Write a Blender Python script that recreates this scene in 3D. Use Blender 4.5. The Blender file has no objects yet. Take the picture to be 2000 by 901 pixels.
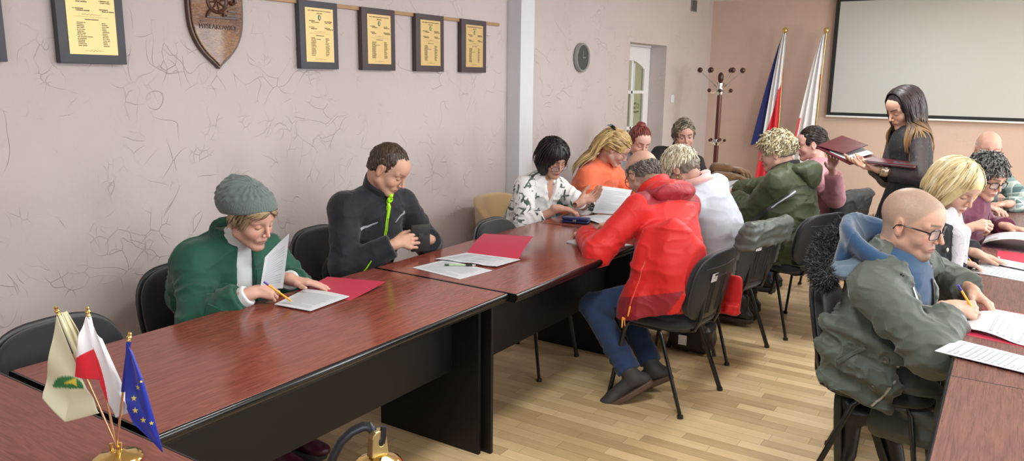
import bpy, bmesh, math, random
import numpy as np
from mathutils import Vector, Matrix, Euler
from mathutils.bvhtree import BVHTree

SC = bpy.context.scene
COL = SC.collection
PI = math.pi
random.seed(7)

# ------------------------------------------------------------------ camera
CAM_H = 1.62
F_PX = 1498.77
yaw, pitch, roll = -0.574869, -0.195799, 0.0130254
_f = Vector((math.sin(yaw)*math.cos(pitch), math.cos(yaw)*math.cos(pitch), math.sin(pitch)))
_r = Vector((math.cos(yaw), -math.sin(yaw), 0.0))
_u = _r.cross(_f)
_r2 = _r*math.cos(roll) + _u*math.sin(roll)
_u2 = -_r*math.sin(roll) + _u*math.cos(roll)
cam_d = bpy.data.cameras.new('camera')
cam_d.sensor_width = 36.0
cam_d.lens = F_PX/2000*36.0
cam_d.clip_start = 0.05
cam = bpy.data.objects.new('camera', cam_d)
m = Matrix((( _r2.x, _u2.x, -_f.x, 0), (_r2.y, _u2.y, -_f.y, 0), (_r2.z, _u2.z, -_f.z, CAM_H), (0, 0, 0, 1)))
cam.matrix_world = m
COL.objects.link(cam)
SC.camera = cam

# ------------------------------------------------------------------ world, daylight, exposure
SC.view_settings.view_transform = 'Standard'
SC.view_settings.look = 'None'
SC.view_settings.exposure = -0.16
SC.view_settings.gamma = 1.0
SC.view_settings.use_curve_mapping = False
SC.cycles.use_denoising = True
SC.cycles.max_bounces = 6
SC.cycles.diffuse_bounces = 4
SC.cycles.glossy_bounces = 3
SC.cycles.transparent_max_bounces = 6
SC.cycles.sample_clamp_indirect = 6.0
SC.cycles.caustics_reflective = False
SC.cycles.caustics_refractive = False
w = bpy.data.worlds.new('daylight'); SC.world = w
w.use_nodes = True
w.node_tree.nodes['Background'].inputs[0].default_value = (0.75, 0.86, 1.0, 1)
w.node_tree.nodes['Background'].inputs[1].default_value = 1.0

WALL_L, WALL_R, WALL_F, WALL_B, CEIL = -3.25, 3.3, 9.46, -2.2, 2.57

def area(name, loc, rot, sx, sy, power, color=(1, 1, 1)):
    l = bpy.data.lights.new(name, 'AREA'); l.shape = 'RECTANGLE'; l.size = sx; l.size_y = sy
    l.energy = power; l.color = color
    o = bpy.data.objects.new(name, l); o.location = loc; o.rotation_euler = rot
    COL.objects.link(o); return o
# daylight through the three windows of the right-hand wall and the one behind the camera
WIN_Y = [0.6, 3.4, 6.4]
WIN_P = [38, 100, 170]
for k in range(3):
    area('window_daylight', (WALL_R+0.06, WIN_Y[k], 1.62), (0, math.radians(90), 0), 1.45, 1.9, WIN_P[k], (0.90, 0.96, 1.0))
area('window_daylight', (0.3, WALL_B-0.06, 1.62), (math.radians(90), 0, 0), 2.4, 1.45, 40, (0.93, 0.97, 1.0))
# the room's fluorescent ceiling lamps, lit
LAMPS = [(-0.9, 1.9), (-0.9, 5.0), (1.5, 1.9), (1.5, 5.0), (-0.9, 7.9), (1.5, 7.9)]
LAMP_P = [42, 42, 42, 42, 22, 26]

# ------------------------------------------------------------------ materials
_M = {}
def nodes(name):
    mt = bpy.data.materials.new(name); mt.use_nodes = True
    nt = mt.node_tree; b = nt.nodes['Principled BSDF']
    return mt, nt, b
def N(nt, typ, **kw):
    n = nt.nodes.new(typ)
    for k, v in kw.items():
        if k.startswith('i_'):
            key = k[2:]
            key = int(key) if key.isdigit() else key.replace('_', ' ')
            n.inputs[key].default_value = v
        else: setattr(n, k, v)
    return n
def lk(nt, a, ao, b, bi): nt.links.new(a.outputs[ao], b.inputs[bi])
def mathn(nt, op, a, b=None, c=None, clamp=False):
    n = nt.nodes.new('ShaderNodeMath'); n.operation = op; n.use_clamp = clamp
    for i, v in enumerate((a, b, c)):
        if v is None: continue
        if isinstance(v, (int, float)): n.inputs[i].default_value = v
        else: nt.links.new(v, n.inputs[i])
    return n.outputs[0]
def ramp(nt, fac, stops):
    r = nt.nodes.new('ShaderNodeValToRGB'); e = r.color_ramp.elements
    while len(e) < len(stops): e.new(0.5)
    for k, (p, c) in enumerate(stops):
        e[k].position = p; e[k].color = (*c, 1) if len(c) == 3 else c
    nt.links.new(fac, r.inputs[0]); return r.outputs[0]

def mat(name, color=(0.5, 0.5, 0.5), rough=0.6, metal=0.0, bump=None, var=0.0, attr=False, spec=None, sheen=0.0,
        trans=0.0, alpha=1.0, coat=0.0, crease=0.0, stretch=(1, 1, 1), sss=0.0, ior=None):
    """plain procedural material: noise-varied base colour (or the mesh's own Col attribute) and noise bump"""
    if name in _M: return _M[name]
    mt, nt, b = nodes(name)
    b.inputs['Roughness'].default_value = rough
    b.inputs['Metallic'].default_value = metal
    if spec is not None: b.inputs['Specular IOR Level'].default_value = spec
    if sheen: b.inputs['Sheen Weight'].default_value = sheen
    if trans: b.inputs['Transmission Weight'].default_value = trans
    if alpha < 1: b.inputs['Alpha'].default_value = alpha
    if coat: b.inputs['Coat Weight'].default_value = coat; b.inputs['Coat Roughness'].default_value = 0.08
    if sss:
        b.inputs['Subsurface Weight'].default_value = sss
        b.inputs['Subsurface Radius'].default_value = (0.012, 0.005, 0.003)
        b.inputs['Subsurface Scale'].default_value = 1.0
    if ior: b.inputs['IOR'].default_value = ior
    tc = N(nt, 'ShaderNodeTexCoord'); mp = N(nt, 'ShaderNodeMapping'); mp.inputs['Scale'].default_value = stretch
    lk(nt, tc, 'Object', mp, 0)
    if attr:
        a = N(nt, 'ShaderNodeAttribute', attribute_name='Col'); src = a.outputs['Color']
    else:
        c = N(nt, 'ShaderNodeRGB'); c.outputs[0].default_value = (*color, 1); src = c.outputs[0]
    if var:
        n = N(nt, 'ShaderNodeTexNoise', i_Scale=9.0, i_Detail=5.0); lk(nt, mp, 0, n, 'Vector')
        mr = N(nt, 'ShaderNodeMapRange', i_3=1-var, i_4=1+var); lk(nt, n, 0, mr, 0)
        mx = N(nt, 'ShaderNodeMix', data_type='RGBA', blend_type='MULTIPLY'); mx.inputs[0].default_value = 1
        nt.links.new(src, mx.inputs[6]); nt.links.new(mr.outputs[0], mx.inputs[7]); src = mx.outputs[2]
    nt.links.new(src, b.inputs['Base Color'])
    if bump:
        sc, st = bump[0], bump[1]
        n = N(nt, 'ShaderNodeTexNoise', i_Scale=sc, i_Detail=4.0); lk(nt, mp, 0, n, 'Vector')
        bp = N(nt, 'ShaderNodeBump', i_Strength=st, i_Distance=bump[2] if len(bump) > 2 else 0.002)
        lk(nt, n, 0, bp, 'Height'); lk(nt, bp, 0, b, 'Normal')
        if crease:
            # cloth creases: thin irregular ridges at two sizes
            hsum = None
            for sc2, am in ((2.6, 1.0), (6.0, 0.5)):
                w_ = N(nt, 'ShaderNodeTexNoise', i_Scale=sc2, i_Detail=2.0, i_Distortion=1.0, i_Roughness=0.35); lk(nt, mp, 0, w_, 'Vector')
                r_ = mathn(nt, 'SUBTRACT', 1.0, mathn(nt, 'MULTIPLY', mathn(nt, 'ABSOLUTE', mathn(nt, 'SUBTRACT', w_.outputs[0], 0.5)), 7.0), clamp=True)
                r_ = mathn(nt, 'MULTIPLY', mathn(nt, 'POWER', r_, 2.0), am); hsum = r_ if hsum is None else mathn(nt, 'ADD', hsum, r_)
            k_ = N(nt, 'ShaderNodeTexNoise', i_Scale=3.5, i_Detail=1.0); lk(nt, tc, 'Object', k_, 'Vector'); km = N(nt, 'ShaderNodeMapRange', i_1=0.42, i_2=0.62); lk(nt, k_, 0, km, 0); hsum = mathn(nt, 'MULTIPLY', hsum, km.outputs[0])
            b2 = N(nt, 'ShaderNodeBump', i_Strength=0.6, i_Distance=crease); nt.links.new(hsum, b2.inputs['Height']); lk(nt, b2, 0, bp, 'Normal')
    _M[name] = mt; return mt

def plaster(name, color, color2, rough=0.78, strength=1.0):
    """trowelled plaster: broad soft swirls with sparse raised trowel edges"""
    mt, nt, b = nodes(name)
    b.inputs['Roughness'].default_value = rough; b.inputs['Specular IOR Level'].default_value = 0.35
    g = N(nt, 'ShaderNodeNewGeometry'); P = g.outputs['Position']
    hs = []
    for k, (sc, wsc, wd, thr, lo, hi, amp) in enumerate([(2.6, 2.2, 1.3, 0.0045, 0.57, 0.66, 1.0), (5.5, 2.0, 1.1, 0.005, 0.57, 0.66, 0.8), (4.0, 1.1, 2.2, 0.0045, 0.56, 0.66, 0.9), (11.0, 4.0, 0.5, 0.008, 0.55, 0.66, 0.7)]):
        mp = N(nt, 'ShaderNodeMapping'); mp.inputs['Location'].default_value = (k*3.7, k*5.1, k*1.3)
        nt.links.new(P, mp.inputs[0])
        wn = N(nt, 'ShaderNodeTexNoise', i_Scale=wsc, i_Detail=2.0); lk(nt, mp, 0, wn, 'Vector')
        sub = N(nt, 'ShaderNodeVectorMath', operation='SUBTRACT'); lk(nt, wn, 'Color', sub, 0); sub.inputs[1].default_value = (0.5, 0.5, 0.5)
        scl = N(nt, 'ShaderNodeVectorMath', operation='SCALE'); lk(nt, sub, 0, scl, 0); scl.inputs['Scale'].default_value = wd
        add = N(nt, 'ShaderNodeVectorMath', operation='ADD'); lk(nt, mp, 0, add, 0); lk(nt, scl, 0, add, 1)
        vo = N(nt, 'ShaderNodeTexVoronoi', feature='DISTANCE_TO_EDGE', i_Scale=sc, i_Randomness=1.0); lk(nt, add, 0, vo, 'Vector')
        ridge = mathn(nt, 'SUBTRACT', 1.0, mathn(nt, 'DIVIDE', vo.outputs[0], thr*sc*0.5, clamp=True), clamp=True)
        ridge = mathn(nt, 'POWER', ridge, 1.5)
        mn = N(nt, 'ShaderNodeTexNoise', i_Scale=2.6+k, i_Detail=3.0); lk(nt, mp, 0, mn, 'Vector')
        mk = N(nt, 'ShaderNodeMapRange', i_1=lo, i_2=hi); lk(nt, mn, 0, mk, 0)
        hs.append(mathn(nt, 'MULTIPLY', mathn(nt, 'MULTIPLY', ridge, mk.outputs[0]), amp))
    h = mathn(nt, 'ADD', mathn(nt, 'ADD', hs[0], hs[1]), mathn(nt, 'ADD', hs[2], hs[3]))
    big = N(nt, 'ShaderNodeTexNoise', i_Scale=5.0, i_Detail=6.0, i_Roughness=0.6, i_Distortion=0.8); nt.links.new(P, big.inputs['Vector'])
    gr = N(nt, 'ShaderNodeTexNoise', i_Scale=160.0, i_Detail=3.0); nt.links.new(P, gr.inputs['Vector'])
    hh = mathn(nt, 'ADD', mathn(nt, 'MULTIPLY', h, 0.55), mathn(nt, 'ADD', mathn(nt, 'MULTIPLY', big.outputs[0], 0.8), mathn(nt, 'MULTIPLY', gr.outputs[0], 0.03)))
    bp = N(nt, 'ShaderNodeBump', i_Strength=strength, i_Distance=0.006); nt.links.new(hh, bp.inputs['Height'])
    lk(nt, bp, 0, b, 'Normal')
    n2 = N(nt, 'ShaderNodeTexNoise', i_Scale=1.3, i_Detail=4.0); nt.links.new(P, n2.inputs['Vector'])
    c = ramp(nt, n2.outputs[0], [(0.35, color), (0.65, color2)])
    nt.links.new(c, b.inputs['Base Color'])
    return mt

def mat_wood_laminate(name, dark, light, rough=0.28, axis='Y', scale=1.0):
    """mahogany laminate with long printed grain along one axis"""
    mt, nt, b = nodes(name)
    tc = N(nt, 'ShaderNodeTexCoord'); mp = N(nt, 'ShaderNodeMapping')
    mp.inputs['Scale'].default_value = (14*scale, 1.0*scale, 14*scale) if axis == 'Y' else (1.0*scale, 14*scale, 14*scale)
    lk(nt, tc, 'Object', mp, 0)
    n = N(nt, 'ShaderNodeTexNoise', i_Scale=2.2, i_Detail=4.0, i_Distortion=1.3); lk(nt, mp, 0, n, 'Vector')
    wv = mathn(nt, 'SINE', mathn(nt, 'MULTIPLY', n.outputs[0], 42.0))
    fine = N(nt, 'ShaderNodeMapping'); fine.inputs['Scale'].default_value = (260, 6, 260) if axis == 'Y' else (6, 260, 260)
    lk(nt, tc, 'Object', fine, 0)
    n2 = N(nt, 'ShaderNodeTexNoise', i_Scale=1.0, i_Detail=3.0); lk(nt, fine, 0, n2, 'Vector')
    f = mathn(nt, 'ADD', mathn(nt, 'MULTIPLY', wv, 0.13), mathn(nt, 'ADD', mathn(nt, 'MULTIPLY', n2.outputs[0], 0.75), 0.12))
    c = ramp(nt, f, [(0.2, dark), (0.75, light)])
    nt.links.new(c, b.inputs['Base Color'])
    b.inputs['Roughness'].default_value = rough
    b.inputs['Specular IOR Level'].default_value = 0.45
    rr = N(nt, 'ShaderNodeMapRange', i_3=rough-0.05, i_4=rough+0.09); nt.links.new(n2.outputs[0], rr.inputs[0]); lk(nt, rr, 0, b, 'Roughness')
    bp = N(nt, 'ShaderNodeBump', i_Strength=0.12, i_Distance=0.0006); nt.links.new(f, bp.inputs['Height']); lk(nt, bp, 0, b, 'Normal')
    return mt

def mat_parquet(name):
    """oak strip parquet: rows 6.6 cm wide running along X, strips about 45 cm long"""
    mt, nt, b = nodes(name)
    g = N(nt, 'ShaderNodeNewGeometry'); sp = N(nt, 'ShaderNodeSeparateXYZ'); lk(nt, g, 'Position', sp, 0)
    X, Y = sp.outputs[0], sp.outputs[1]
    Wd, Ln = 0.068, 0.46
    ry = mathn(nt, 'DIVIDE', Y, Wd); row = mathn(nt, 'FLOOR', ry)
    wn = N(nt, 'ShaderNodeTexWhiteNoise', noise_dimensions='1D'); nt.links.new(row, wn.inputs['W'])
    rx = mathn(nt, 'ADD', mathn(nt, 'DIVIDE', X, Ln), mathn(nt, 'MULTIPLY', wn.outputs[0], 7.0)); colm = mathn(nt, 'FLOOR', rx)
    cb = N(nt, 'ShaderNodeCombineXYZ'); nt.links.new(row, cb.inputs[0]); nt.links.new(colm, cb.inputs[1])
    wn2 = N(nt, 'ShaderNodeTexWhiteNoise', noise_dimensions='2D'); lk(nt, cb, 0, wn2, 'Vector')
    # grain
    cb2 = N(nt, 'ShaderNodeCombineXYZ')
    nt.links.new(mathn(nt, 'MULTIPLY', X, 3.0), cb2.inputs[0]); nt.links.new(mathn(nt, 'MULTIPLY', Y, 70.0), cb2.inputs[1]); nt.links.new(mathn(nt, 'MULTIPLY', wn2.outputs[0], 50.0), cb2.inputs[2])
    gn = N(nt, 'ShaderNodeTexNoise', i_Scale=1.0, i_Detail=4.0, i_Distortion=0.6); lk(nt, cb2, 0, gn, 'Vector')
    f = mathn(nt, 'ADD', mathn(nt, 'MULTIPLY', wn2.outputs[0], 0.62), mathn(nt, 'MULTIPLY', gn.outputs[0], 0.42))
    c = ramp(nt, f, [(0.10, (0.42, 0.28, 0.14)), (0.45, (0.60, 0.425, 0.225)), (0.9, (0.76, 0.565, 0.325))])
    # seams
    fy = mathn(nt, 'FRACT', ry); fx = mathn(nt, 'FRACT', rx)
    ey = mathn(nt, 'MINIMUM', fy, mathn(nt, 'SUBTRACT', 1.0, fy)); ex = mathn(nt, 'MINIMUM', fx, mathn(nt, 'SUBTRACT', 1.0, fx))
    sy = mathn(nt, 'LESS_THAN', ey, 0.014); sx = mathn(nt, 'LESS_THAN', ex, 0.0022)
    s = mathn(nt, 'MAXIMUM', sy, sx)
    # scuffs and stains
    st = N(nt, 'ShaderNodeTexNoise', i_Scale=1.7, i_Detail=5.0, i_Roughness=0.65); lk(nt, g, 'Position', st, 'Vector')
    stm = N(nt, 'ShaderNodeMapRange', i_1=0.35, i_2=0.75, i_3=1.08, i_4=0.86); lk(nt, st, 0, stm, 0)
    mx = N(nt, 'ShaderNodeMix', data_type='RGBA', blend_type='MULTIPLY'); mx.inputs[0].default_value = 1
    nt.links.new(c, mx.inputs[6]); nt.links.new(stm.outputs[0], mx.inputs[7])
    mx2 = N(nt, 'ShaderNodeMix', data_type='RGBA'); nt.links.new(mathn(nt, 'MULTIPLY', s, 0.6), mx2.inputs[0]); nt.links.new(mx.outputs[2], mx2.inputs[6]); mx2.inputs[7].default_value = (0.13, 0.07, 0.03, 1)
    nt.links.new(mx2.outputs[2], b.inputs['Base Color'])
    rr = N(nt, 'ShaderNodeMapRange', i_3=0.28, i_4=0.5); lk(nt, st, 0, rr, 0); lk(nt, rr, 0, b, 'Roughness')
    bp = N(nt, 'ShaderNodeBump', i_Strength=0.25, i_Distance=0.0008); nt.links.new(mathn(nt, 'SUBTRACT', gn.outputs[0], mathn(nt, 'MULTIPLY', s, 2.0)), bp.inputs['Height']); lk(nt, bp, 0, b, 'Normal')
    return mt

# ------------------------------------------------------------------ object helpers
def tag(o, label=None, cat=None, group=None, kind=None):
    if label: o['label'] = label
    if cat: o['category'] = cat
    if group: o['group'] = group
    if kind: o['kind'] = kind
    return o
def thing(name, label, cat, loc=(0, 0, 0), rz=0.0, group=None, kind=None):
    o = bpy.data.objects.new(name, None); COL.objects.link(o)
    o.location = loc; o.rotation_euler = (0, 0, rz); o.empty_display_size = 0.05
    return tag(o, label, cat, group, kind)
def link(name, me, mt, parent=None):
    o = bpy.data.objects.new(name, me)
    if mt is not None: me.materials.append(mt)
    COL.objects.link(o)
    if parent is not None: o.parent = parent
    return o
class MB:
    """collects shapes into one bmesh, then links them as ONE mesh object"""
    def __init__(self): self.bm = bmesh.new()
    def box(self, x0, x1, y0, y1, z0, z1, M=None, bev=0.0, seg=2):
        vs = [self.bm.verts.new((x, y, z)) for x in (x0, x1) for y in (y0, y1) for z in (z0, z1)]
        fs = [self.bm.faces.new([vs[i] for i in q]) for q in ((0, 1, 3, 2), (4, 6, 7, 5), (0, 4, 5, 1), (2, 3, 7, 6), (0, 2, 6, 4), (1, 5, 7, 3))]
        if bev:
            es = list({e for f in fs for e in f.edges})
            r = bmesh.ops.bevel(self.bm, geom=es, offset=bev, segments=seg, profile=0.6, affect='EDGES')
            vs = list({v for f in r['faces'] for v in f.verts} | {v for v in vs if v.is_valid})
        if M is not None:
            for v in vs:
                if v.is_valid: v.co = M @ v.co
        return self
    def tube(self, pts, r, n=10, cap=True, sx=1.0):
        """round tube along pts; r a number or a list"""
        pts = [Vector(p) for p in pts]
        rs = r if isinstance(r, (list, tuple)) else [r]*len(pts)
        rings = []; up = None
        for i, p in enumerate(pts):
            d = (pts[min(i+1, len(pts)-1)] - pts[max(i-1, 0)]).normalized()
            if up is None:
                a = Vector((0, 0, 1)) if abs(d.z) < 0.9 else Vector((0, 1, 0))
                up = (a - d*a.dot(d)).normalized()
            else: up = (up - d*up.dot(d)).normalized()
            s = d.cross(up)
            rings.append([self.bm.verts.new(p + (up*math.cos(2*PI*k/n) + s*sx*math.sin(2*PI*k/n))*rs[i]) for k in range(n)])
        for a, b in zip(rings, rings[1:]):
            for k in range(n): self.bm.faces.new((a[k], a[(k+1) % n], b[(k+1) % n], b[k]))
        if cap:
            self.bm.faces.new(rings[0][::-1]); self.bm.faces.new(rings[-1])
        return self
    def lathe(self, prof, loc=(0, 0, 0), n=28, M=None):
        loc = Vector(loc); rings = []
        for r, z in prof:
            if r < 1e-6: rings.append([self.bm.verts.new((0, 0, z))])
            else: rings.append([self.bm.verts.new((r*math.cos(2*PI*k/n), r*math.sin(2*PI*k/n), z)) for k in range(n)])
        for a, b in zip(rings, rings[1:]):
            for k in range(n):
                q = [a[k % len(a)], a[(k+1) % len(a)], b[(k+1) % len(b)], b[k % len(b)]]
                q = [v for i, v in enumerate(q) if v not in q[:i]]
                if len(q) > 2: self.bm.faces.new(q)
        for rg in rings:
            for v in rg:
                v.co = (M @ v.co if M is not None else v.co) + loc
        return self
    def ball(self, c, r, n=12, sc=(1, 1, 1)):
        M = Matrix.Translation(Vector(c)) @ Matrix.Diagonal((r*sc[0], r*sc[1], r*sc[2], 1))
        bmesh.ops.create_uvsphere(self.bm, u_segments=n, v_segments=max(6, n*2//3), radius=1, matrix=M)
        return self
    def prism(self, outline, z0, z1, M=None):
        a = [self.bm.verts.new((x, y, z0)) for x, y in outline]; b = [self.bm.verts.new((x, y, z1)) for x, y in outline]
        n = len(outline)
        self.bm.faces.new(a[::-1]); self.bm.faces.new(b)
        for k in range(n): self.bm.faces.new((a[k], a[(k+1) % n], b[(k+1) % n], b[k]))
        if M is not None:
            for v in a+b: v.co = M @ v.co
        return self
    def grid(self, fn, nu, nv, thick=0.0, closed=False):
        """surface fn(u,v)->Vector on [0,1]^2, given a thickness along its normal"""
        P = [[Vector(fn(i/nu, j/nv)) for j in range(nv+1)] for i in range(nu+1)]
        def nrm(i, j):
            a = P[min(i+1, nu)][j]-P[max(i-1, 0)][j]; b = P[i][min(j+1, nv)]-P[i][max(j-1, 0)]
            c = a.cross(b); return c.normalized() if c.length > 1e-12 else Vector((0, 0, 1))
        A = [[self.bm.verts.new(P[i][j]) for j in range(nv+1)] for i in range(nu+1)]
        for i in range(nu):
            for j in range(nv): self.bm.faces.new((A[i][j], A[i+1][j], A[i+1][j+1], A[i][j+1]))
        if thick:
            B = [[self.bm.verts.new(P[i][j]-nrm(i, j)*thick) for j in range(nv+1)] for i in range(nu+1)]
            for i in range(nu):
                for j in range(nv): self.bm.faces.new((B[i][j], B[i][j+1], B[i+1][j+1], B[i+1][j]))
            rim = [(i, 0) for i in range(nu)] + [(nu, j) for j in range(nv)] + [(i, nv) for i in range(nu, 0, -1)] + [(0, j) for j in range(nv, 0, -1)]
            for k in range(len(rim)):
                a, b = rim[k], rim[(k+1) % len(rim)]
                self.bm.faces.new((A[b[0]][b[1]], A[a[0]][a[1]], B[a[0]][a[1]], B[b[0]][b[1]]))
        return self
    def pad(self, w, h, t, ex=4.0, rings=7, n=44, fn=None, dome=0.0, edge=0.35):
        """cushion: superellipse outline w by h, thickness t, rounded rim; fn maps local (x,y,z) to the final point"""
        def out(a):
            c, s = math.cos(a), math.sin(a)
            return (abs(c)**(2/ex)*math.copysign(w/2, c), abs(s)**(2/ex)*math.copysign(h/2, s))
        prof = []
        for k in range(rings): prof.append((k/rings*(1-edge), t/2+dome*(1-(k/rings)**2)))
        for k in range(5):
            a = PI/2-k*PI/8; prof.append(((1-edge*0.25*1)+(edge*0.25)*math.cos(a)-0.0, t/2*math.sin(a)))
        back = [(r, -z if k >= rings else -t/2) for k, (r, z) in enumerate(prof)][::-1]
        prof = prof + back[1:]
        ringsv = []
        for r, z in prof:
            if r < 1e-6: ringsv.append([self.bm.verts.new((0, 0, z))])
            else: ringsv.append([self.bm.verts.new((out(2*PI*k/n)[0]*r, out(2*PI*k/n)[1]*r, z)) for k in range(n)])
        for a, b in zip(ringsv, ringsv[1:]):
            for k in range(n):
                q = [a[k % len(a)], b[k % len(b)], b[(k+1) % len(b)], a[(k+1) % len(a)]]
                q = [v for i, v in enumerate(q) if v not in q[:i]]
                if len(q) > 2: self.bm.faces.new(q)
        if fn:
            for rg in ringsv:
                for v in rg: v.co = Vector(fn(*v.co))
        return self
    def build(self, name, mt, parent=None, smooth=True, angle=40, bevel=0.0):
        bmesh.ops.recalc_face_normals(self.bm, faces=self.bm.faces)
        if smooth:
            lim = math.radians(angle)
            for f in self.bm.faces: f.smooth = True
            for e in self.bm.edges:
                if len(e.link_faces) == 2 and e.calc_face_angle(0) > lim: e.smooth = False
        me = bpy.data.meshes.new(name); self.bm.to_mesh(me); self.bm.free()
        o = link(name, me, mt, parent)
        if bevel:
            md = o.modifiers.new('soft_edges', 'BEVEL'); md.width = bevel; md.segments = 2; md.limit_method = 'ANGLE'; md.angle_limit = math.radians(50)
        return o
def TR(loc=(0, 0, 0), rx=0, ry=0, rz=0, s=(1, 1, 1)):
    return Matrix.Translation(Vector(loc)) @ Euler((rx, ry, rz)).to_matrix().to_4x4() @ Matrix.Diagonal((*s, 1))
def copy_tree(o, parent=None):
    c = o.copy(); COL.objects.link(c)
    if parent is not None: c.parent = parent
    for ch in o.children: copy_tree(ch, c)
    return c
def text_mesh(name, s, size, M, mt, parent, extrude=0.0004, align='CENTER', offset=0.0):
    cu = bpy.data.curves.new(name, 'FONT'); cu.body = s; cu.size = size; cu.align_x = align; cu.align_y = 'CENTER'; cu.extrude = extrude; cu.offset = offset
    tmp = bpy.data.objects.new(name, cu); COL.objects.link(tmp)
    dg = bpy.context.evaluated_depsgraph_get(); dg.update()
    me = bpy.data.meshes.new_from_object(tmp.evaluated_get(dg)); me.name = name
    bpy.data.objects.remove(tmp)
    me.transform(M); me.materials.clear()
    return link(name, me, mt, parent)
# ------------------------------------------------------------------ the room
M_wall = plaster('pink_trowelled_plaster', (0.550, 0.480, 0.468), (0.580, 0.508, 0.495))
M_wall_far = plaster('rose_plaster', (0.59, 0.435, 0.36), (0.62, 0.465, 0.385), strength=0.5)
M_pil = plaster('white_plaster', (0.66, 0.68, 0.71), (0.70, 0.72, 0.75), strength=0.5)
M_ceiling = mat('white_ceiling_paint', (0.86, 0.85, 0.83), 0.9, bump=(60, 0.1))
M_floor = mat_parquet('oak_strip_parquet')
M_white = mat('white_lacquer', (0.80, 0.80, 0.80), 0.35)
M_plwhite = mat('white_plastic', (0.78, 0.78, 0.80), 0.4)

def struct(o, label, cat):
    return tag(o, label, cat, kind='structure')
T = 0.12
struct(MB().box(WALL_L-0.6, WALL_R+T, WALL_B-T, WALL_F+T, -0.1, 0).build('floor', M_floor, smooth=False), 'light oak strip parquet floor with a satin finish', 'floor')
struct(MB().box(WALL_L-0.6, WALL_R+T, WALL_B-T, WALL_F+T, CEIL, CEIL+0.1).build('ceiling', M_ceiling, smooth=False), 'plain white ceiling above the room', 'ceiling')
# left wall: with the doorway hole y 7.10..8.04, z up to 1.985
DY0, DY1, DZ = 7.10, 8.045, 1.985
wl = MB()
wl.box(WALL_L-0.30, WALL_L, WALL_B-T, DY0, 0, CEIL); wl.box(WALL_L-0.30, WALL_L, DY1, WALL_F, 0, CEIL); wl.box(WALL_L-0.30, WALL_L, DY0, DY1, DZ, CEIL)
struct(wl.build('wall_left', M_wall, smooth=False), 'pale pink trowelled plaster wall behind the left row of tables', 'wall')
struct(MB().box(WALL_L-0.001, WALL_L+0.12, 4.92, 5.11, 0, CEIL, bev=0.006).build('pillar_left', M_pil, smooth=False), 'white plastered pilaster standing out of the pink wall beside the last plaque', 'pillar')
struct(MB().box(WALL_L-0.30, WALL_R+T, WALL_F, WALL_F+T, 0, CEIL).build('wall_far', M_wall_far, smooth=False), 'rose plaster end wall behind the flags and projection screen', 'wall')
# right wall with three window openings, back wall with one (both behind or beside the camera)
wr = MB(); ys = [WALL_B-T] + [v for y in WIN_Y for v in (y-0.95, y+0.95)] + [WALL_F]
for k in range(0, len(ys), 2): wr.box(WALL_R, WALL_R+T, ys[k], ys[k+1], 0, CEIL)
for y in WIN_Y:
    wr.box(WALL_R, WALL_R+T, y-0.95, y+0.95, 0, 0.9); wr.box(WALL_R, WALL_R+T, y-0.95, y+0.95, 2.35, CEIL)
struct(wr.build('wall_right', M_wall, smooth=False), 'pink plaster wall with the three tall windows', 'wall')
wb = MB(); wb.box(WALL_L-0.3, -0.9, WALL_B-T, WALL_B, 0, CEIL); wb.box(1.5, WALL_R, WALL_B-T, WALL_B, 0, CEIL); wb.box(-0.9, 1.5, WALL_B-T, WALL_B, 0, 0.9); wb.box(-0.9, 1.5, WALL_B-T, WALL_B, 2.35, CEIL)
struct(wb.build('wall_back', M_wall, smooth=False), 'pink plaster wall behind the head table', 'wall')
# window frames
def window_frame(n, axis, c, half, parent=None):
    b = MB(); fw = 0.06
    def bx(a0, a1, z0, z1):
        if axis == 'x': b.box(WALL_R-0.02, WALL_R+0.05, a0, a1, z0, z1)
        else: b.box(a0, a1, WALL_B-0.05, WALL_B+0.02, z0, z1)
    bx(c-half, c+half, 0.9, 0.9+fw); bx(c-half, c+half, 2.35-fw, 2.35); bx(c-half, c-half+fw, 0.9+fw, 2.35-fw); bx(c+half-fw, c+half, 0.9+fw, 2.35-fw); bx(c-0.03, c+0.03, 0.9+fw, 2.35-fw)
    struct(b.build('window_%d' % n, M_white, smooth=False), 'white framed double window letting in daylight, number %s from the camera' % ('one', 'two', 'three', 'four')[n-1], 'window')
for k, y in enumerate(WIN_Y): window_frame(k+1, 'x', y, 0.95)
window_frame(4, 'y', 0.3, 1.2)
# skirting
struct(MB().box(WALL_L, WALL_L+0.015, WALL_B, DY0, 0, 0.07).build('baseboard_left', mat('oak_skirting', (0.42, 0.27, 0.13), 0.4, var=0.15), smooth=False), 'narrow oak skirting along the pink wall', 'skirting')
struct(MB().box(WALL_L, WALL_R, WALL_F-0.015, WALL_F, 0, 0.07).build('baseboard_far', _M['oak_skirting'], smooth=False), 'narrow oak skirting along the end wall', 'skirting')

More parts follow.
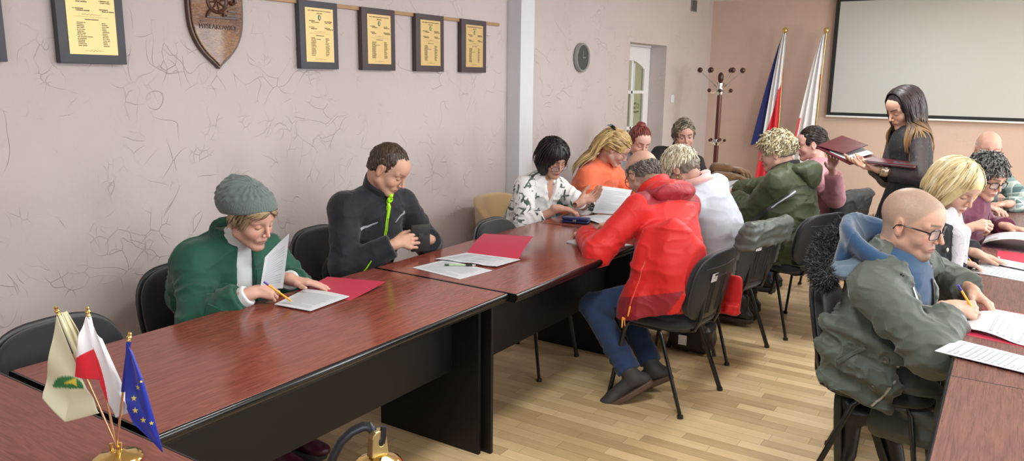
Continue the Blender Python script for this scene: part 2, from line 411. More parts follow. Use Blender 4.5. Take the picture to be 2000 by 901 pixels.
# ceiling lamps: recessed fluorescent trays, lit along with the daylight
M_tube = mat('lit_tube', (1, 1, 1), 0.5); _b = M_tube.node_tree.nodes['Principled BSDF']; _b.inputs['Emission Color'].default_value = (1, 0.98, 0.94, 1); _b.inputs['Emission Strength'].default_value = 8
M_tray = mat('lamp_tray_white', (0.8, 0.8, 0.8), 0.5)
for k, (x, y) in enumerate(LAMPS):
    t = thing('ceiling_light', 'lit white fluorescent tray lamp on the ceiling, %s' % ('over the left row near the camera', 'over the left row further back', 'over the right side near the camera', 'over the right side further back', 'nearest the end wall on the left', 'nearest the end wall on the right')[k], 'lamp', (x, y, CEIL), group='ceiling lamps')
    MB().box(-0.15, 0.15, -0.6, 0.6, -0.06, 0, bev=0.01).build('lamp_housing', M_tray, t)
    MB().tube([(0.06, -0.56, -0.075), (0.06, 0.56, -0.075)], 0.013).tube([(-0.06, -0.56, -0.075), (-0.06, 0.56, -0.075)], 0.013).build('fluorescent_tube', M_tube, t)
    area('ceiling_lamp_light', (x, y, CEIL-0.10), (0, 0, 0), 0.28, 1.15, LAMP_P[k], (0.97, 1.0, 0.98))

# ------------------------------------------------------------------ doorway and glazed door
dx = -3.475
door = tag(thing('door_1', 'white interior door with arched glass panes set deep in the pink wall', 'door', (dx, DY0, 0), kind='structure'))
lf = MB(); W_ = DY1-DY0-0.004
col = [(0.11, 0.475), (0.515, 0.79)]; rows = [(0.78, 1.10), (1.135, 1.475), (1.51, 1.80)]
# stiles and rails (all one leaf)
lf.box(0, 0.04, 0.002, 0.11, 0.005, 1.965); lf.box(0, 0.04, 0.79, W_, 0.005, 1.965); lf.box(0, 0.04, 0.475, 0.515, 0.78, 1.83)
lf.box(0, 0.04, 0.11, 0.79, 0.005, 0.78); lf.box(0, 0.04, 0.11, 0.79, 1.10, 1.135); lf.box(0, 0.04, 0.11, 0.79, 1.475, 1.51)
# arched head panel
n = 24; top = 1.965
outl = [(0.11, top)] + [(0.11+0.68*k/n, 1.735+0.085*math.sin(PI*k/n)**0.8) for k in range(n+1)] + [(0.79, top)]
Mx = Matrix(((0, 0, 1, 0), (1, 0, 0, 0), (0, 1, 0, 0), (0, 0, 0, 1)))
lf.prism(outl, 0.0, 0.04, Mx)
lf.build('door_leaf', M_white, door, bevel=0.004)
bead = MB()
for y0, y1 in col:
    for z0, z1 in rows[:2]:
        for a in ((y0, y0+0.012, z0, z1), (y1-0.012, y1, z0, z1)): bead.box(0.035, 0.052, *a)
bead.box(0.035, 0.052, 0.515, 0.527, 1.51, 1.79); bead.box(0.035, 0.052, 0.778, 0.79, 1.51, 1.74)
bead.build('glazing_bead', M_white, door)
M_glass = mat('greenish_door_glass', (0.34, 0.36, 0.22), 0.12, spec=0.6)
for ci, (y0, y1) in enumerate(col):
    MB().box(0.012, 0.02, y0-0.005, y1+0.005, 0.77, 1.84).build('glass_pane', M_glass, door)
M_sign = mat('dark_green_print', (0.07, 0.11, 0.04), 0.6)
Rt = Matrix.Rotation(PI/2, 4, 'Z') @ Matrix.Rotation(PI/2, 4, 'X')
Mir = Matrix.Diagonal((-1, 1, 1, 1))
for k, (s, z, yy, sz) in enumerate((('URZĄD', 1.37, 0.60, 0.034), ('GMINY', 1.325, 0.60, 0.034), ('MYSŁAKOWICE', 1.28, 0.635, 0.030))):
    text_mesh('glass_lettering', s, sz, TR((0.022, yy, z)) @ Rt @ Mir, M_sign, door)
MB().lathe([(0.022, 0), (0.03, 0.0), (0.03, 0.002), (0.022, 0.002)], (0, 0, 0), 24, TR((0.0215, 0.705, 1.345), ry=PI/2)).build('glass_emblem', mat('olive_print', (0.25, 0.28, 0.06), 0.6), door)
MB().box(0.04, 0.055, 0.83, 0.86, 0.98, 1.12, bev=0.003).tube([(0.05, 0.845, 1.06), (0.085, 0.845, 1.06), (0.09, 0.83, 1.06), (0.09, 0.74, 1.06)], 0.009).build('door_handle', mat('brushed_steel', (0.6, 0.6, 0.6), 0.3, 1.0), door)
struct(MB().box(dx-0.02, dx+0.06, DY0-0.0, DY0+0.001, 0, DZ).box(dx-0.05, WALL_L-0.18, DY0, DY1, DZ-0.018, DZ).box(WALL_L-0.6, WALL_L-0.30, DY0-0.3, DY0-0.001, 0, CEIL).box(WALL_L-0.6, WALL_L-0.5, DY0-0.3, DY1+0.3, 0, CEIL).build('trim_1', M_white, smooth=False), 'white door lining at the head of the deep doorway', 'door trim')
# ------------------------------------------------------------------ tables
M_top = mat_wood_laminate('mahogany_laminate', (0.140, 0.029, 0.019), (0.265, 0.068, 0.043), 0.15)
M_topx = mat_wood_laminate('mahogany_laminate_cross_grain', (0.145, 0.038, 0.029), (0.265, 0.082, 0.060), 0.28, axis='X')
M_topr = mat_wood_laminate('mahogany_laminate_right', (0.100, 0.040, 0.033), (0.200, 0.084, 0.068), 0.26, scale=0.8)
M_edge = mat('black_edge_profile', (0.006, 0.006, 0.007), 0.16, spec=0.5)
M_blackboard = mat('black_ash_board', (0.007, 0.0065, 0.007), 0.42, spec=0.35, bump=(14, 0.35, 0.001), stretch=(1, 1, 30))
def table(label, x0, x1, y0, y1, z=0.75, material=None, axis='Y', front='+'):
    """conference table: laminate top with a rounded black edge, two end panels and a modesty panel"""
    cx, cy = (x0+x1)/2, (y0+y1)/2
    t = thing('conference_table', label, 'table', (cx, cy, 0), group='mahogany and black conference tables')
    hx, hy = (x1-x0)/2, (y1-y0)/2
    MB().box(-hx+0.009, hx-0.009, -hy+0.006, hy-0.006, z-0.026, z).build('tabletop', material or M_top, t, bevel=0.002)
    e = MB()
    # bullnose edge strip all round, a little proud of the underside
    def nose(a, b, out):
        a, b, out = Vector(a), Vector(b), Vector(out); pr = []
        for k in range(9):
            an = PI/2-PI*k/8; pr.append((0.010*math.cos(an), 0.0145*math.sin(an)))
        vs = [[e.bm.verts.new(p+out*r+Vector((0, 0, z-0.0145+h-0.0005))) for r, h in pr] for p in (a, b)]
        vs[0] += [e.bm.verts.new(a-out*0.02+Vector((0, 0, z-0.0385)))]; vs[1] += [e.bm.verts.new(b-out*0.02+Vector((0, 0, z-0.0300)))]
        for k in range(len(vs[0])-1): e.bm.faces.new((vs[0][k], vs[1][k], vs[1][k+1], vs[0][k+1]))
    q = 0.009; w = 0.005
    nose((hx-q, -hy, 0), (hx-q, hy, 0), (1, 0, 0)); nose((-hx+q, -hy, 0), (-hx+q, hy, 0), (-1, 0, 0))
    for s in (-1, 1): e.box(-hx+q, hx-q, min(s*hy, s*(hy-w)), max(s*hy, s*(hy-w)), z-0.038, z-0.0006)
    e.box(-hx+0.01, hx-0.01, -hy+0.004, hy-0.004, z-0.038, z-0.027)
    e.build('edge_profile', M_edge, t)
    if axis == 'Y':
        for s in (-1, 1):
            MB().box(-hx+0.05, hx-0.13 if front == '+' else hx-0.05, min(s*(hy-0.022), s*(hy-0.004)), max(s*(hy-0.022), s*(hy-0.004)), 0, z-0.039).build('end_panel', M_blackboard, t, bevel=0.0015)
        xm = hx-0.28 if front == '+' else -hx+0.62
        MB().box(xm-0.009, xm+0.009, -hy+0.023, hy-0.023, z-0.39, z-0.039).build('modesty_panel', M_blackboard, t, bevel=0.001)
    else:
        for s in (-1, 1):
            MB().box(min(s*(hx-0.022), s*(hx-0.004)), max(s*(hx-0.022), s*(hx-0.004)), -hy+0.05, hy-0.05, 0, z-0.039).build('end_panel', M_blackboard, t, bevel=0.0015)
        MB().box(-hx+0.023, hx-0.023, hy-0.30, hy-0.282, z-0.39, z-0.039).build('modesty_panel', M_blackboard, t, bevel=0.001)
    return t
LX0, LX1 = -2.42, -1.67
table('long mahogany table with black front where the woman in the grey hat sits', LX0, LX1, 0.995, 2.553)
table('mahogany table second in the left row, under the open red folder and clear pen', LX0, LX1+0.04, 2.563, 3.995)
table('mahogany table third in the left row, before the woman in the palm print blouse', LX0, LX1+0.04, 4.0, 5.5)
table('mahogany table fourth and last in the left row, with brown gloves on it', LX0, LX1+0.04, 5.505, 6.95)
table('head table nearest the camera, carrying the three small flags', -2.50, 0.0, 0.22, 0.975, material=M_topx, axis='X')
RX0, RX1 = -0.085, 0.70
table('nearest mahogany table of the right row, bare and slightly higher', RX0, RX1, 0.98, 2.562, z=0.758, material=M_topr, front='-')
table('right row mahogany table in front of the man in the green parka', RX0, RX1, 2.57, 4.10, material=M_topr, front='-')
table('right row mahogany table in front of the blonde woman with a white scarf', RX0, RX1, 4.105, 5.60, material=M_topr, front='-')
table('furthest mahogany table of the right row, beside the man in the plaid shirt', RX0, RX1, 5.605, 7.10, material=M_topr, front='-')

# ------------------------------------------------------------------ chairs
M_fab = mat('black_chair_fabric', (0.013, 0.013, 0.016), 0.85, bump=(420, 0.35, 0.0006), sheen=0.3)
M_shell = mat('black_chair_plastic', (0.022, 0.023, 0.026), 0.42, bump=(300, 0.12, 0.0004))
M_tubeb = mat('black_painted_steel', (0.010, 0.010, 0.011), 0.28, spec=0.6)
M_stick = mat('white_sticker', (0.75, 0.75, 0.78), 0.5)
M_ink = mat('black_print', (0.03, 0.03, 0.035), 0.6)
def make_chair(label):
    t = thing('office_chair', label, 'chair', group='black stacking office chairs')
    def seatfn(x, y, z): return (x*1.0+0.01, y, z+0.462-0.045*max(0, (x-0.12))**1.3*4)
    MB().pad(0.43, 0.47, 0.05, 3.6, fn=seatfn, dome=0.006).build('seat', M_fab, t)
    MB().pad(0.40, 0.44, 0.018, 3.6, fn=lambda x, y, z: (x+0.005, y, z+0.435)).build('seat_shell', M_shell, t)
    # back: local x = width, y = height; curved round the sitter and leaning back
    def bk(off):
        def f(x, y, z):
            yy = x; zz = y; sc = 1.0-0.10*max(0, zz/0.18)**2
            lean = 0.20*zz
            return (-0.235-lean+0.55*yy*yy+(z+off), yy*sc, 0.665+zz)
        return f
    MB().pad(0.45, 0.345, 0.036, 3.4, fn=bk(0.012), dome=0.004).build('backrest', M_fab, t)
    sh = MB(); sh.pad(0.47, 0.365, 0.018, 3.4, fn=bk(-0.016))
    g = bk(-0.016)
    def rib(p0, p1, r):
        n = 8; sh.tube([g(p0[0]+(p1[0]-p0[0])*k/n, p0[1]+(p1[1]-p0[1])*k/n, -0.009) for k in range(n+1)], r, 8)
    rib((-0.17, 0.10), (0.17, 0.10), 0.003); rib((-0.08, 0.045), (0.08, 0.045), 0.005)
    for x in (-0.075, -0.045, 0.045, 0.075): rib((x, 0.035), (x*0.9, -0.15), 0.0055)
    sh.build('back_shell', M_shell, t)
    for s in (-1, 1):
        b = MB(); b.tube([(0.13, s*0.185, 0.425), (0.15, s*0.205, 0.40), (0.215, s*0.235, 0.012)], 0.0125, 10, sx=0.72); b.tube([(0.2145, s*0.2345, 0.016), (0.217, s*0.236, 0.0)], 0.016, 10)
        b.build('leg', M_tubeb, t)
        b = MB(); b.tube([(-0.03, s*0.185, 0.425), (-0.06, s*0.205, 0.40), (-0.205, s*0.235, 0.012)], 0.0125, 10, sx=0.72); b.tube([(-0.2045, s*0.2345, 0.016), (-0.207, s*0.236, 0.0)], 0.016, 10)
        b.build('leg', M_tubeb, t)
    fr = MB()
    for s in (-1, 1): fr.tube([(0.14, s*0.188, 0.42), (-0.05, s*0.188, 0.42)], 0.010, 8)
    fr.tube([(0.10, -0.19, 0.418), (0.10, 0.19, 0.418)], 0.010, 8); fr.tube([(-0.04, -0.19, 0.418), (-0.04, 0.19, 0.418)], 0.010, 8)
    fr.build('seat_frame', M_tubeb, t)
    for s in (-1, 1): MB().tube([(-0.02, s*0.12, 0.418), (-0.14, s*0.12, 0.415), (-0.20, s*0.115, 0.43), (-0.225, s*0.11, 0.49), (-0.235, s*0.10, 0.60)], 0.0085, 10, sx=1.3).build('back_bracket', M_tubeb, t)
    return t
def sticker(ch):
    # inventory sticker on the back shell, left of the middle as seen from behind
    def g(u, v):
        yy = 0.105-0.055*u; zz = 0.025+0.045*v
        return (-0.235-0.20*zz+0.55*yy*yy-0.0315, yy, 0.665+zz)
    s = MB().grid(g, 4, 2, 0.0006).build('inventory_sticker', M_stick, ch)
    k = MB()
    for (a, b, c, d) in ((0.45, 0.58, 0.66, 0.92), (0.60, 0.70, 0.66, 0.92), (0.73, 0.83, 0.66, 0.92), (0.86, 0.95, 0.66, 0.92), (0.3, 0.75, 0.44, 0.50)):
        k.grid(lambda u, v: tuple(Vector(g(a+(b-a)*u, c+(d-c)*v))+Vector((-0.0007, 0, 0))), 1, 1, 0.0003)
    k.build('sticker_print', M_ink, s)
chair0 = make_chair('empty black chair pushed up at the bottom left, its curved back behind the small flags')
def place_chair(x, y, deg, label=None, first=False, st=False):
    c = chair0 if first else copy_tree(chair0)
    c.location = (x, y, 0); c.rotation_euler = (0, 0, math.radians(deg)); c.scale = (0.97, 0.97, 0.97)
    if label: c['label'] = label
    if st: sticker(c)
    return c
place_chair(-2.34, 1.22, 3, first=True)
CHAIRS = [
 (-2.71, 1.93, 3, 'black chair behind the woman in the grey knitted hat', 0),
 (-2.85, 2.86, 6, 'black chair hidden behind the man in the black jacket with neon zip', 0),
 (-2.23, 3.62, 2, 'empty black chair pushed under the table between the neon zip man and palm blouse woman', 0),
 (-2.75, 5.72, -10, 'black chair under the red-haired woman in grey', 0),
 (-2.70, 6.30, -30, 'black chair under the short-haired woman facing the camera by the doorway', 0),
 (-1.38, 3.64, 174, 'black chair with white sticker under the man in the red jacket', 1),
 (-1.38, 4.50, 166, 'black chair with white sticker draped with a grey quilted jacket', 1),
 (-1.14, 5.18, 152, 'black chair under the short-haired blond person in the olive hooded jacket', 0),
 (-1.18, 6.10, 165, 'black chair with a dark jacket over its back, under the person in pink', 0),
 (-0.345, 3.28, 0, 'black chair under the bald man in the green parka', 0),
 (-0.37, 4.08, 4, 'black chair under the blonde woman with the white scarf', 0),
 (-0.33, 5.18, 0, 'black chair under the curly-haired woman in burgundy', 0),
 (-0.38, 6.62, -35, 'black chair under the bald elderly man in the plaid shirt', 0)]
for x, y, a, l, s in CHAIRS: place_chair(x, y, a, l, st=bool(s))
# upholstered tub chairs
def tub_chair(label, x, y, deg, color, mname):
    t = thing('tub_chair', label, 'chair', (x, y, 0), math.radians(deg))
    m_ = mat(mname, color, 0.9, bump=(500, 0.3, 0.0006), sheen=0.4, var=0.06)
    def bk(x_, y_, z_):
        a = x_/0.27; R_ = 0.29
        return (-R_*math.cos(a)*1.0+z_*math.cos(a)+0.02-0.12*y_, R_*math.sin(a)-z_*math.sin(a), 0.615+y_-0.06*max(0, abs(a)-0.6))
    MB().pad(0.86, 0.40, 0.06, 3.0, n=60, fn=bk).build('backrest', m_, t)
    MB().pad(0.46, 0.48, 0.11, 4, fn=lambda a, b, c: (a+0.02, b, c+0.41), dome=0.012).build('seat', m_, t)
    for sx_, sy_ in ((1, 1), (1, -1), (-1, 1), (-1, -1)):
        MB().tube([(sx_*0.17, sy_*0.18, 0.365), (sx_*0.21, sy_*0.21, 0)], [0.02, 0.013], 10).build('leg', mat('dark_beech', (0.09, 0.045, 0.02), 0.4), t)
tub_chair('beige upholstered tub chair behind the woman in the palm print blouse', -2.80, 4.42, 0, (0.50, 0.34, 0.17), 'beige_upholstery')
tub_chair('teal upholstered tub chair behind the woman in orange', -2.80, 5.18, 0, (0.16, 0.36, 0.34), 'teal_upholstery')

# ------------------------------------------------------------------ wall plaques, shield, rail
M_frame = mat('dark_navy_board', (0.060, 0.062, 0.075), 0.55, bump=(60, 0.15), var=0.1)
M_frameb = mat('dark_walnut_board', (0.065, 0.046, 0.05), 0.55, bump=(60, 0.15), var=0.12)
M_goldp = mat('brushed_gold_plate', (0.62, 0.46, 0.21), 0.45, 0.6, bump=(30, 0.1), stretch=(1, 1, 40))
M_eng = mat('engraved_black', (0.05, 0.035, 0.02), 0.6)
M_green = mat('green_enamel', (0.03, 0.15, 0.06), 0.4)
def plaque(label, y0, y1, frame_m, rows_, wide_row, seed, years):
    rnd = random.Random(seed); yc = (y0+y1)/2
    t = thing('commemorative_plaque', label, 'plaque', (WALL_L, yc, 1.657), group='gold plaques of council terms on the left wall')
    hw = (y1-y0)/2; H_ = 0.356; xf = 0.036
    MB().box(0.002, xf, -hw, hw, 0, H_, bev=0.004).build('plaque_frame', frame_m, t)
    pl = MB().box(xf, xf+0.0025, -0.10, 0.10, 0.037, 0.320).build('gold_plate', M_goldp, t)
    X_ = xf+0.0026
    def R_(y, z): return TR((X_, y, z)) @ Rt
    text_mesh('plate_heading', 'RADA GMINY MYSŁAKOWICE W KADENCJI', 0.0085, R_(0, 0.305), M_eng, pl, offset=0.0001)
    text_mesh('plate_years', years, 0.0085, R_(0, 0.292), M_eng, pl, offset=0.0001)
    em = MB().lathe([(0.0, 0.0012), (0.010, 0.0012), (0.011, 0)], (0, 0, 0), 20, TR((X_, 0, 0.270), ry=PI/2, s=(1.35, 1, 1)))
    em.build('plate_emblem', M_green, pl)
    MB().box(X_, X_+0.0016, -0.0015, 0.0035, 0.262, 0.278).build('emblem_mark', mat('pale_gold_mark', (0.85, 0.75, 0.4), 0.4), pl)
    b = MB()
    def word(y, z, L, h=0.0034):
        # a run of small letter strokes
        a = y
        while a < y+L:
            w_ = min(rnd.uniform(0.0016, 0.0034), y+L-a+0.0005)
            b.box(X_, X_+0.0004, a, a+w_, z-h/2*rnd.uniform(0.7, 1), z+h/2); a += w_+rnd.uniform(0.0006, 0.0011)
            if rnd.random() < 0.1: a += 0.002
    for yy, zz in ((-0.075, 0.252), (-0.06, 0.245), (0.035, 0.252), (0.04, 0.245), (-0.075, 0.218), (-0.062, 0.211), (0.035, 0.218), (0.045, 0.211)):
        word(yy-(0.0 if yy < 0 else -0.0), zz, rnd.uniform(0.035, 0.055), 0.0045)
    b.box(X_, X_+0.0003, -0.072, 0.072, 0.1865, 0.1873)
    word(-0.028, 0.176, 0.056, 0.004)
    for zc in (0.196, 0.052):
        pts = [(X_+0.0002, -0.04+0.08*k/60, zc+0.0032*math.sin(k*0.62)*math.exp(-((k-30)/16)**2)+0.0015*math.sin(k*1.7)*math.exp(-((k-30)/10)**2)) for k in range(61)]
        b.tube(pts, 0.0005, 4, cap=False)
    step = 0.098/rows_
    for k in range(rows_):
        z_ = 0.163-k*step
        word(-0.063, z_, rnd.uniform(0.026, 0.036)+(0.035 if k == wide_row else 0), min(0.0034, step*0.62))
        word(0.040, z_, rnd.uniform(0.015, 0.03), min(0.0034, step*0.62))
    b.build('engraved_lines', M_eng, pl, smooth=False)
    return t
plaque('gold plaque cut off by the left edge of the photo, leftmost of the row', 1.165, 1.447, M_frame, 15, 3, 1, '(1990-1994)')
plaque('large gold plaque in a dark navy frame left of the carved shield', 1.640, 1.917, M_frame, 14, 8, 2, '(1994-1998)')
plaque('gold plaque first right of the carved shield, in a navy frame on the rail', 2.882, 3.156, M_frame, 15, 1, 3, '(1998-2002)')
plaque('gold plaque second right of the carved shield', 3.345, 3.630, M_frameb, 17, 3, 4, '(2002-2006)')
plaque('gold plaque third right of the carved shield', 3.825, 4.108, M_frameb, 17, 4, 5, '(2006-2010)')
plaque('gold plaque at the right end of the rail, nearest the white pilaster', 4.302, 4.595, M_frameb, 16, 4, 6, '(2010-2014)')
M_rail = mat('pale_wood_rail', (0.42, 0.25, 0.12), 0.45, var=0.12)
rl = MB().box(WALL_L, WALL_L+0.018, 0.9, 4.79, 1.992, 2.014, bev=0.004).build('picture_rail', M_rail)
tag(rl, 'thin light brown wooden rail along the wall behind the plaques', 'rail')
# carved shield
M_carve = None
mt, nt, b = nodes('carved_wood')
g = N(nt, 'ShaderNodeTexCoord')
n1 = N(nt, 'ShaderNodeTexNoise', i_Scale=6.0, i_Detail=5.0); lk(nt, g, 'Object', n1, 'Vector')
mp = N(nt, 'ShaderNodeMapping'); mp.inputs['Scale'].default_value = (1, 60, 190); lk(nt, g, 'Object', mp, 0)
n2_ = N(nt, 'ShaderNodeTexNoise', i_Scale=1.0, i_Detail=3.0, i_Distortion=0.8); lk(nt, mp, 0, n2_, 'Vector')
f_ = mathn(nt, 'ADD', mathn(nt, 'MULTIPLY', n1.outputs[0], 0.6), mathn(nt, 'MULTIPLY', n2_.outputs[0], 0.4))
nt.links.new(ramp(nt, f_, [(0.36, (0.10, 0.038, 0.016)), (0.5, (0.24, 0.11, 0.045)), (0.62, (0.42, 0.24, 0.10))]), b.inputs['Base Color'])
b.inputs['Roughness'].default_value = 0.3; b.inputs['Coat Weight'].default_value = 0.25
bp = N(nt, 'ShaderNodeBump', i_Strength=0.7, i_Distance=0.004); nt.links.new(n2_.outputs[0], bp.inputs['Height']); lk(nt, bp, 0, b, 'Normal')
M_carve = mt
M_darkw = mat('dark_stained_rim', (0.075, 0.028, 0.014), 0.35, var=0.2)
sh = thing('carved_shield', 'carved brown wooden coat of arms shield with a wheel and lettering', 'shield', (WALL_L+0.002, 2.385, 1.645))
def shield_outline(k):
    W_ = [(0, 0), (0.017, 0.018), (0.034, 0.032), (0.062, 0.054), (0.086, 0.078), (0.107, 0.104), (0.124, 0.133), (0.136, 0.16), (0.145, 0.19), (0.150, 0.225), (0.153, 0.28), (0.153, 0.40)]
    r = [(x*k, 0.02*(1-k)*8+z*(1-(1-k)*0.6)) for x, z in W_]
    return r+[(-x, z) for x, z in r[::-1] if x > 1e-6]
Mx2 = Matrix(((0, 0, 1, 0), (1, 0, 0, 0), (0, 1, 0, 0), (0, 0, 0, 1)))
MB().prism(shield_outline(1.0), 0, 0.022, Mx2).build('shield_rim', M_darkw, sh, bevel=0.003)
MB().prism(shield_outline(0.915), 0.022, 0.030, Mx2).build('shield_field', M_carve, sh, bevel=0.004)
cv = MB()
def ring(c, R_, r, z=0.03, n=32, a0=0, a1=2*PI):
    cv.tube([(z, c[0]+R_*math.cos(a0+(a1-a0)*k/n), c[1]+R_*1.0*math.sin(a0+(a1-a0)*k/n)) for k in range(n+1)], r, 8)
wc = (0.0, 0.315)
ring(wc, 0.052, 0.008); ring(wc, 0.045, 0.004)
for k in range(8):
    a = k*PI/4+0.2
    cv.tube([(0.032, wc[0]+0.008*math.cos(a), wc[1]+0.008*math.sin(a)), (0.032, wc[0]+0.042*math.cos(a), wc[1]+0.042*math.sin(a))], [0.006, 0.0035], 8)
cv.ball((0.032, wc[0], wc[1]), 0.012)
cv.box(0.028, 0.040, -0.065, 0.115, 0.236, 0.243); cv.box(0.028, 0.037, 0.045, 0.11, 0.248, 0.256); cv.box(0.028, 0.037, 0.055, 0.11, 0.268, 0.275)
cv.tube([(0.033, -0.06, 0.243), (0.035, -0.045, 0.268), (0.035, -0.03, 0.272)], 0.007, 8); cv.tube([(0.033, 0.03, 0.243), (0.035, 0.03, 0.262), (0.034, 0.0, 0.265)], 0.006, 8)
cv.tube([(0.034, 0.075, 0.37), (0.036, 0.078, 0.345), (0.036, 0.095, 0.335), (0.036, 0.098, 0.315), (0.036, 0.08, 0.305), (0.036, 0.066, 0.315)], 0.008, 8)
cv.build('carved_emblem', M_darkw, sh)
text_mesh('carved_lettering', 'MYSŁAKOWICE', 0.030, TR((0.0305, 0.0, 0.195), rx=0) @ Rt, M_darkw, sh, extrude=0.003)

# clock, vent, switch
ck = thing('wall_clock', 'round grey-rimmed wall clock with dark face on the pink wall', 'clock', (WALL_L+0.002, 6.07, 1.805))
Mc = TR((0, 0, 0), ry=PI/2)
MB().lathe([(0.118, 0), (0.125, 0.006), (0.125, 0.030), (0.119, 0.038), (0.110, 0.036), (0.104, 0.028)], n=48, M=Mc).build('clock_rim', mat('grey_clock_plastic', (0.30, 0.29, 0.28), 0.35), ck)
MB().lathe([(0.0, 0.026), (0.106, 0.026), (0.106, 0.02), (0.0, 0.02)], n=48, M=Mc).build('clock_face', mat('dark_green_face', (0.045, 0.060, 0.055), 0.25), ck)
hd = MB().box(0.027, 0.029, -0.004, 0.004, -0.01, 0.06).box(0.029, 0.031, -0.01, 0.05, -0.003, 0.003)
hd.build('clock_hand', mat('pale_hand', (0.26, 0.27, 0.26), 0.4), ck)
mk = MB()
for k in range(12):
    a = k*PI/6; mk.box(-0.0005, 0.0005, -0.002, 0.002, 0.085, 0.097, M=TR((0.0268, 0, 0), rx=a))
mk.build('hour_mark', mat('dim_marks', (0.10, 0.12, 0.11), 0.5), ck)
vt = thing('air_vent', 'small grey louvred air vent high on the pink wall near the corner', 'vent', (WALL_L, 8.78, 2.40))
MB().box(0, 0.012, -0.085, 0.085, 0, 0.13, bev=0.003).build('vent_frame', mat('vent_grey', (0.20, 0.19, 0.18), 0.5), vt)
vs_ = MB()
for k in range(8): vs_.box(0.012, 0.018, -0.07, 0.07, 0.012+k*0.014, 0.019+k*0.014)
vs_.build('louvre', mat('vent_dark', (0.06, 0.055, 0.05), 0.5), vt)
sw = thing('light_switch', 'white double light switch on the wall right of the doorway', 'switch', (WALL_L, 8.27, 1.42))
MB().box(0, 0.010, -0.042, 0.042, -0.042, 0.042, bev=0.004).build('switch_plate', M_plwhite, sw)
for s in (-1, 1): MB().box(0.010, 0.014, min(0, s*0.032)+0.001, max(0, s*0.032)-0.001, -0.03, 0.03, bev=0.002).build('rocker', M_plwhite, sw)

# ------------------------------------------------------------------ projection screen on the end wall
ps = thing('projection_screen', 'large white pull-down projection screen with black border on the end wall', 'screen', (-1.825, WALL_F, 1.235))
M_scr = mat('matte_screen', (0.50, 0.51, 0.49), 0.85)
M_bord = mat('black_border', (0.012, 0.012, 0.012), 0.7)
WS, HS = 2.55, 1.335
MB().box(0.044, WS-0.044, -0.0605, -0.058, 0.054, HS-0.067).build('screen_fabric', M_scr, ps)
MB().box(0.0, WS, -0.058, -0.055, 0.018, HS).build('screen_border', M_bord, ps)
MB().tube([(-0.005, -0.057, 0.009), (WS+0.005, -0.057, 0.009)], 0.011, 12).build('bottom_bar', M_plwhite, ps)
MB().box(-0.03, WS+0.03, -0.10, 0, HS-0.09, HS-0.0005, bev=0.008).build('screen_case', M_plwhite, ps).location.z = 0.09

# ------------------------------------------------------------------ coat stand
M_mah = mat('mahogany_pole', (0.10, 0.022, 0.014), 0.28, var=0.15)
M_chr = mat('chrome', (0.75, 0.74, 0.72), 0.16, 1.0)
M_ball = mat('dark_wood_ball', (0.055, 0.016, 0.010), 0.25)
cs = thing('coat_stand', 'mahogany coat stand with chrome arms and ball ends in the corner', 'coat stand', (-2.72, 8.30, 0))
MB().lathe([(0.0, 0.012), (0.19, 0.012), (0.20, 0.0), (0, 0)], n=36).lathe([(0.19, 0.012), (0.16, 0.03), (0.04, 0.045), (0.027, 0.08)], n=36).build('base', M_mah, cs)
MB().lathe([(0.026, 0.05), (0.026, 1.49), (0.0, 1.49)], n=20).build('pole', M_mah, cs)
MB().lathe([(0.034, 1.47), (0.038, 1.50), (0.034, 1.56), (0.030, 1.60), (0, 1.60)], n=20).build('upper_collar', M_chr, cs)
MB().lathe([(0.030, 0.93), (0.034, 0.945), (0.034, 0.98), (0.030, 0.995)], n=20).build('lower_collar', M_chr, cs)
MB().ball((0, 0, 1.655), 0.035, 14, (0.9, 0.9, 1.7)).build('finial', M_ball, cs)
for k in range(6):
    a = k*PI/3+0.35; c_, s_ = math.cos(a), math.sin(a)
    h = MB().tube([(0.03*c_, 0.03*s_, 1.55), (0.11*c_, 0.11*s_, 1.63), (0.215*c_, 0.215*s_, 1.725)], 0.0065, 8).build('upper_hook', M_chr, cs)
    MB().ball((0.222*c_, 0.222*s_, 1.735), 0.029, 12).build('ball_end', M_ball, h)
    a += 0.5; c_, s_ = math.cos(a), math.sin(a)
    h = MB().tube([(0.03*c_, 0.03*s_, 1.53), (0.07*c_, 0.07*s_, 1.495), (0.10*c_, 0.10*s_, 1.495), (0.125*c_, 0.125*s_, 1.515)], 0.006, 8).build('lower_hook', M_chr, cs)
    MB().ball((0.13*c_, 0.13*s_, 1.52), 0.021, 12).build('ball_end', M_ball, h)
for k in range(5):
    a = k*2*PI/5+0.2; c_, s_ = math.cos(a), math.sin(a)
    h = MB().tube([(0.03*c_, 0.03*s_, 0.955), (0.06*c_, 0.06*s_, 0.95), (0.08*c_, 0.08*s_, 0.975)], 0.006, 8).build('umbrella_hook', M_chr, cs)
    MB().ball((0.083*c_, 0.083*s_, 0.985), 0.017, 12).build('ball_end', M_ball, h)

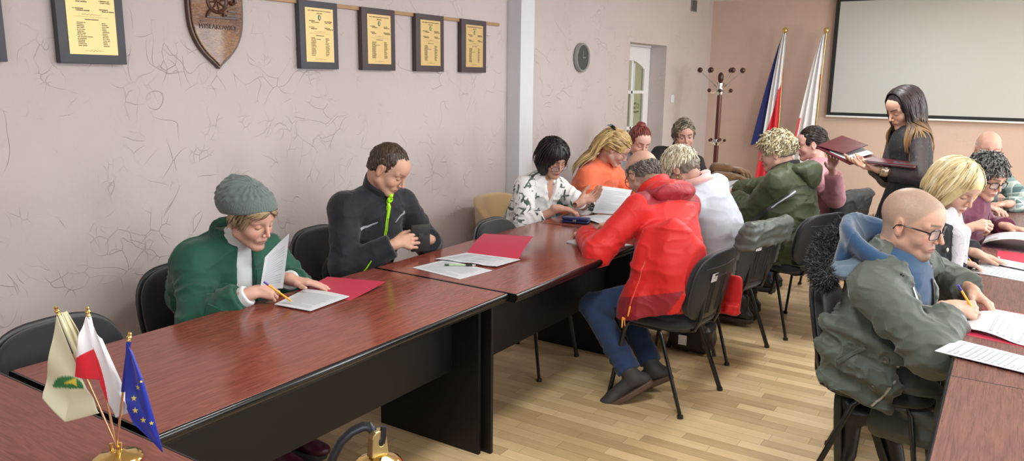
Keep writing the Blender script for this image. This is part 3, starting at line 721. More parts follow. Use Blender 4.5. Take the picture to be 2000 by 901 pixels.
# ------------------------------------------------------------------ standing flags
M_brass = mat('polished_brass', (0.83, 0.60, 0.22), 0.13, 1.0)
M_brassd = mat('worn_brass', (0.42, 0.33, 0.16), 0.38, 1.0, bump=(90, 0.3), var=0.2)
def cloth_mat(name, fn):
    mt_, nt_, b_ = nodes(name)
    a_ = N(nt_, 'ShaderNodeAttribute', attribute_name='Col'); nt_.links.new(a_.outputs['Color'], b_.inputs['Base Color'])
    b_.inputs['Roughness'].default_value = 0.42; b_.inputs['Sheen Weight'].default_value = 0.3
    return mt_
M_flag = cloth_mat('satin_flag_cloth', None)
def flag_mesh(name, P, colf, nu, nv, parent, thick=0.0012, mt_=None):
    """P(u,v)->point, colf(u,v)->rgb; u along the pole (0 top), v away from it"""
    V = []; C = []
    for i in range(nu+1):
        for j in range(nv+1):
            V.append(P(i/nu, j/nv)); C.append(colf(i/nu, j/nv))
    F_ = [(i*(nv+1)+j, (i+1)*(nv+1)+j, (i+1)*(nv+1)+j+1, i*(nv+1)+j+1) for i in range(nu) for j in range(nv)]
    me = bpy.data.meshes.new(name); me.from_pydata([tuple(v) for v in V], [], F_); me.update()
    ca = me.color_attributes.new('Col', 'FLOAT_COLOR', 'POINT')
    ca.data.foreach_set('color', [x for c in C for x in (*c, 1.0)])
    me.polygons.foreach_set('use_smooth', [True]*len(me.polygons))
    o = link(name, me, mt_ or M_flag, parent)
    md = o.modifiers.new('cloth_thickness', 'SOLIDIFY'); md.thickness = thick; md.offset = 0
    return o
WHT, RED, BLU = (0.80, 0.80, 0.82), (0.72, 0.012, 0.03), (0.015, 0.03, 0.22)
def standing_flag(label, x, y, ztop, lean, P, colf, extra=None):
    t = thing('standing_flag', label, 'flag', (x, y, 0), group='flags on brass poles against the end wall')
    MB().lathe([(0, 0.03), (0.05, 0.03), (0.16, 0.012), (0.17, 0.0), (0, 0)], n=32).build('flag_base', M_brassd, t)
    MB().tube([(0, 0, 0.02), (lean, 0, ztop)], 0.0125, 12).build('flag_pole', M_brassd, t)
    MB().ball((lean, 0, ztop+0.028), 0.032, 16).build('finial', M_brass, t)
    flag_mesh('flag_cloth', P, colf, 90, 60, t)
    if extra: extra(t)
    return t
def hang(x0, top, bottom, w_top, w_bot, z_low, folds, depth, skew=0.0, side=-1, tpow=0.8):
    """a flag hanging from a pole: gathered at the top, spreading downward in soft vertical folds"""
    def P(u, v):
        z = top-(top-bottom)*u - v*z_low*(0.25+0.75*u)
        wdt = w_top+(w_bot-w_top)*u**tpow
        x = x0+side*(wdt*v)+skew*u
        y = depth*math.sin(folds*PI*v+1.2*u)*(0.35+0.65*u)*(0.6+0.4*math.sin(3*v+u*2)) - 0.02
        return (x, y, z)
    return P
# white-red flag with a blue one behind it
def col1(u, v): return WHT if (v+0.12*math.sin(u*4) < 0.34+0.0*u) == (u*1.15+0.25*v < 0.0) else None
def c_a(u, v):
    # the white half runs diagonally across the hanging folds
    edge = 0.24+0.50*v+0.03*math.sin(12*v)
    return WHT if u < edge else RED
def c_b(u, v): return BLU if v > 0.55 else ((0.55, 0.01, 0.05) if u > 0.2 else BLU)
def ex(t):
    flag_mesh('blue_flag_cloth', (lambda P0: (lambda u, v: (P0(u, v)[0], P0(u, v)[1]+0.06, P0(u, v)[2])))(hang(-0.02, 2.18, 0.97, 0.03, 0.28, 0.10, 4, 0.02, skew=-0.03)), c_b, 70, 30, t)
standing_flag('white and red flag with a blue flag behind it, next to the coat stand', -2.30, 9.25, 2.17, -0.02,
    hang(0.0, 2.17, 0.50, 0.04, 0.23, 0.06, 5, 0.035, skew=-0.0), c_a, ex)
def c_c(u, v):
    return RED if (v < 0.12+0.02*math.sin(9*u) and u > 0.27) or (v > 0.90 and u > 0.55) else WHT
standing_flag('white and red flag hanging beside the projection screen', -1.92, 9.25, 2.16, 0.045,
    hang(0.035, 2.15, 0.55, 0.03, 0.30, 0.08, 5, 0.035), c_c)

# ------------------------------------------------------------------ small flags on the head table
fb = thing('flag_holder', 'round polished brass holder on the head table with three flag sticks', 'flag holder', (-1.632, 0.872, 0.75))
MB().lathe([(0, 0.0), (0.050, 0.0), (0.055, 0.004), (0.052, 0.010), (0.040, 0.016), (0.020, 0.020), (0.013, 0.024), (0, 0.024)], n=48).build('holder_base', M_brass, fb)
hb = MB()
for dx_, dy_ in ((-0.012, -0.004), (0.0, 0.008), (0.012, -0.003)): hb.tube([(dx_, dy_, 0.018), (dx_*1.15, dy_*1.2, 0.040)], 0.0045, 12)
hb.build('stick_socket', M_brass, fb)
M_goldstick = mat('gold_stick', (0.80, 0.52, 0.30), 0.25, 0.9)
B0 = Vector((-1.632, 0.872, 0.785))
def table_flag(label, top, P, colf, extra=None, nu=60, nv=50, sleeve=()):
    """top: tip of the stick in world space"""
    t = thing('table_flag', label, 'flag', tuple(B0), group='small flags in the brass holder')
    tp = Vector(top)-B0
    MB().tube([tuple(tp.normalized()*0.0), tuple(tp)], 0.0027, 10).build('flag_stick', M_goldstick, t)
    d = tp.normalized(); q = d.to_track_quat('Z', 'Y').to_matrix().to_4x4()
    MB().lathe([(0, 0.017), (0.003, 0.016), (0.0045, 0.013), (0.003, 0.010), (0.0055, 0.007), (0.006, 0.004), (0.003, 0.001), (0.0045, -0.003), (0.004, -0.007), (0, -0.007)], n=16, M=Matrix.Translation(tp) @ q).build('finial', M_brass, t)
    o = flag_mesh('flag_cloth', lambda u, v: tuple(Vector(P(u, v))-B0), colf, nu, nv, t, 0.0006)
    for (a, b, c) in sleeve: MB().tube([tuple(tp*(1-a*0.55-0.02)), tuple(tp*(1-b*0.55-0.02))], 0.0044, 10).build('flag_sleeve', mat('sleeve_%d%d%d' % tuple(int(99*q) for q in c), c, 0.45), t)
    if extra: extra(t, P)
    return t
RV = Vector((0.84, 0.5425, 0)); AW = Vector((-0.5425, 0.84, 0)); KP = 0.001178
def WP(u, v, d=0.0):
    """a point of the hanging cloth plane through the holder: sideways and up in metres, d = towards the wall"""
    return B0 + RV*((u-231)*KP) + Vector((0, 0, (866-v)*KP*1.02)) + AW*d
def lerp2(a, b, t): return (a[0]+(b[0]-a[0])*t, a[1]+(b[1]-a[1])*t)
def poly(pts, t):
    t *= (len(pts)-1); k = min(int(t), len(pts)-2); return lerp2(pts[k], pts[k+1], t-k)
def ruled(h0, h1, fly, d0=0.0, d1=0.0, amp=0.006, waves=3.0):
    """flag cloth: ruled between the stick (h0 top, h1 bottom) and a fly-end outline, with folds in depth"""
    def P(u, v):
        a = lerp2(h0, h1, u); b = poly(fly, u); p = lerp2(a, b, v)
        return WP(p[0], p[1], d0*(1-v)+d1*v+amp*math.sin(waves*PI*v+2.5*u)*v*(1.2-u*0.4))
    return P
CREAM, DCREAM, GRN, YEL = (0.74, 0.72, 0.50), (0.62, 0.56, 0.36), (0.02, 0.20, 0.05), (0.75, 0.62, 0.05)
F1 = ((147, 606), (182, 728), [(110, 752), (109, 764), (128, 788), (148, 809), (180, 801), (214, 791)])
def f1c(u, v):
    x, y = lerp2(lerp2(F1[0], F1[1], u), poly(F1[2], u), v)
    if y < 745.5 and ((x-156)/30)**2+((y-746)/25)**2 < 1:
        return YEL if (144 < x < 173 and y > 737-(x-143)*0.42 and y < 736+max(0, x-165)*0.5) else GRN
    return CREAM
def f1x(t, P):
    flag_mesh('flag_fold', lambda u, v: tuple(ruled((148, 604), (184, 726), [(150, 606), (170, 640), (186, 682), (190, 720)], 0.004, 0.02)(u, v)-B0), lambda u, v: DCREAM, 30, 20, t, 0.0006)
table_flag('cream table flag with a green and yellow emblem, leftmost in the brass holder', WP(145, 604, 0.0),
           ruled(*F1, -0.010, -0.018, 0.006, 3), f1c, f1x, sleeve=[(0, 0.83, CREAM)])
def f2c(u, v): return RED if u > 0.5+0.02*v else WHT
def f2x(t, P):
    def c(u, v): return RED if (v < 0.02 or (u > 0.42 and v < (u-0.40)*0.95)) else WHT
    flag_mesh('flag_fold', lambda u, v: tuple(ruled((199, 607), (213, 740), [(218, 655), (245, 740), (259, 800), (243, 808), (228, 813)], -0.005, 0.010, 0.006, 2)(u, v)-B0), c, 60, 40, t, 0.0006)
table_flag('white over red table flag, middle one in the brass holder', WP(197, 607, 0.01),
           ruled((199, 608), (215, 731), [(190, 640), (172, 722)], -0.006, -0.018, 0.004, 1.5), f2c, f2x, sleeve=[(0, 0.42, WHT), (0.42, 0.86, RED)])
EUB = (0.012, 0.035, 0.42)
table_flag_eu = table_flag('blue table flag with yellow stars, rightmost in the brass holder', WP(274, 652, 0.0),
           ruled((270, 656), (260, 752), [(284, 668), (300, 728), (313, 800), (325, 875), (300, 845), (272, 815), (263, 785)], -0.006, -0.016, 0.006, 2.0), lambda u, v: EUB,
           lambda t, P: flag_mesh('flag_fold', lambda u, v: tuple(ruled((271, 658), (261, 754), [(267, 668), (256, 752)], 0.004, 0.014)(u, v)-B0), lambda u, v: (0.01, 0.015, 0.18), 20, 10, t, 0.0006), sleeve=[(0, 0.84, (0.012, 0.02, 0.25))])
stars = MB()
M_star = mat('yellow_star_print', (0.80, 0.70, 0.14), 0.5)
eu_cloth = [c for c in table_flag_eu.children if c.name.startswith('flag_cloth')][0]
bpy.context.view_layer.update()
bv = BVHTree.FromPolygons([v.co.copy() for v in eu_cloth.data.vertices], [tuple(p.vertices) for p in eu_cloth.data.polygons])
for (px, py, sz) in ((288, 742, 6.5), (278, 764, 6.5), (280, 787, 7), (294, 806, 7), (309, 812, 5.0), (297, 729, 3.5)):
    c0 = WP(px, py)-B0
    outl = []
    for k in range(10):
        a = k*PI/5+PI/2; r = sz*KP*(1 if k % 2 == 0 else 0.42)
        q = c0+RV*(r*math.cos(a)*0.92)+Vector((0, 0, r*math.sin(a)))
        hit = bv.ray_cast(q-AW*0.2, AW, 1.0)
        hit = hit if hit[0] is not None else bv.find_nearest(q); outl.append(hit[0]-AW*0.0012)
    cen = sum(outl, Vector())/10
    vs = [stars.bm.verts.new(p) for p in outl]; vc = stars.bm.verts.new(cen-AW*0.0004)
    for k in range(10): stars.bm.faces.new((vs[k], vs[(k+1) % 10], vc))
stars.build('yellow_star', M_star, eu_cloth, smooth=False)

# ------------------------------------------------------------------ brass bell hanging on a curved iron bar
BC = Vector((-0.712, 0.752, 0.0))
def bp_(u, v, d=0.0):  # in the plane of the bar: sideways u, height v (metres), d towards the wall
    return BC + RV*u + Vector((0, 0, v)) + AW*d
M_iron = mat('wrought_iron', (0.05, 0.055, 0.065), 0.35, 0.8, bump=(60, 0.2))
bs = thing('bell_stand', 'curved black iron bar with a hook that holds the brass bell', 'bell stand', tuple(BC+Vector((0, 0, 0.75))))
mb = MB(); o_ = BC+Vector((0, 0, 0.75))
mb.box(-0.09, 0.07, -0.045, 0.045, 0, 0.012, bev=0.004, M=Matrix.Rotation(math.radians(32.9), 4, 'Z'))
mb.build('stand_base', M_iron, bs)
zt = 1.0911
arc = [(-0.078, 0.755), (-0.078, 0.90), (-0.076, 1.00), (-0.071, 1.060), (-0.064, 1.084), (-0.052, 1.106), (-0.036, 1.122), (-0.020, 1.1300), (-0.012, 1.1305), (-0.007, 1.125), (-0.004, 1.112), (0.0, 1.106), (0.0065, 1.107), (0.0085, 1.118), (0.0095, 1.131)]
mb = MB(); mb.tube([bp_(a, z)-o_ for a, z in arc], [0.0048]*9+[0.0042]*3+[0.0036, 0.0034, 0.003], 10, sx=1.5)
mb.build('hook_bar', M_iron, bs)
bl = thing('brass_bell', 'polished brass bell with a cast lug, hanging on the iron hook', 'bell', tuple(BC+Vector((0, 0, 0.95))))
prof = [(0.0, zt-0.003), (0.010, zt-0.003), (0.016, zt-0.006), (0.026, zt-0.010), (0.034, zt-0.015), (0.0385, zt-0.024), (0.040, zt-0.030), (0.0385, zt-0.036), (0.039, zt-0.05), (0.042, zt-0.075), (0.048, zt-0.10), (0.058, zt-0.118), (0.064, zt-0.125), (0.062, zt-0.127), (0.05, zt-0.115), (0.03, zt-0.03), (0, zt-0.012)]
MB().lathe([(r, z-0.95) for r, z in prof], n=56).build('bell_body', M_brass, bl)
lug = MB()
ol = [(-0.0155, -0.006), (0.0155, -0.006), (0.0125, 0.026), (0.009, 0.034), (-0.009, 0.034), (-0.0125, 0.026)]
Ml = Matrix.Rotation(math.radians(82), 4, 'Z') @ TR((0, 0, zt-0.95), rx=PI/2)
# lug plate with a round hole: ring of quads between outline and hole
nh = 24
def at_out(a):
    # intersect ray from hole centre with outline
    hc = Vector((0.0035, 0.016)); d = Vector((math.cos(a), math.sin(a))); best = 1
    for k in range(len(ol)):
        p, q = Vector(ol[k]), Vector(ol[(k+1) % len(ol)]); e = q-p; den = d.x*e.y-d.y*e.x
        if abs(den) < 1e-9: continue
        w_ = p-hc; t_ = (w_.x*e.y-w_.y*e.x)/den; s_ = (w_.x*d.y-w_.y*d.x)/den
        if t_ > 0 and -1e-6 <= s_ <= 1+1e-6: best = min(best, t_)
    return hc+d*best
rr_ = []
for zz in (-0.006, 0.006):
    rr_.append([lug.bm.verts.new((*at_out(2*PI*k/nh), zz)) for k in range(nh)]); rr_.append([lug.bm.verts.new((0.0035+0.0052*math.cos(2*PI*k/nh), 0.016+0.0062*math.sin(2*PI*k/nh), zz)) for k in range(nh)])
for k in range(nh):
    j = (k+1) % nh; o1, i1, o2, i2 = rr_
    for q in ((o1[k], o1[j], i1[j], i1[k]), (o2[k], i2[k], i2[j], o2[j]), (o1[k], o2[k], o2[j], o1[j]), (i1[k], i1[j], i2[j], i2[k])): lug.bm.faces.new(q)
for v in lug.bm.verts: v.co = Ml @ v.co
lug.build('bell_lug', M_brassd, bl, smooth=False, bevel=0.0012)
MB().tube([(0, 0, zt-0.97), (0, 0, zt-1.06)], 0.003).ball((0, 0, zt-1.068), 0.011).build('clapper', M_iron, bl)

# ------------------------------------------------------------------ papers and folders
M_paper = mat('white_paper', (0.60, 0.62, 0.655), 0.6)
M_sleeve = mat('clear_plastic_sleeve', (0.70, 0.76, 0.76), 0.18, alpha=0.5, spec=0.6)
M_print = mat('grey_print', (0.42, 0.44, 0.48), 0.7)
M_fred = mat('crimson_card', (0.48, 0.028, 0.065), 0.45)
M_fdk = mat('dark_maroon_leatherette', (0.080, 0.008, 0.014), 0.4, bump=(400, 0.2, 0.0005))
rs_ = random.Random(11)
def quad(c, lift=None):
    a, b, c_, d = [Vector(p) for p in c]
    def f(u, v):
        p = (a*(1-u)+b*u)*(1-v)+(d*(1-u)+c_*u)*v
        if lift: p = p+Vector((0, 0, lift(u, v)))
        return p
    return f
def sheet(name, label, cat, corners, mt_, th=0.0008, lift=None, lines=None, group=None, nu=10, nv=12, origin=None, flip=1):
    """corners a,b,c,d: a->b page width, a->d down the page"""
    f = quad(corners, lift); o = Vector(origin or corners[0])
    mbx = MB(); mbx.grid(lambda u, v: f(u, v)-o, nu, nv, -th*flip)
    ob = mbx.build(name, mt_); ob.location = o
    tag(ob, label, cat, group)
    if lines:
        pm = MB(); q0 = f(0.5, 0.5); nn = (f(0.6, 0.5)-f(0.4, 0.5)).cross(f(0.5, 0.6)-f(0.5, 0.4)).normalized()
        if lines.get('up', True) and nn.z < 0: nn = -nn
        if not lines.get('up', True): nn = nn*lines['sgn']
        u0, u1, v0, v1, n_ = lines['box']; rs = random.Random(lines.get('seed', 3))
        for k in range(n_):
            v = v0+(v1-v0)*k/n_; h = (v1-v0)/n_*0.35
            L = u0+(u1-u0)*(rs.uniform(0.25, 0.6) if rs.random() < 0.2 else rs.uniform(0.9, 1))
            off = (th if flip > 0 and lines.get('up', True) else 0)+0.0004
            pm.grid(lambda a_, b_: f(u0+(L-u0)*a_, v+h*b_)-o+nn*off, 8, 1, 0.0)
        pm.build('printed_text', lines.get('mat', M_print), ob, smooth=False)
    return ob
TZ = 0.7505
# --- in front of the woman with the grey hat
sheet('document_folder', 'open crimson folder under the papers of the woman in the grey hat', 'folder',
      [(-2.40, 2.085, TZ), (-2.12, 2.10, TZ), (-2.145, 2.335, TZ+0.012), (-2.425, 2.275, TZ+0.003)], M_fred, 0.001, lambda u, v: 0.010*v*v)
sheet('document', 'white printed sheet lying before the woman in the grey hat, beside her crimson folder', 'paper',
      [(-2.305, 1.885, TZ+0.004), (-2.13, 1.905, TZ+0.004), (-2.145, 2.125, TZ+0.006), (-2.37, 2.10, TZ+0.006)], M_paper, 0.0025,
      lambda u, v: 0.004*math.sin(u*PI)*v, {'box': (0.1, 0.9, 0.1, 0.85, 16)})
# --- in front of the man with the neon zip
sheet('plastic_sleeve', 'printed sheet in a plastic sleeve beside the table seam, under a clear green pen', 'paper',
      [(-2.27, 2.655, TZ), (-1.965, 2.615, TZ), (-1.935, 2.825, TZ+0.001), (-2.24, 2.865, TZ+0.001)], M_paper, 0.0015, None, {'box': (0.08, 0.9, 0.1, 0.9, 14)})
sheet('document', 'loose white printed pages lying partly over the sleeve, against the raised crimson folder', 'paper',
      [(-2.28, 2.84, TZ+0.004), (-1.95, 2.88, TZ+0.004), (-1.94, 3.07, TZ+0.004), (-2.235, 3.035, TZ+0.004)], M_paper, 0.003,
      lambda u, v: 0.004*math.sin(2.4*u*PI)**2*(1-v), {'box': (0.1, 0.85, 0.12, 0.9, 12), 'seed': 5})
sheet('document_folder', 'crimson folder with slightly raised cover before the empty chair on the wall side', 'folder',
      [(-2.235, 3.035, TZ+0.004), (-1.945, 3.06, TZ+0.004), (-2.045, 3.365, 0.808), (-2.335, 3.325, 0.795)], M_fred, 0.001, lambda u, v: 0.010*math.sin(v*PI))
def pen(label, p0, p1, kind, r=0.0042):
    p0, p1 = Vector(p0), Vector(p1); t = thing('ballpoint_pen', label, 'pen', tuple(p0)); d = p1-p0
    L = lambda s: tuple(d*s)
    if kind == 'clear':
        MB().tube([L(0.0), L(0.14)], r, 10).build('end_cap', mat('dark_green_plastic', (0.03, 0.07, 0.04), 0.3), t)
        MB().tube([L(0.14), L(0.68)], r*0.9, 10).build('barrel', mat('clear_green_plastic', (0.55, 0.72, 0.45), 0.12, alpha=0.6), t)
        MB().tube([L(0.05), L(0.66)], r*0.35, 8).build('refill', mat('lime_refill', (0.25, 0.5, 0.05), 0.4), t)
        MB().tube([L(0.68), L(0.9)], r*1.05, 10).build('grip', mat('black_rubber', (0.015, 0.015, 0.018), 0.6), t)
        MB().tube([L(0.9), L(1.0)], [r*0.8, r*0.2], 10).build('tip', M_chr, t)
    else:
        MB().tube([L(0.0), L(0.16)], r, 10).build('end_cap', mat('violet_blue_cap', (0.05, 0.03, 0.35), 0.35), t)
        MB().tube([L(0.16), L(0.93)], r, 10).build('barrel', mat('orange_yellow_barrel', (0.85, 0.42, 0.02), 0.35), t)
        MB().tube([L(0.93), L(1.0)], [r*0.8, r*0.2], 10).build('tip', mat('pen_tip', (0.7, 0.5, 0.2), 0.3), t)
    return t
pen('clear green pen with black grip lying on the plastic sleeve', (-2.165, 2.765, TZ+0.0075), (-2.04, 2.84, TZ+0.009), 'clear', 0.005)
# --- folded leaflet by the man in red
sheet('leaflet', 'folded white leaflet lying left of the man in the red jacket', 'paper',
      [(-1.965, 3.575, TZ), (-1.70, 3.52, TZ), (-1.63, 3.70, TZ+0.002), (-1.935, 3.73, TZ+0.004)], M_paper, 0.007, None, {'box': (0.1, 0.9, 0.15, 0.9, 7)})
# --- the woman in the palm print blouse
gc = thing('glasses_case', 'dark blue closed glasses case on the table before the palm print blouse', 'glasses case', (-2.20, 4.12, TZ), math.radians(12))
MB().box(-0.085, 0.085, -0.035, 0.035, 0.0005, 0.018, bev=0.012, seg=3).build('case_base', mat('navy_case', (0.018, 0.030, 0.11), 0.35), gc)
MB().box(-0.085, 0.085, -0.035, 0.035, 0.019, 0.036, bev=0.013, seg=3).build('case_lid', _M['navy_case'], gc)
MB().box(-0.012, 0.012, -0.0385, -0.033, 0.010, 0.026, bev=0.003).build('case_clasp', mat('dull_metal', (0.25, 0.26, 0.3), 0.4, 0.8), gc)
sheet('document', 'flat white printed pages under the hand of the woman in the palm blouse', 'paper',
      [(-2.27, 4.27, TZ+0.002), (-2.07, 4.17, TZ+0.002), (-1.92, 4.42, TZ+0.004), (-2.16, 4.53, TZ+0.006)], M_paper, 0.004,
      lambda u, v: 0.006*math.sin(u*3), {'box': (0.08, 0.9, 0.1, 0.85, 12), 'seed': 8})
sheet('document_folder', 'crimson folder lying under the lifted page of the woman in the palm blouse', 'folder',
      [(-2.33, 4.60, TZ), (-2.05, 4.50, TZ), (-1.98, 4.75, TZ), (-2.25, 4.85, TZ)], M_fred, 0.001)
bg = MB(); 
# --- handbag on the third table
hbg = thing('handbag', 'dark grey and maroon handbag on the table beside the woman in orange', 'bag', (-2.02, 4.86, TZ), math.radians(30))
MB().box(-0.09, 0.09, -0.15, 0.15, 0.001, 0.19, bev=0.04, seg=4).build('bag_body', mat('maroon_leather', (0.07, 0.012, 0.02), 0.35, bump=(200, 0.3)), hbg)
MB().pad(0.21, 0.32, 0.035, 3, fn=lambda a, b, c: (a, b, c+0.19-0.9*a*a)).build('bag_flap', mat('charcoal_leather', (0.035, 0.035, 0.038), 0.45, bump=(200, 0.3)), hbg)
MB().tube([(0, -0.13, 0.18), (0.02, -0.10, 0.24), (0.03, 0, 0.255), (0.02, 0.10, 0.24), (0, 0.13, 0.18)], 0.008, 8).build('bag_handle', _M['charcoal_leather'], hbg)
# --- far end of the left row
sheet('document', 'white pages with one curled corner under the brown gloves', 'paper',
      [(-1.98, 6.15, TZ), (-1.76, 6.12, TZ), (-1.73, 6.42, TZ), (-1.97, 6.45, TZ)], M_paper, 0.003)
sheet('document', 'white sheet curling upward against the brown gloves', 'paper',
      [(-2.13, 6.28, TZ+0.003), (-1.93, 6.25, TZ+0.003), (-1.91, 6.48, TZ+0.02), (-2.12, 6.5, TZ+0.02)], M_paper, 0.0008, lambda u, v: 0.05*max(0, u-0.4)*v)
sheet('document_folder', 'crimson folder just left of the hands of the person in the olive jacket', 'folder',
      [(-1.95, 5.98, TZ), (-1.74, 5.95, TZ), (-1.72, 6.16, TZ), (-1.93, 6.19, TZ)], M_fred, 0.001)
pen('yellow pen under the hands of the person in the olive jacket', (-1.80, 5.62, TZ+0.0045), (-1.665, 5.58, TZ+0.0045), 'yellow', 0.004)
# --- right row: the man in the green parka
sheet('plastic_sleeve', 'clear plastic sleeve with printed sheets jutting over the table edge before the green parka', 'paper',
      [(-0.135, 2.775, TZ+0.0085), (-0.082, 2.975, TZ+0.001), (0.215, 2.88, TZ+0.001), (0.17, 2.70, TZ+0.0085)], M_paper, 0.002, None, {'box': (0.08, 0.92, 0.1, 0.9, 14), 'seed': 2, 'mat': mat('pale_print', (0.44, 0.48, 0.50), 0.6)})
sheet('document_folder', 'crimson folder lying open under the papers of the man in the green parka', 'folder',
      [(-0.10, 3.06, TZ), (-0.02, 3.50, TZ), (0.30, 3.44, TZ), (0.20, 3.00, TZ)], M_fred, 0.001)
sheet('document', 'plain white page beyond the hands of the man in the green parka', 'paper',
      [(-0.01, 3.30, TZ+0.002), (0.01, 3.48, TZ+0.002), (0.28, 3.42, TZ+0.002), (0.25, 3.22, TZ+0.002)], M_paper, 0.002)
sheet('document', 'uppermost curled page being written on by the man in the green parka', 'paper',
      [(-0.095, 3.115, TZ+0.004), (-0.07, 3.33, TZ+0.004), (0.22, 3.22, TZ+0.004), (0.19, 2.99, TZ+0.004)], M_paper, 0.0015, lambda u, v: 0.035*math.sin(min(1, v*1.6)*PI)*(0.35+0.65*u), {'box': (0.1, 0.9, 0.35, 0.95, 8)})
# --- the blonde woman with the scarf
sheet('plastic_sleeve', 'clear sleeve of printed sheets at the table edge under the hands of the blonde woman', 'paper',
      [(-0.105, 4.145, TZ+0.001), (-0.06, 4.38, TZ+0.001), (0.24, 4.30, TZ+0.001), (0.20, 4.04, TZ+0.001)], M_paper, 0.002, None, {'box': (0.08, 0.92, 0.1, 0.9, 14), 'seed': 12})
sheet('document', 'white page with a curled edge beside the spread left hand of the blonde woman', 'paper',
      [(-0.03, 4.36, TZ+0.005), (-0.02, 4.50, TZ+0.005), (0.25, 4.42, TZ+0.005), (0.22, 4.26, TZ+0.005)], M_paper, 0.001, lambda u, v: 0.008*(1-v))
sheet('document_folder', 'crimson folder on the table beyond the left hand of the blonde woman', 'folder',
      [(0.0, 4.52, TZ), (0.0, 4.78, TZ), (0.30, 4.76, TZ), (0.30, 4.48, TZ)], M_fred, 0.001)
# --- the curly-haired woman
sheet('document', 'open white pages bulging up before the curly-haired woman in burgundy', 'paper',
      [(-0.075, 4.86, TZ+0.006), (-0.06, 5.12, TZ+0.006), (0.28, 5.08, TZ+0.006), (0.26, 4.82, TZ+0.006)], M_paper, 0.002, lambda u, v: 0.045*math.sin(v*PI)**0.8+0.01, None)
sheet('document_folder', 'dark folder under the bulging pages of the curly-haired woman', 'folder',
      [(-0.08, 4.83, TZ), (-0.075, 5.20, TZ), (0.30, 5.16, TZ), (0.28, 4.79, TZ)], mat('dark_card', (0.05, 0.015, 0.03), 0.5), 0.002)
# ------------------------------------------------------------------ soft-surface engine: smooth-blended body and cloth volumes turned into quad meshes
A_ = lambda *a: np.array(a, dtype=np.float64)
_rng = np.random.RandomState(5)
_LAT = _rng.rand(32, 32, 32).astype(np.float32)*2-1
def vnoise(P, freq, seed=0.0):
    q = (P*freq+seed*7.31+100.0).astype(np.float32)
    i = np.floor(q).astype(np.int32); f = q-i; f = f*f*(3-2*f)
    x0, y0, z0 = i[:, 0] & 31, i[:, 1] & 31, i[:, 2] & 31; x1, y1, z1 = (x0+1) & 31, (y0+1) & 31, (z0+1) & 31
    fx, fy, fz = f[:, 0], f[:, 1], f[:, 2]; L = _LAT
    a = L[x0, y0, z0]*(1-fx)+L[x1, y0, z0]*fx; b = L[x0, y1, z0]*(1-fx)+L[x1, y1, z0]*fx
    c = L[x0, y0, z1]*(1-fx)+L[x1, y0, z1]*fx; d = L[x0, y1, z1]*(1-fx)+L[x1, y1, z1]*fx
    return (a*(1-fy)+b*fy)*(1-fz)+(c*(1-fy)+d*fy)*fz
def smin(a, b, k):
    h = np.maximum(k-np.abs(a-b), 0)/k
    return np.minimum(a, b)-h*h*k*0.25
def smax(a, b, k): return -smin(-a, -b, k)
def sph(P, c, r): return np.linalg.norm(P-c, axis=1)-r
def rc(P, a, b, r1, r2):
    ba = b-a; L2 = max(float(ba@ba), 1e-9); pa = P-a
    h = np.clip(pa@ba/L2, 0, 1)
    return np.linalg.norm(pa-h[:, None]*ba, axis=1)-(r1+(r2-r1)*h)
def ell(P, c, r, R=None):
    q = P-c
    if R is not None: q = q@R
    q0 = np.linalg.norm(q/r, axis=1); q1 = np.linalg.norm(q/(r*r), axis=1)
    return q0*(q0-1)/np.maximum(q1, 1e-6)
def rbox(P, c, h, rad, R=None):
    q = P-c
    if R is not None: q = q@R
    q = np.abs(q)-(h-rad)
    return np.linalg.norm(np.maximum(q, 0), axis=1)+np.minimum(q.max(axis=1), 0)-rad
def folds(P, f=9.0, seed=0.0, st=(1, 1, 1.6)):
    Q = P*np.array(st)
    w_ = np.stack([vnoise(Q, f*0.6, seed+k) for k in (1, 2, 3)], 1)*0.06
    a = 1-np.abs(vnoise(Q+w_, f, seed+4)); b = 1-np.abs(vnoise(Q+w_*1.5, f*2.1, seed+9))
    return a**5*0.75+b**5*0.35-0.3

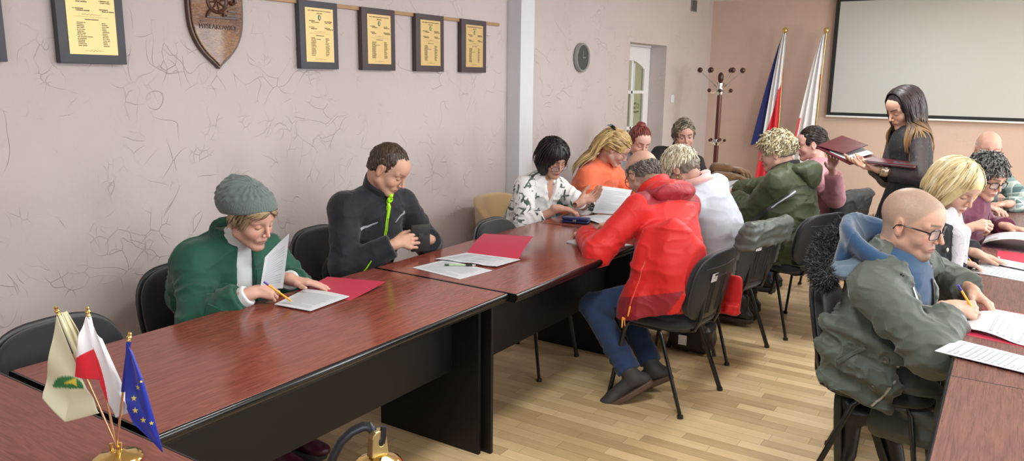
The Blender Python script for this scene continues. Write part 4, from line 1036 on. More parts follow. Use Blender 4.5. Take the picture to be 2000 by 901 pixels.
def surf_nets(fn, lo, hi, h, pad=0.02):
    lo = np.array(lo, float); hi = np.array(hi, float); B = 6
    nb = np.maximum(1, np.ceil((hi-lo)/(h*B)).astype(int)); n = nb*B+1
    # coarse pass on block centres
    cs = [lo[k]+(np.arange(nb[k])+0.5)*B*h for k in range(3)]
    G = np.stack(np.meshgrid(*cs, indexing='ij'), -1).reshape(-1, 3)
    d = fn(G).reshape(nb)
    act = np.abs(d) < (B*h*0.87*1.25+pad)
    F = np.repeat(np.repeat(np.repeat(d, B, 0), B, 1), B, 2)
    F = np.pad(F, ((0, 1), (0, 1), (0, 1)), mode='edge').astype(np.float32)
    M_ = np.zeros(n, bool); a = np.repeat(np.repeat(np.repeat(act, B, 0), B, 1), B, 2)
    M_[:-1, :-1, :-1] |= a
    for ax in range(3): M_ |= np.roll(M_, 1, ax)
    idx = np.argwhere(M_)
    F[M_] = fn(lo+idx*h)
    S = F < 0
    # active cells
    c = [S[i:n[0]-1+i, j:n[1]-1+j, k:n[2]-1+k] for i in (0, 1) for j in (0, 1) for k in (0, 1)]
    sm = sum(x.astype(np.int8) for x in c)
    cell = (sm > 0) & (sm < 8)
    ci = np.argwhere(cell); N_ = len(ci)
    vid = -np.ones(cell.shape, np.int64); vid[cell] = np.arange(N_)
    off = np.array([(i, j, k) for i in (0, 1) for j in (0, 1) for k in (0, 1)])
    val = np.stack([F[ci[:, 0]+o[0], ci[:, 1]+o[1], ci[:, 2]+o[2]] for o in off], 1)
    acc = np.zeros((N_, 3)); cnt = np.zeros(N_)
    for a_ in range(8):
        for b_ in range(a_+1, 8):
            if np.abs(off[a_]-off[b_]).sum() != 1: continue
            va, vb = val[:, a_], val[:, b_]; m_ = (va < 0) != (vb < 0)
            t = np.where(m_, va/np.where(m_, va-vb, 1), 0)[:, None]
            acc += np.where(m_[:, None], off[a_]+t*(off[b_]-off[a_]), 0); cnt += m_
    V = lo+(ci+acc/np.maximum(cnt, 1)[:, None])*h
    Q = []
    for ax in range(3):
        o1, o2 = [(1, 2), (2, 0), (0, 1)][ax]
        sl = [slice(None)]*3; sl2 = [slice(None)]*3
        sl[ax] = slice(0, n[ax]-1); sl2[ax] = slice(1, n[ax])
        a, b = S[tuple(sl)], S[tuple(sl2)]
        for sgn in (True, False):
            e = np.argwhere((a == sgn) & (b == (not sgn)))
            e = e[(e[:, o1] > 0) & (e[:, o2] > 0) & (e[:, o1] < n[o1]-1) & (e[:, o2] < n[o2]-1)]
            if not len(e): continue
            def g(d1, d2):
                q = e.copy(); q[:, o1] -= d1; q[:, o2] -= d2
                return vid[q[:, 0], q[:, 1], q[:, 2]]
            quad_ = np.stack([g(1, 1), g(0, 1), g(0, 0), g(1, 0)], 1)
            if not sgn: quad_ = quad_[:, ::-1]
            Q.append(quad_)
    Q = np.concatenate(Q) if Q else np.zeros((0, 4), int)
    Q = Q[(Q >= 0).all(1)]
    return V, Q

def np_mesh(name, V, Q, mt, parent=None, col=None, origin=(0, 0, 0)):
    me = bpy.data.meshes.new(name)
    V = np.asarray(V, np.float32)-np.asarray(origin, np.float32)
    me.vertices.add(len(V)); me.vertices.foreach_set('co', V.ravel())
    k = Q.shape[1]
    me.loops.add(len(Q)*k); me.loops.foreach_set('vertex_index', Q.astype(np.int32).ravel())
    me.polygons.add(len(Q)); me.polygons.foreach_set('loop_start', np.arange(0, len(Q)*k, k, dtype=np.int32))
    me.polygons.foreach_set('loop_total', np.full(len(Q), k, np.int32))
    me.polygons.foreach_set('use_smooth', np.ones(len(Q), bool))
    me.update(calc_edges=True)
    if col is not None:
        ca = me.color_attributes.new('Col', 'FLOAT_COLOR', 'POINT')
        c4 = np.ones((len(V), 4), np.float32); c4[:, :3] = col; ca.data.foreach_set('color', c4.ravel())
    me.validate()
    return link(name, me, mt, parent)
def bounds(pts, pad):
    P = np.array(pts, float).reshape(-1, 3); return P.min(0)-pad, P.max(0)+pad

# ------------------------------------------------------------------ people
def unit(v): v = np.asarray(v, float); return v/max(np.linalg.norm(v), 1e-9)
def frame_ypr(y, p, r=0.0):
    """columns forward, left, up for yaw (deg, 0=+X), pitch (deg, positive looks down), roll (deg, positive leans to its right)"""
    y, p, r = map(math.radians, (y, p, r))
    f = A_(math.cos(y)*math.cos(p), math.sin(y)*math.cos(p), -math.sin(p)); l = A_(-math.sin(y), math.cos(y), 0); u = np.cross(f, l)
    l2 = l*math.cos(r)+u*math.sin(r); u2 = -l*math.sin(r)+u*math.cos(r)
    return np.stack([f, l2, u2], 1)
def ik(a, b, l1, l2, hint):
    d = b-a; L = np.linalg.norm(d)
    if L > (l1+l2)*0.995: s = L/((l1+l2)*0.995); l1 *= s; l2 *= s
    x = (l1*l1-l2*l2+L*L)/(2*L); h = math.sqrt(max(l1*l1-x*x, 1e-6)); u = d/L
    q = np.asarray(hint, float)-a; q = q-u*(q@u)
    return a+u*x+unit(q)*h
class J: pass
def skeleton(pel, neck, yaw, head, hypr, sw=0.17, ua=0.285, fa=0.25, wrL=None, wrR=None, elL=None, elR=None, shL=None, shR=None, knL=None, knR=None, anL=None, anR=None, hw=0.09, drop=0.072):
    j = J(); j.pel = A_(*pel); j.neck = A_(*neck); j.head = A_(*head); j.HR = frame_ypr(*hypr)
    j.u = unit(j.neck-j.pel); l = A_(-math.sin(math.radians(yaw)), math.cos(math.radians(yaw)), 0); l = unit(l-j.u*(l@j.u))
    j.l = l; j.f = np.cross(l, j.u); j.CR = np.stack([j.f, j.l, j.u], 1); j.T = np.linalg.norm(j.neck-j.pel)
    j.sh = {}; j.el = {}; j.wr = {}; j.kn = {}; j.an = {}; j.hip = {}
    for s, sgn, sh, wr, el, kn, an in (('L', 1, shL, wrL, elL, knL, anL), ('R', -1, shR, wrR, elR, knR, anR)):
        j.sh[s] = A_(*sh) if sh is not None else j.neck+j.l*sgn*sw-j.u*drop
        w_ = A_(*wr) if wr is not None else j.sh[s]+A_(0, 0, -0.45)+j.f*0.1
        j.wr[s] = w_
        hint = A_(*el) if el is not None else j.sh[s]+A_(0, 0, -0.4)-j.f*0.1+j.l*sgn*0.2
        j.el[s] = ik(j.sh[s], w_, ua, fa, hint)
        j.hip[s] = j.pel+j.l*sgn*hw-A_(0, 0, 0.02)
        if an is not None:
            a = A_(*an); j.an[s] = a
            k_ = A_(*kn) if kn is not None else j.hip[s]+A_(j.f[0], j.f[1], 0)*0.5+A_(0, 0, 0.3)
            j.kn[s] = ik(j.hip[s], a, 0.43, 0.41, k_)
    j.sgn = {'L': 1, 'R': -1}
    near = min(CHAIRS, key=lambda c: (c[0]-pel[0])**2+(c[1]-pel[1])**2)
    j.chair = near[:3] if pel[2] < 0.7 and (near[0]-pel[0])**2+(near[1]-pel[1])**2 < 0.03 else None
    return j

# ---- head
def head_sdf(c, R, sc=1.0, male=True, nose=1.0, jaw=1.0, ears=True, fat=0.0):
    def f(P):
        q = (P-c)@R/sc
        a = np.abs(q[:, 1]); m_ = q.copy(); m_[:, 1] = a      # mirrored
        d = ell(q, A_(-0.012, 0, 0.030), A_(0.098, 0.077, 0.089))
        d = smin(d, ell(q, A_(0.026, 0, -0.025), A_(0.066, 0.060+fat, 0.080)), 0.03)
        d = smin(d, ell(q, A_(0.046, 0, 0.045), A_(0.050, 0.060, 0.050)), 0.025)                   # forehead
        d = smin(d, rc(m_, A_(0.005, 0.050*jaw+fat, -0.060), A_(0.070, 0.012, -0.100), 0.020, 0.018), 0.022)  # jaw
        d = smin(d, sph(q, A_(0.080, 0, -0.098), 0.0165), 0.014)                                       # chin
        d = smin(d, sph(m_, A_(0.060, 0.037, -0.034), 0.021+fat*0.5), 0.022)                         # cheek
        d = smin(d, rc(m_, A_(0.086, 0.006, 0.022), A_(0.070, 0.048, 0.020), 0.0085 if male else 0.0065, 0.008), 0.016)       # brow
        d = smax(d, -ell(m_, A_(0.099, 0.031, 0.000), A_(0.017, 0.019, 0.0125)), 0.014)                       # socket
        d = smin(d, sph(m_, A_(0.0755, 0.031, 0.0005), 0.0138), 0.004)                                # closed lid
        d = smin(d, rc(q, A_(0.090, 0, 0.014), A_(0.1125*nose, 0, -0.030), 0.0062, 0.0078), 0.010)        # nose
        d = smin(d, sph(m_, A_(0.1015, 0.0105, -0.034), 0.0068), 0.006)                                # wing
        d = smax(d, -sph(m_, A_(0.1040, 0.0060, -0.0415), 0.0032), 0.003)                                   # nostril
        d = smin(d, ell(q, A_(0.080, 0, -0.062), A_(0.018, 0.028, 0.018)), 0.014)                       # muzzle
        d = smin(d, rc(m_, A_(0.0975, 0.002, -0.0585), A_(0.0865, 0.021, -0.0635), 0.0042, 0.0025), 0.005)   # lips
        d = smin(d, rc(m_, A_(0.0955, 0.0, -0.0690), A_(0.0865, 0.018, -0.0660), 0.0048, 0.0025), 0.005)
        d = smax(d, -rc(m_, A_(0.1015, 0.0, -0.0640), A_(0.0890, 0.022, -0.0652), 0.0014, 0.0010), 0.003)
        if ears:
            e = ell(m_, A_(-0.008, 0.0785, -0.006), A_(0.019, 0.0075, 0.031), frame_ypr(20, -8))
            e = smax(e, -ell(m_, A_(-0.002, 0.0870, -0.002), A_(0.0100, 0.0060, 0.018), frame_ypr(20, -8)), 0.004)
            e = smin(e, sph(m_, A_(-0.002, 0.0765, -0.032), 0.0075), 0.008)
            d = smin(d, e, 0.006)
        return d*sc
    return f
def skin_color(c, R, base, sc=1.0, lips=(0.42, 0.15, 0.13), brow=(0.08, 0.05, 0.035), stubble=None, stub=0.0, scalp=None, scalpf=None, gaze='down', blush=0.5, lipk=1.0, old=0.0, browk=1.0, seed=1):
    base = A_(*base)
    def f(P):
        q = (P-c)@R/sc; C_ = np.tile(base, (len(P), 1)); a = np.abs(q[:, 1])
        C_ *= (1+0.05*vnoise(P, 60, seed)+0.05*vnoise(P, 14, seed+3))[:, None]
        def mixc(w_, col):
            nonlocal C_
            w_ = np.clip(w_, 0, 1)[:, None]; C_ = C_*(1-w_)+A_(*col)*w_
        inh = (np.linalg.norm(q, axis=1) < 0.16)
        def blob(x, y, z, rx, ry, rz): return np.clip(1.4-np.sqrt(((q[:, 0]-x)/rx)**2+((a-y)/ry)**2+((q[:, 2]-z)/rz)**2)*1.4, 0, 1)*inh
        red = base*A_(1.08, 0.72, 0.68)
        mixc(blob(0.075, 0.040, -0.030, 0.03, 0.022, 0.024)*0.55*blush, red)
        mixc(blob(0.112, 0.0, -0.030, 0.02, 0.014, 0.014)*0.55*blush, red)
        mixc(blob(-0.005, 0.085, -0.005, 0.03, 0.02, 0.035)*0.45*blush, red)
        mixc(blob(0.088, 0.030, -0.002, 0.02, 0.020, 0.010)*0.30, base*A_(0.80, 0.66, 0.64))
        if stubble is not None:
            w_ = blob(0.085, 0.0, -0.100, 0.05, 0.056, 0.038)+blob(0.04, 0.055, -0.075, 0.055, 0.03, 0.035)*0.35+blob(0.094, 0.0, -0.050, 0.022, 0.036, 0.010)*0.8
            mixc(w_*stub, stubble)
        # lips
        t_ = np.exp(-((a/0.024)**4)); zc = -0.0642-0.0*a
        w_ = ((np.abs(q[:, 2]-zc) < 0.0085*np.clip(1-(a/0.026)**2, 0, 1)) & (q[:, 0] > 0.078) & inh).astype(float)
        mixc(w_*0.85*lipk, lips)
        w_ = ((np.abs(q[:, 2]+0.0643) < 0.0014) & (a < 0.022) & (q[:, 0] > 0.078) & inh).astype(float); mixc(w_*0.8, A_(*lips)*0.35)
        # brows
        bz = 0.0255+0.10*(a-0.012)-2.6*(a-0.030)**2
        w_ = np.exp(-((q[:, 2]-bz)/0.0044)**2)*((a > 0.009) & (a < 0.052) & (q[:, 0] > 0.055) & inh)
        mixc(w_*1.1*browk, brow)
        # lashes / eye
        if gaze == 'down':
            lz = -0.0065-0.0*a-6.0*(a-0.031)**2*(-1.0)
            w_ = np.exp(-((q[:, 2]-lz)/0.0017)**2)*((np.abs(a-0.031) < 0.0145) & (q[:, 0] > 0.07) & inh)
            mixc(w_*0.9, (0.035, 0.022, 0.018))
            lz2 = 0.0075-5.0*(a-0.031)**2
            w_ = np.exp(-((q[:, 2]-lz2)/0.0014)**2)*((np.abs(a-0.031) < 0.014) & (q[:, 0] > 0.07) & inh); mixc(w_*0.4, base*0.55)
        else:
            de = ((a-0.031)/0.0135)**2+((q[:, 2]+0.0005)/0.0062)**2
            on = (q[:, 0] > 0.07) & inh
            mixc(((de < 1.25) & on)*0.85, (0.05, 0.03, 0.025)); mixc(((de < 0.85) & on)*1.0, (0.62, 0.60, 0.58))
            gx = 0.003 if gaze == 'open' else 0
            dp = np.sqrt((a-0.031)**2+(q[:, 2]+0.0005)**2); mixc(((dp < 0.0058) & (de < 0.9) & on)*1.0, (0.06, 0.05, 0.04))
        if old:
            for z_, w0 in ((0.048, 0.0009), (0.060, 0.0009)):
                w_ = np.exp(-((q[:, 2]-z_-0.003*np.sin(a*90))/w0/2)**2)*((a < 0.04) & (q[:, 0] > 0.05)); mixc(w_*0.25*old, base*0.6)
            w_ = np.exp(-((a-0.026-0.30*(-0.035-q[:, 2]))/0.0022)**2)*((q[:, 2] < -0.032) & (q[:, 2] > -0.070) & (q[:, 0] > 0.06)); mixc(w_*0.45*old, base*0.55)
            w_ = np.exp(-((q[:, 2]+0.014+0.006*np.cos((a-0.031)*90))/0.0020)**2)*((np.abs(a-0.031) < 0.016) & (q[:, 0] > 0.06)); mixc(w_*0.35*old, base*0.6)
        if scalp is not None:
            mixc(scalpf(q, P)*inh, scalp)
        return C_
    return f

# ---- hands
POSE = {'flat': [(8, 8, 4)]*4, 'rest': [(18, 26, 14), (22, 30, 16), (26, 34, 18), (30, 38, 20)], 'grip': [(45, 60, 35), (50, 64, 38), (54, 66, 38), (56, 66, 38)],
        'pen': [(42, 38, 18), (48, 52, 26), (58, 66, 34), (62, 70, 36)], 'pinch': [(35, 22, 12), (32, 24, 12), (34, 30, 14), (36, 34, 16)], 'hold': [(20, 18, 8), (22, 20, 10), (24, 22, 10), (26, 26, 12)],
        'fist': [(70, 80, 50)]*4}
THUMB = {'flat': (38, 4), 'rest': (32, 20), 'grip': (20, 55), 'pen': (22, 44), 'pinch': (24, 48), 'hold': (30, 45), 'fist': (15, 60)}
def hand_sdf(w, d, n, side, pose='rest', sc=1.0, spread=1.0):
    """w wrist, d towards the fingertips, n the way the palm faces, side 'L' or 'R'"""
    w = np.asarray(w, float); d = unit(d); n = np.asarray(n, float); n = unit(n-d*(n@d)); t = np.cross(d, n) if side == 'R' else np.cross(n, d)
    def pt(x, y, z): return w+(d*x+t*y+n*z)*sc
    kn = [(0.088, 0.029), (0.092, 0.0095), (0.088, -0.0105), (0.080, -0.029)]
    seg = [(0.042, 0.025, 0.020), (0.047, 0.029, 0.021), (0.043, 0.027, 0.020), (0.034, 0.020, 0.018)]
    spl = [5, 0.5, -4, -10]
    palm = [(pt(0.005, 0.010, 0), pt(kn[k][0]-0.006, kn[k][1], 0.0)) for k in range(4)]
    fing = []
    for k in range(4):
        a_ = math.radians(spl[k]*spread); fd = d*math.cos(a_)+t*math.sin(a_); cur = 0.0; p = pt(kn[k][0], kn[k][1], -0.001); ch = [p]
        for s_, ang in zip(seg[k], POSE[pose][k]):
            cur += math.radians(ang); dd = fd*math.cos(cur)+n*math.sin(cur); p = p+dd*s_*sc; ch.append(p)
        fing.append(ch)
    out, opp = THUMB[pose]; out = math.radians(out); opp = math.radians(opp)
    tb = pt(0.020, 0.022, 0.006); td = unit(d*math.cos(out)+(t*math.cos(opp)+n*math.sin(opp))*math.sin(out)*1.6)
    t1 = tb+td*0.042*sc; td2 = unit(td*1.0+d*0.25+n*0.20*math.sin(opp)-t*0.25*math.sin(opp)); t2 = t1+td2*0.033*sc; t3 = t2+unit(td2+d*0.2-t*0.3*math.sin(opp))*0.025*sc
    tips = [c[-1] for c in fing]+[t3]
    R_ = np.stack([d, t, n], 1)
    def f(P):
        m_ = rc(P, w-d*0.03*sc, w+d*0.012*sc, 0.024*sc, 0.025*sc)
        for k, (a, b) in enumerate(palm): m_ = smin(m_, rc(P, a, b, 0.0150*sc, 0.0120*sc), 0.012*sc)
        m_ = smin(m_, ell(P, pt(0.042, 0.026, 0.010), A_(0.032, 0.017, 0.015)*sc, R_), 0.012*sc)
        th = smin(rc(P, tb, t1, 0.0145*sc, 0.0110*sc), rc(P, t1, t2, 0.0108*sc, 0.0095*sc), 0.006*sc)
        th = smin(th, rc(P, t2, t3, 0.0100*sc, 0.0078*sc), 0.004*sc)
        res = smin(m_, th, 0.010*sc)
        for k, ch in enumerate(fing):
            r0 = (0.0092, 0.0095, 0.0090, 0.0078)[k]*sc
            g = smin(rc(P, ch[0], ch[1], r0*1.06, r0*0.95), rc(P, ch[1], ch[2], r0*0.99, r0*0.86), 0.003*sc)
            g = smin(g, rc(P, ch[2], ch[3], r0*0.90, r0*0.72), 0.003*sc)
            res = np.minimum(res, smin(m_, g, 0.009*sc))
        return res
    pts = [w]+[p for c in fing for p in c]+[t1, t2, t3]
    nails = []
    for ch in fing+[[tb, t1, t2, t3]]:
        dd = unit(ch[-1]-ch[-2]); nn = unit(-n-dd*(-n@dd)) if ch is not fing[-1] or True else None
        if ch[0] is tb: nn = unit(t-dd*(t@dd))
        nails.append((ch[-1]+nn*0.006*sc-dd*0.001, 0.0062*sc))
    return f, pts, nails, pt
M_skin = mat('skin', rough=0.52, attr=True, sss=0.12, bump=(700, 0.10, 0.0005), spec=0.4)
M_hair = mat('hair', rough=0.42, attr=True, bump=(900, 0.25, 0.0004), spec=0.45)
M_clo = mat('cloth_generic', rough=0.85, attr=True, bump=(500, 0.3, 0.0005), crease=0.005)

def person(label, j, loc, skin, head_kw={}, skin_kw={}, hands={}, hz=0.0028, hand_h=0.0024, neck_r=0.050, group=None, legs=True, male=True, lower_skin=False, sc=1.0, arm_skin=0.07):
    """the Empty and the continuous body: head, neck, trunk, arms, hands (and legs)"""
    t = thing('person', label, 'person', loc, group=group); o = np.array(loc, float); t['_o'] = list(loc)
    head_kw = dict(head_kw); head_kw.setdefault('male', male); hf = head_sdf(j.head, j.HR, sc=sc, **head_kw)
    nb = j.neck-j.u*0.03; nt = j.head+j.HR@A_(-0.030, 0, -0.050)
    def neckf(P): return rc(P, nb, nt, neck_r*1.12, neck_r*0.98)
    def hn(P): return smin(hf(P), neckf(P), 0.025)
    cf = skin_color(j.head, j.HR, skin, sc=sc, **skin_kw)
    Vs, Qs, n0 = [], [], 0
    lo, hi = bounds([j.head-0.135*sc, j.head+0.135*sc, nb-0.05, nb+0.05], 0.0)
    V, Q = surf_nets(hn, lo, hi, hz, 0.012); Vs.append(V); Qs.append(Q+n0); n0 += len(V)
    nails = []
    j.handpt = {}
    for s, hk in hands.items():
        if hk is None: continue
        hk = dict(hk); hs = hk.pop('sc', 1.0 if male else 0.92)
        fh, pts, nl, pt = hand_sdf(j.wr[s], hk['d'], hk['n'], s, hk.get('pose', 'rest'), hs, hk.get('spread', 1.0)); nails += nl; j.handpt[s] = pt
        wd = unit(j.el[s]-j.wr[s]); fe = j.wr[s]+wd*arm_skin*1.6
        def arm(P, fh=fh, fe=fe, w=j.wr[s]): return smin(fh(P), rc(P, w, fe, 0.0245*hs, 0.032*hs), 0.012)
        lo, hi = bounds(pts+[fe], 0.042)
        V, Q = surf_nets(arm, lo, hi, hand_h, 0.006); Vs.append(V); Qs.append(Q+n0); n0 += len(V)
    # trunk and limbs under the clothes
    def trunk(P):
        d = torso_sdf(P, j, -0.022, 0)
        for s in 'LR':
            d = smin(d, rc(P, j.sh[s], j.el[s], 0.042, 0.034), 0.03); d = smin(d, rc(P, j.el[s], j.wr[s], 0.034, 0.024), 0.015)
            if legs and s in j.kn: d = smin(d, rc(P, j.hip[s], j.kn[s], 0.050, 0.038), 0.03); d = smin(d, rc(P, j.kn[s], j.an[s], 0.038, 0.03), 0.015)
        d = smin(d, rc(P, nb, j.neck+(nt-j.neck)*0.5, neck_r, neck_r*0.9), 0.03)
        return chair_cut(P, d, j.chair) if j.chair is not None else d
    pts = [j.pel-0.16, j.pel+0.16, j.neck, *j.sh.values(), *j.el.values(), *j.wr.values()]+(list(j.kn.values())+list(j.an.values()) if legs else [])
    lo, hi = bounds(pts, 0.07); V, Q = surf_nets(trunk, lo, hi, 0.016, 0.03); Vs.append(V); Qs.append(Q+n0)
    V = np.concatenate(Vs); Q = np.concatenate(Qs); C_ = cf(V)
    for c_, r_ in nails:
        w_ = np.clip(1.5-np.linalg.norm(V-c_, axis=1)/r_*1.3, 0, 1)[:, None]*0.5; C_ = C_*(1-w_)+A_(0.66, 0.42, 0.36)*w_
    b = np_mesh('body', V, Q, M_skin, t, C_, o)
    t.location = loc
    j.t = t; j.o = o; j.hf = hn; j.body = b
    return t

def torso_sdf(P, j, puff=0.0, belly=0.0, w=1.0, chest=0.0, low=True, shr=0.062, k=0.07):
    T_ = j.T
    pel = j.pel+j.u*0.02
    d = ell(P, pel, A_(0.125+puff, 0.165*w+puff, 0.108+puff*0.5), j.CR) if low else np.full(len(P), 9.0)
    d = smin(d, ell(P, j.pel+j.u*T_*0.38+j.f*belly*0.6, A_(0.115+belly*0.6, 0.150*w+belly*0.4, 0.15)+puff, j.CR), k)
    d = smin(d, ell(P, j.pel+j.u*T_*0.70+j.f*chest*0.5, A_(0.112+chest, 0.160*w, 0.165)+puff, j.CR), k)
    d = smin(d, rc(P, j.sh['L'], j.sh['R'], shr*0.80+puff*0.7, shr*0.80+puff*0.7), k*0.7)
    for s in 'LR': d = smin(d, rc(P, j.neck-j.u*0.02, j.sh[s], 0.046+puff*0.6, 0.044+puff*0.7), k*0.5)
    return d
def limb_folds(P, a, b, amp, lam, seed, t0=0.0, t1=1.0):
    ba = b-a; L = np.linalg.norm(ba); u = ba/L; h = (P-a)@u
    n_ = vnoise(P, 7, seed)*1.6+vnoise(P, 16, seed+5)*0.6
    w_ = np.clip((h/L-t0)/0.15, 0, 1)*np.clip((t1-h/L)/0.15, 0, 1)
    m_ = np.clip(0.45+0.9*vnoise(P, 5, seed+8), 0.05, 1)
    return amp*w_*m_*(1-np.abs(np.sin(PI*h/lam+n_*2.2))*1.0-0.3)*1.25
def chl(P, x, y, a):
    c, s = math.cos(math.radians(a)), math.sin(math.radians(a)); d = P-A_(x, y, 0)
    return np.stack([d[:, 0]*c+d[:, 1]*s, -d[:, 0]*s+d[:, 1]*c, d[:, 2]], 1)/0.97
def chair_cut(P, d, ch):
    """keep a sitter's clothes out of the chair back and the seat cushion"""
    q = chl(P, *ch)
    bk_ = np.maximum(np.maximum(q[:, 0]-(-0.212-0.20*(q[:, 2]-0.665)+0.55*q[:, 1]**2), np.abs(q[:, 1])-0.24), 0.50-q[:, 2])
    se = np.maximum(np.maximum(np.abs(q[:, 0]-0.01)-0.215, np.abs(q[:, 1])-0.222), np.abs(q[:, 2]-0.456)-0.032)
    return smax(smax(d, -bk_, 0.012), -se, 0.012)
def top_sdf(j, puff=0.012, belly=0.0, w=1.0, chest=0.0, sl=0.0, fold=0.006, seed=1.0, sleeve=(0.060, 0.050, 0.040), cuff=0.0, hem=None, extra=None, carve=None, armk=0.05, lam=0.055, sleeves='LR', k=0.07, low=True, ff=8.0, elb=1.0):
    """shirt / jacket volume; cuff = how far before the wrist the sleeve ends"""
    sides = {}
    for s in sleeves:
        d_ = unit(j.wr[s]-j.el[s]); sides[s] = (j.sh[s], j.el[s], j.wr[s]-d_*cuff, d_)
    def f(P):
        d = torso_sdf(P, j, puff, belly, w, chest, low, k=k)
        if extra is not None: d = extra(P, d)
        if fold: d = d-fold*1.4*folds(P, ff, seed)
        arms = None
        for s, (a, b, c, d_) in sides.items():
            up = rc(P, a, b, sleeve[0]*0.90+sl*0.6, sleeve[1]*0.95+sl)-limb_folds(P, a, b, fold, lam, seed+2, 0.25, 1.1)*elb
            lo_ = rc(P, b, c+d_*0.03, sleeve[1]+sl, sleeve[2]+sl)-limb_folds(P, b, c, fold, lam*0.8, seed+3, -0.1, 0.85)*elb
            lo_ = smax(lo_, (P-c)@d_, 0.006)
            g = smin(up, lo_, 0.03)
            d = smin(d, smax(up, (P-(a+b)/2)@unit(b-a)-0.02, 0.03), armk*0.7)
            arms = g if arms is None else np.minimum(arms, g)
        if arms is not None: d = smin(d, (arms-fold*0.6*folds(P, ff*1.3, seed+6)) if fold else arms, 0.012)
        if carve is not None: d = carve(P, d)
        if j.chair is not None: d = chair_cut(P, d, j.chair)
        return d
    return f
def garment(name, j, f, mt, h=0.0075, col=None, pts=None, pad=0.13, colf=None, label=None, nb=0.03):
    if pts is None: pts = [j.pel-A_(0, 0, 0.06), j.neck, *j.sh.values(), *j.el.values(), *j.wr.values()]
    lo, hi = bounds(pts, pad); V, Q = surf_nets(f, lo, hi, h, nb)
    C_ = colf(V) if colf is not None else None
    o = np_mesh(name, V, Q, mt, j.t, C_, j.o)
    if label: o['label'] = label
    j.bvh = BVHTree.FromPolygons([tuple(v) for v in V], [tuple(int(i) for i in q) for q in Q])
    return o
def trousers(j, mt, r=(0.088, 0.066, 0.064, 0.052), h=0.009, fold=0.006, seed=4.0, cut=0.03, name='trousers', w=1.0, pel=True, lam=0.06):
    def f(P):
        d = ell(P, j.pel-A_(0, 0, 0.0), A_(0.125, 0.17*w, 0.115), j.CR) if pel else np.full(len(P), 9.0)
        for s in j.kn:
            d_ = unit(j.an[s]-j.kn[s]); c = j.an[s]-d_*cut
            g = rc(P, j.hip[s], j.kn[s], r[0], r[1])-limb_folds(P, j.hip[s], j.kn[s], fold, lam, seed, 0.3, 1.1)
            lo_ = smax(rc(P, j.kn[s], c+d_*0.04, r[2], r[3])-limb_folds(P, j.kn[s], c, fold, lam, seed+1, -0.1, 1.2), (P-c)@d_, 0.006)
            g = smin(g, lo_, 0.02); d = smin(d, g, 0.04)
        d = d-fold*folds(P, 9, seed)
        return chair_cut(P, d, j.chair) if j.chair is not None else d
    pts = [j.pel]+list(j.kn.values())+list(j.an.values())+list(j.hip.values())
    lo, hi = bounds(pts, 0.15); V, Q = surf_nets(f, lo, hi, h)
    return np_mesh(name, V, Q, mt, j.t, None, j.o)
def shoe(j, s, toe, mt, sole_m, L=0.27, up=(0, 0, 1), high=0.06, wdt=0.043, mt2=None):
    """toe: direction the toes point; up: the way the ankle rises; sole and upper are separate pieces"""
    f_ = unit(toe); u_ = np.asarray(up, float); u_ = unit(u_-f_*(u_@f_)); a = j.an[s]; R_ = np.stack([f_, np.cross(u_, f_), u_], 1)
    heel = a-f_*0.045-u_*0.055; ball_ = a+f_*(L-0.13)-u_*0.068
    def fup(P):
        d = rc(P, heel+u_*0.005, a-u_*0.02, 0.036, 0.036); d = smin(d, rc(P, a-u_*0.03, ball_+u_*0.018, 0.042, 0.036), 0.03)
        d = smin(d, ell(P, ball_+f_*0.03+u_*0.012, A_(0.062, wdt+0.002, 0.030), R_), 0.02)
        d = smin(d, rc(P, a-u_*0.02, a+u_*high, 0.042, 0.045), 0.02)
        return smax(d, -((P-heel)@u_)-0.018, 0.004)
    def fso(P):
        q = (P-(heel+u_*-0.022))@R_
        ln = L-0.055; x = np.clip(q[:, 0]/ln, 0, 1); wd = 0.034+0.014*np.sin(np.clip(x, 0, 1)*PI*0.85)
        dx = np.maximum(np.abs(q[:, 0]-ln/2)-ln/2+0.005, 0); dy = q[:, 1]
        rr = np.sqrt(dx*dx+dy*dy)-wd-0.004; dz = np.abs(q[:, 2]+0.002)-0.012
        return np.sqrt(np.maximum(rr, 0)**2+np.maximum(dz, 0)**2)+np.minimum(np.maximum(rr, dz), 0)-0.003
    lo, hi = bounds([heel, ball_+f_*0.1, a+u_*high], 0.08)
    V, Q = surf_nets(fup, lo, hi, 0.0065, 0.015); o = np_mesh('shoe', V, Q, mt, j.t, None, j.o)
    V, Q = surf_nets(fso, lo, hi, 0.0055, 0.012); so = np_mesh('sole', V, Q, sole_m, o, None, j.o)
    return o

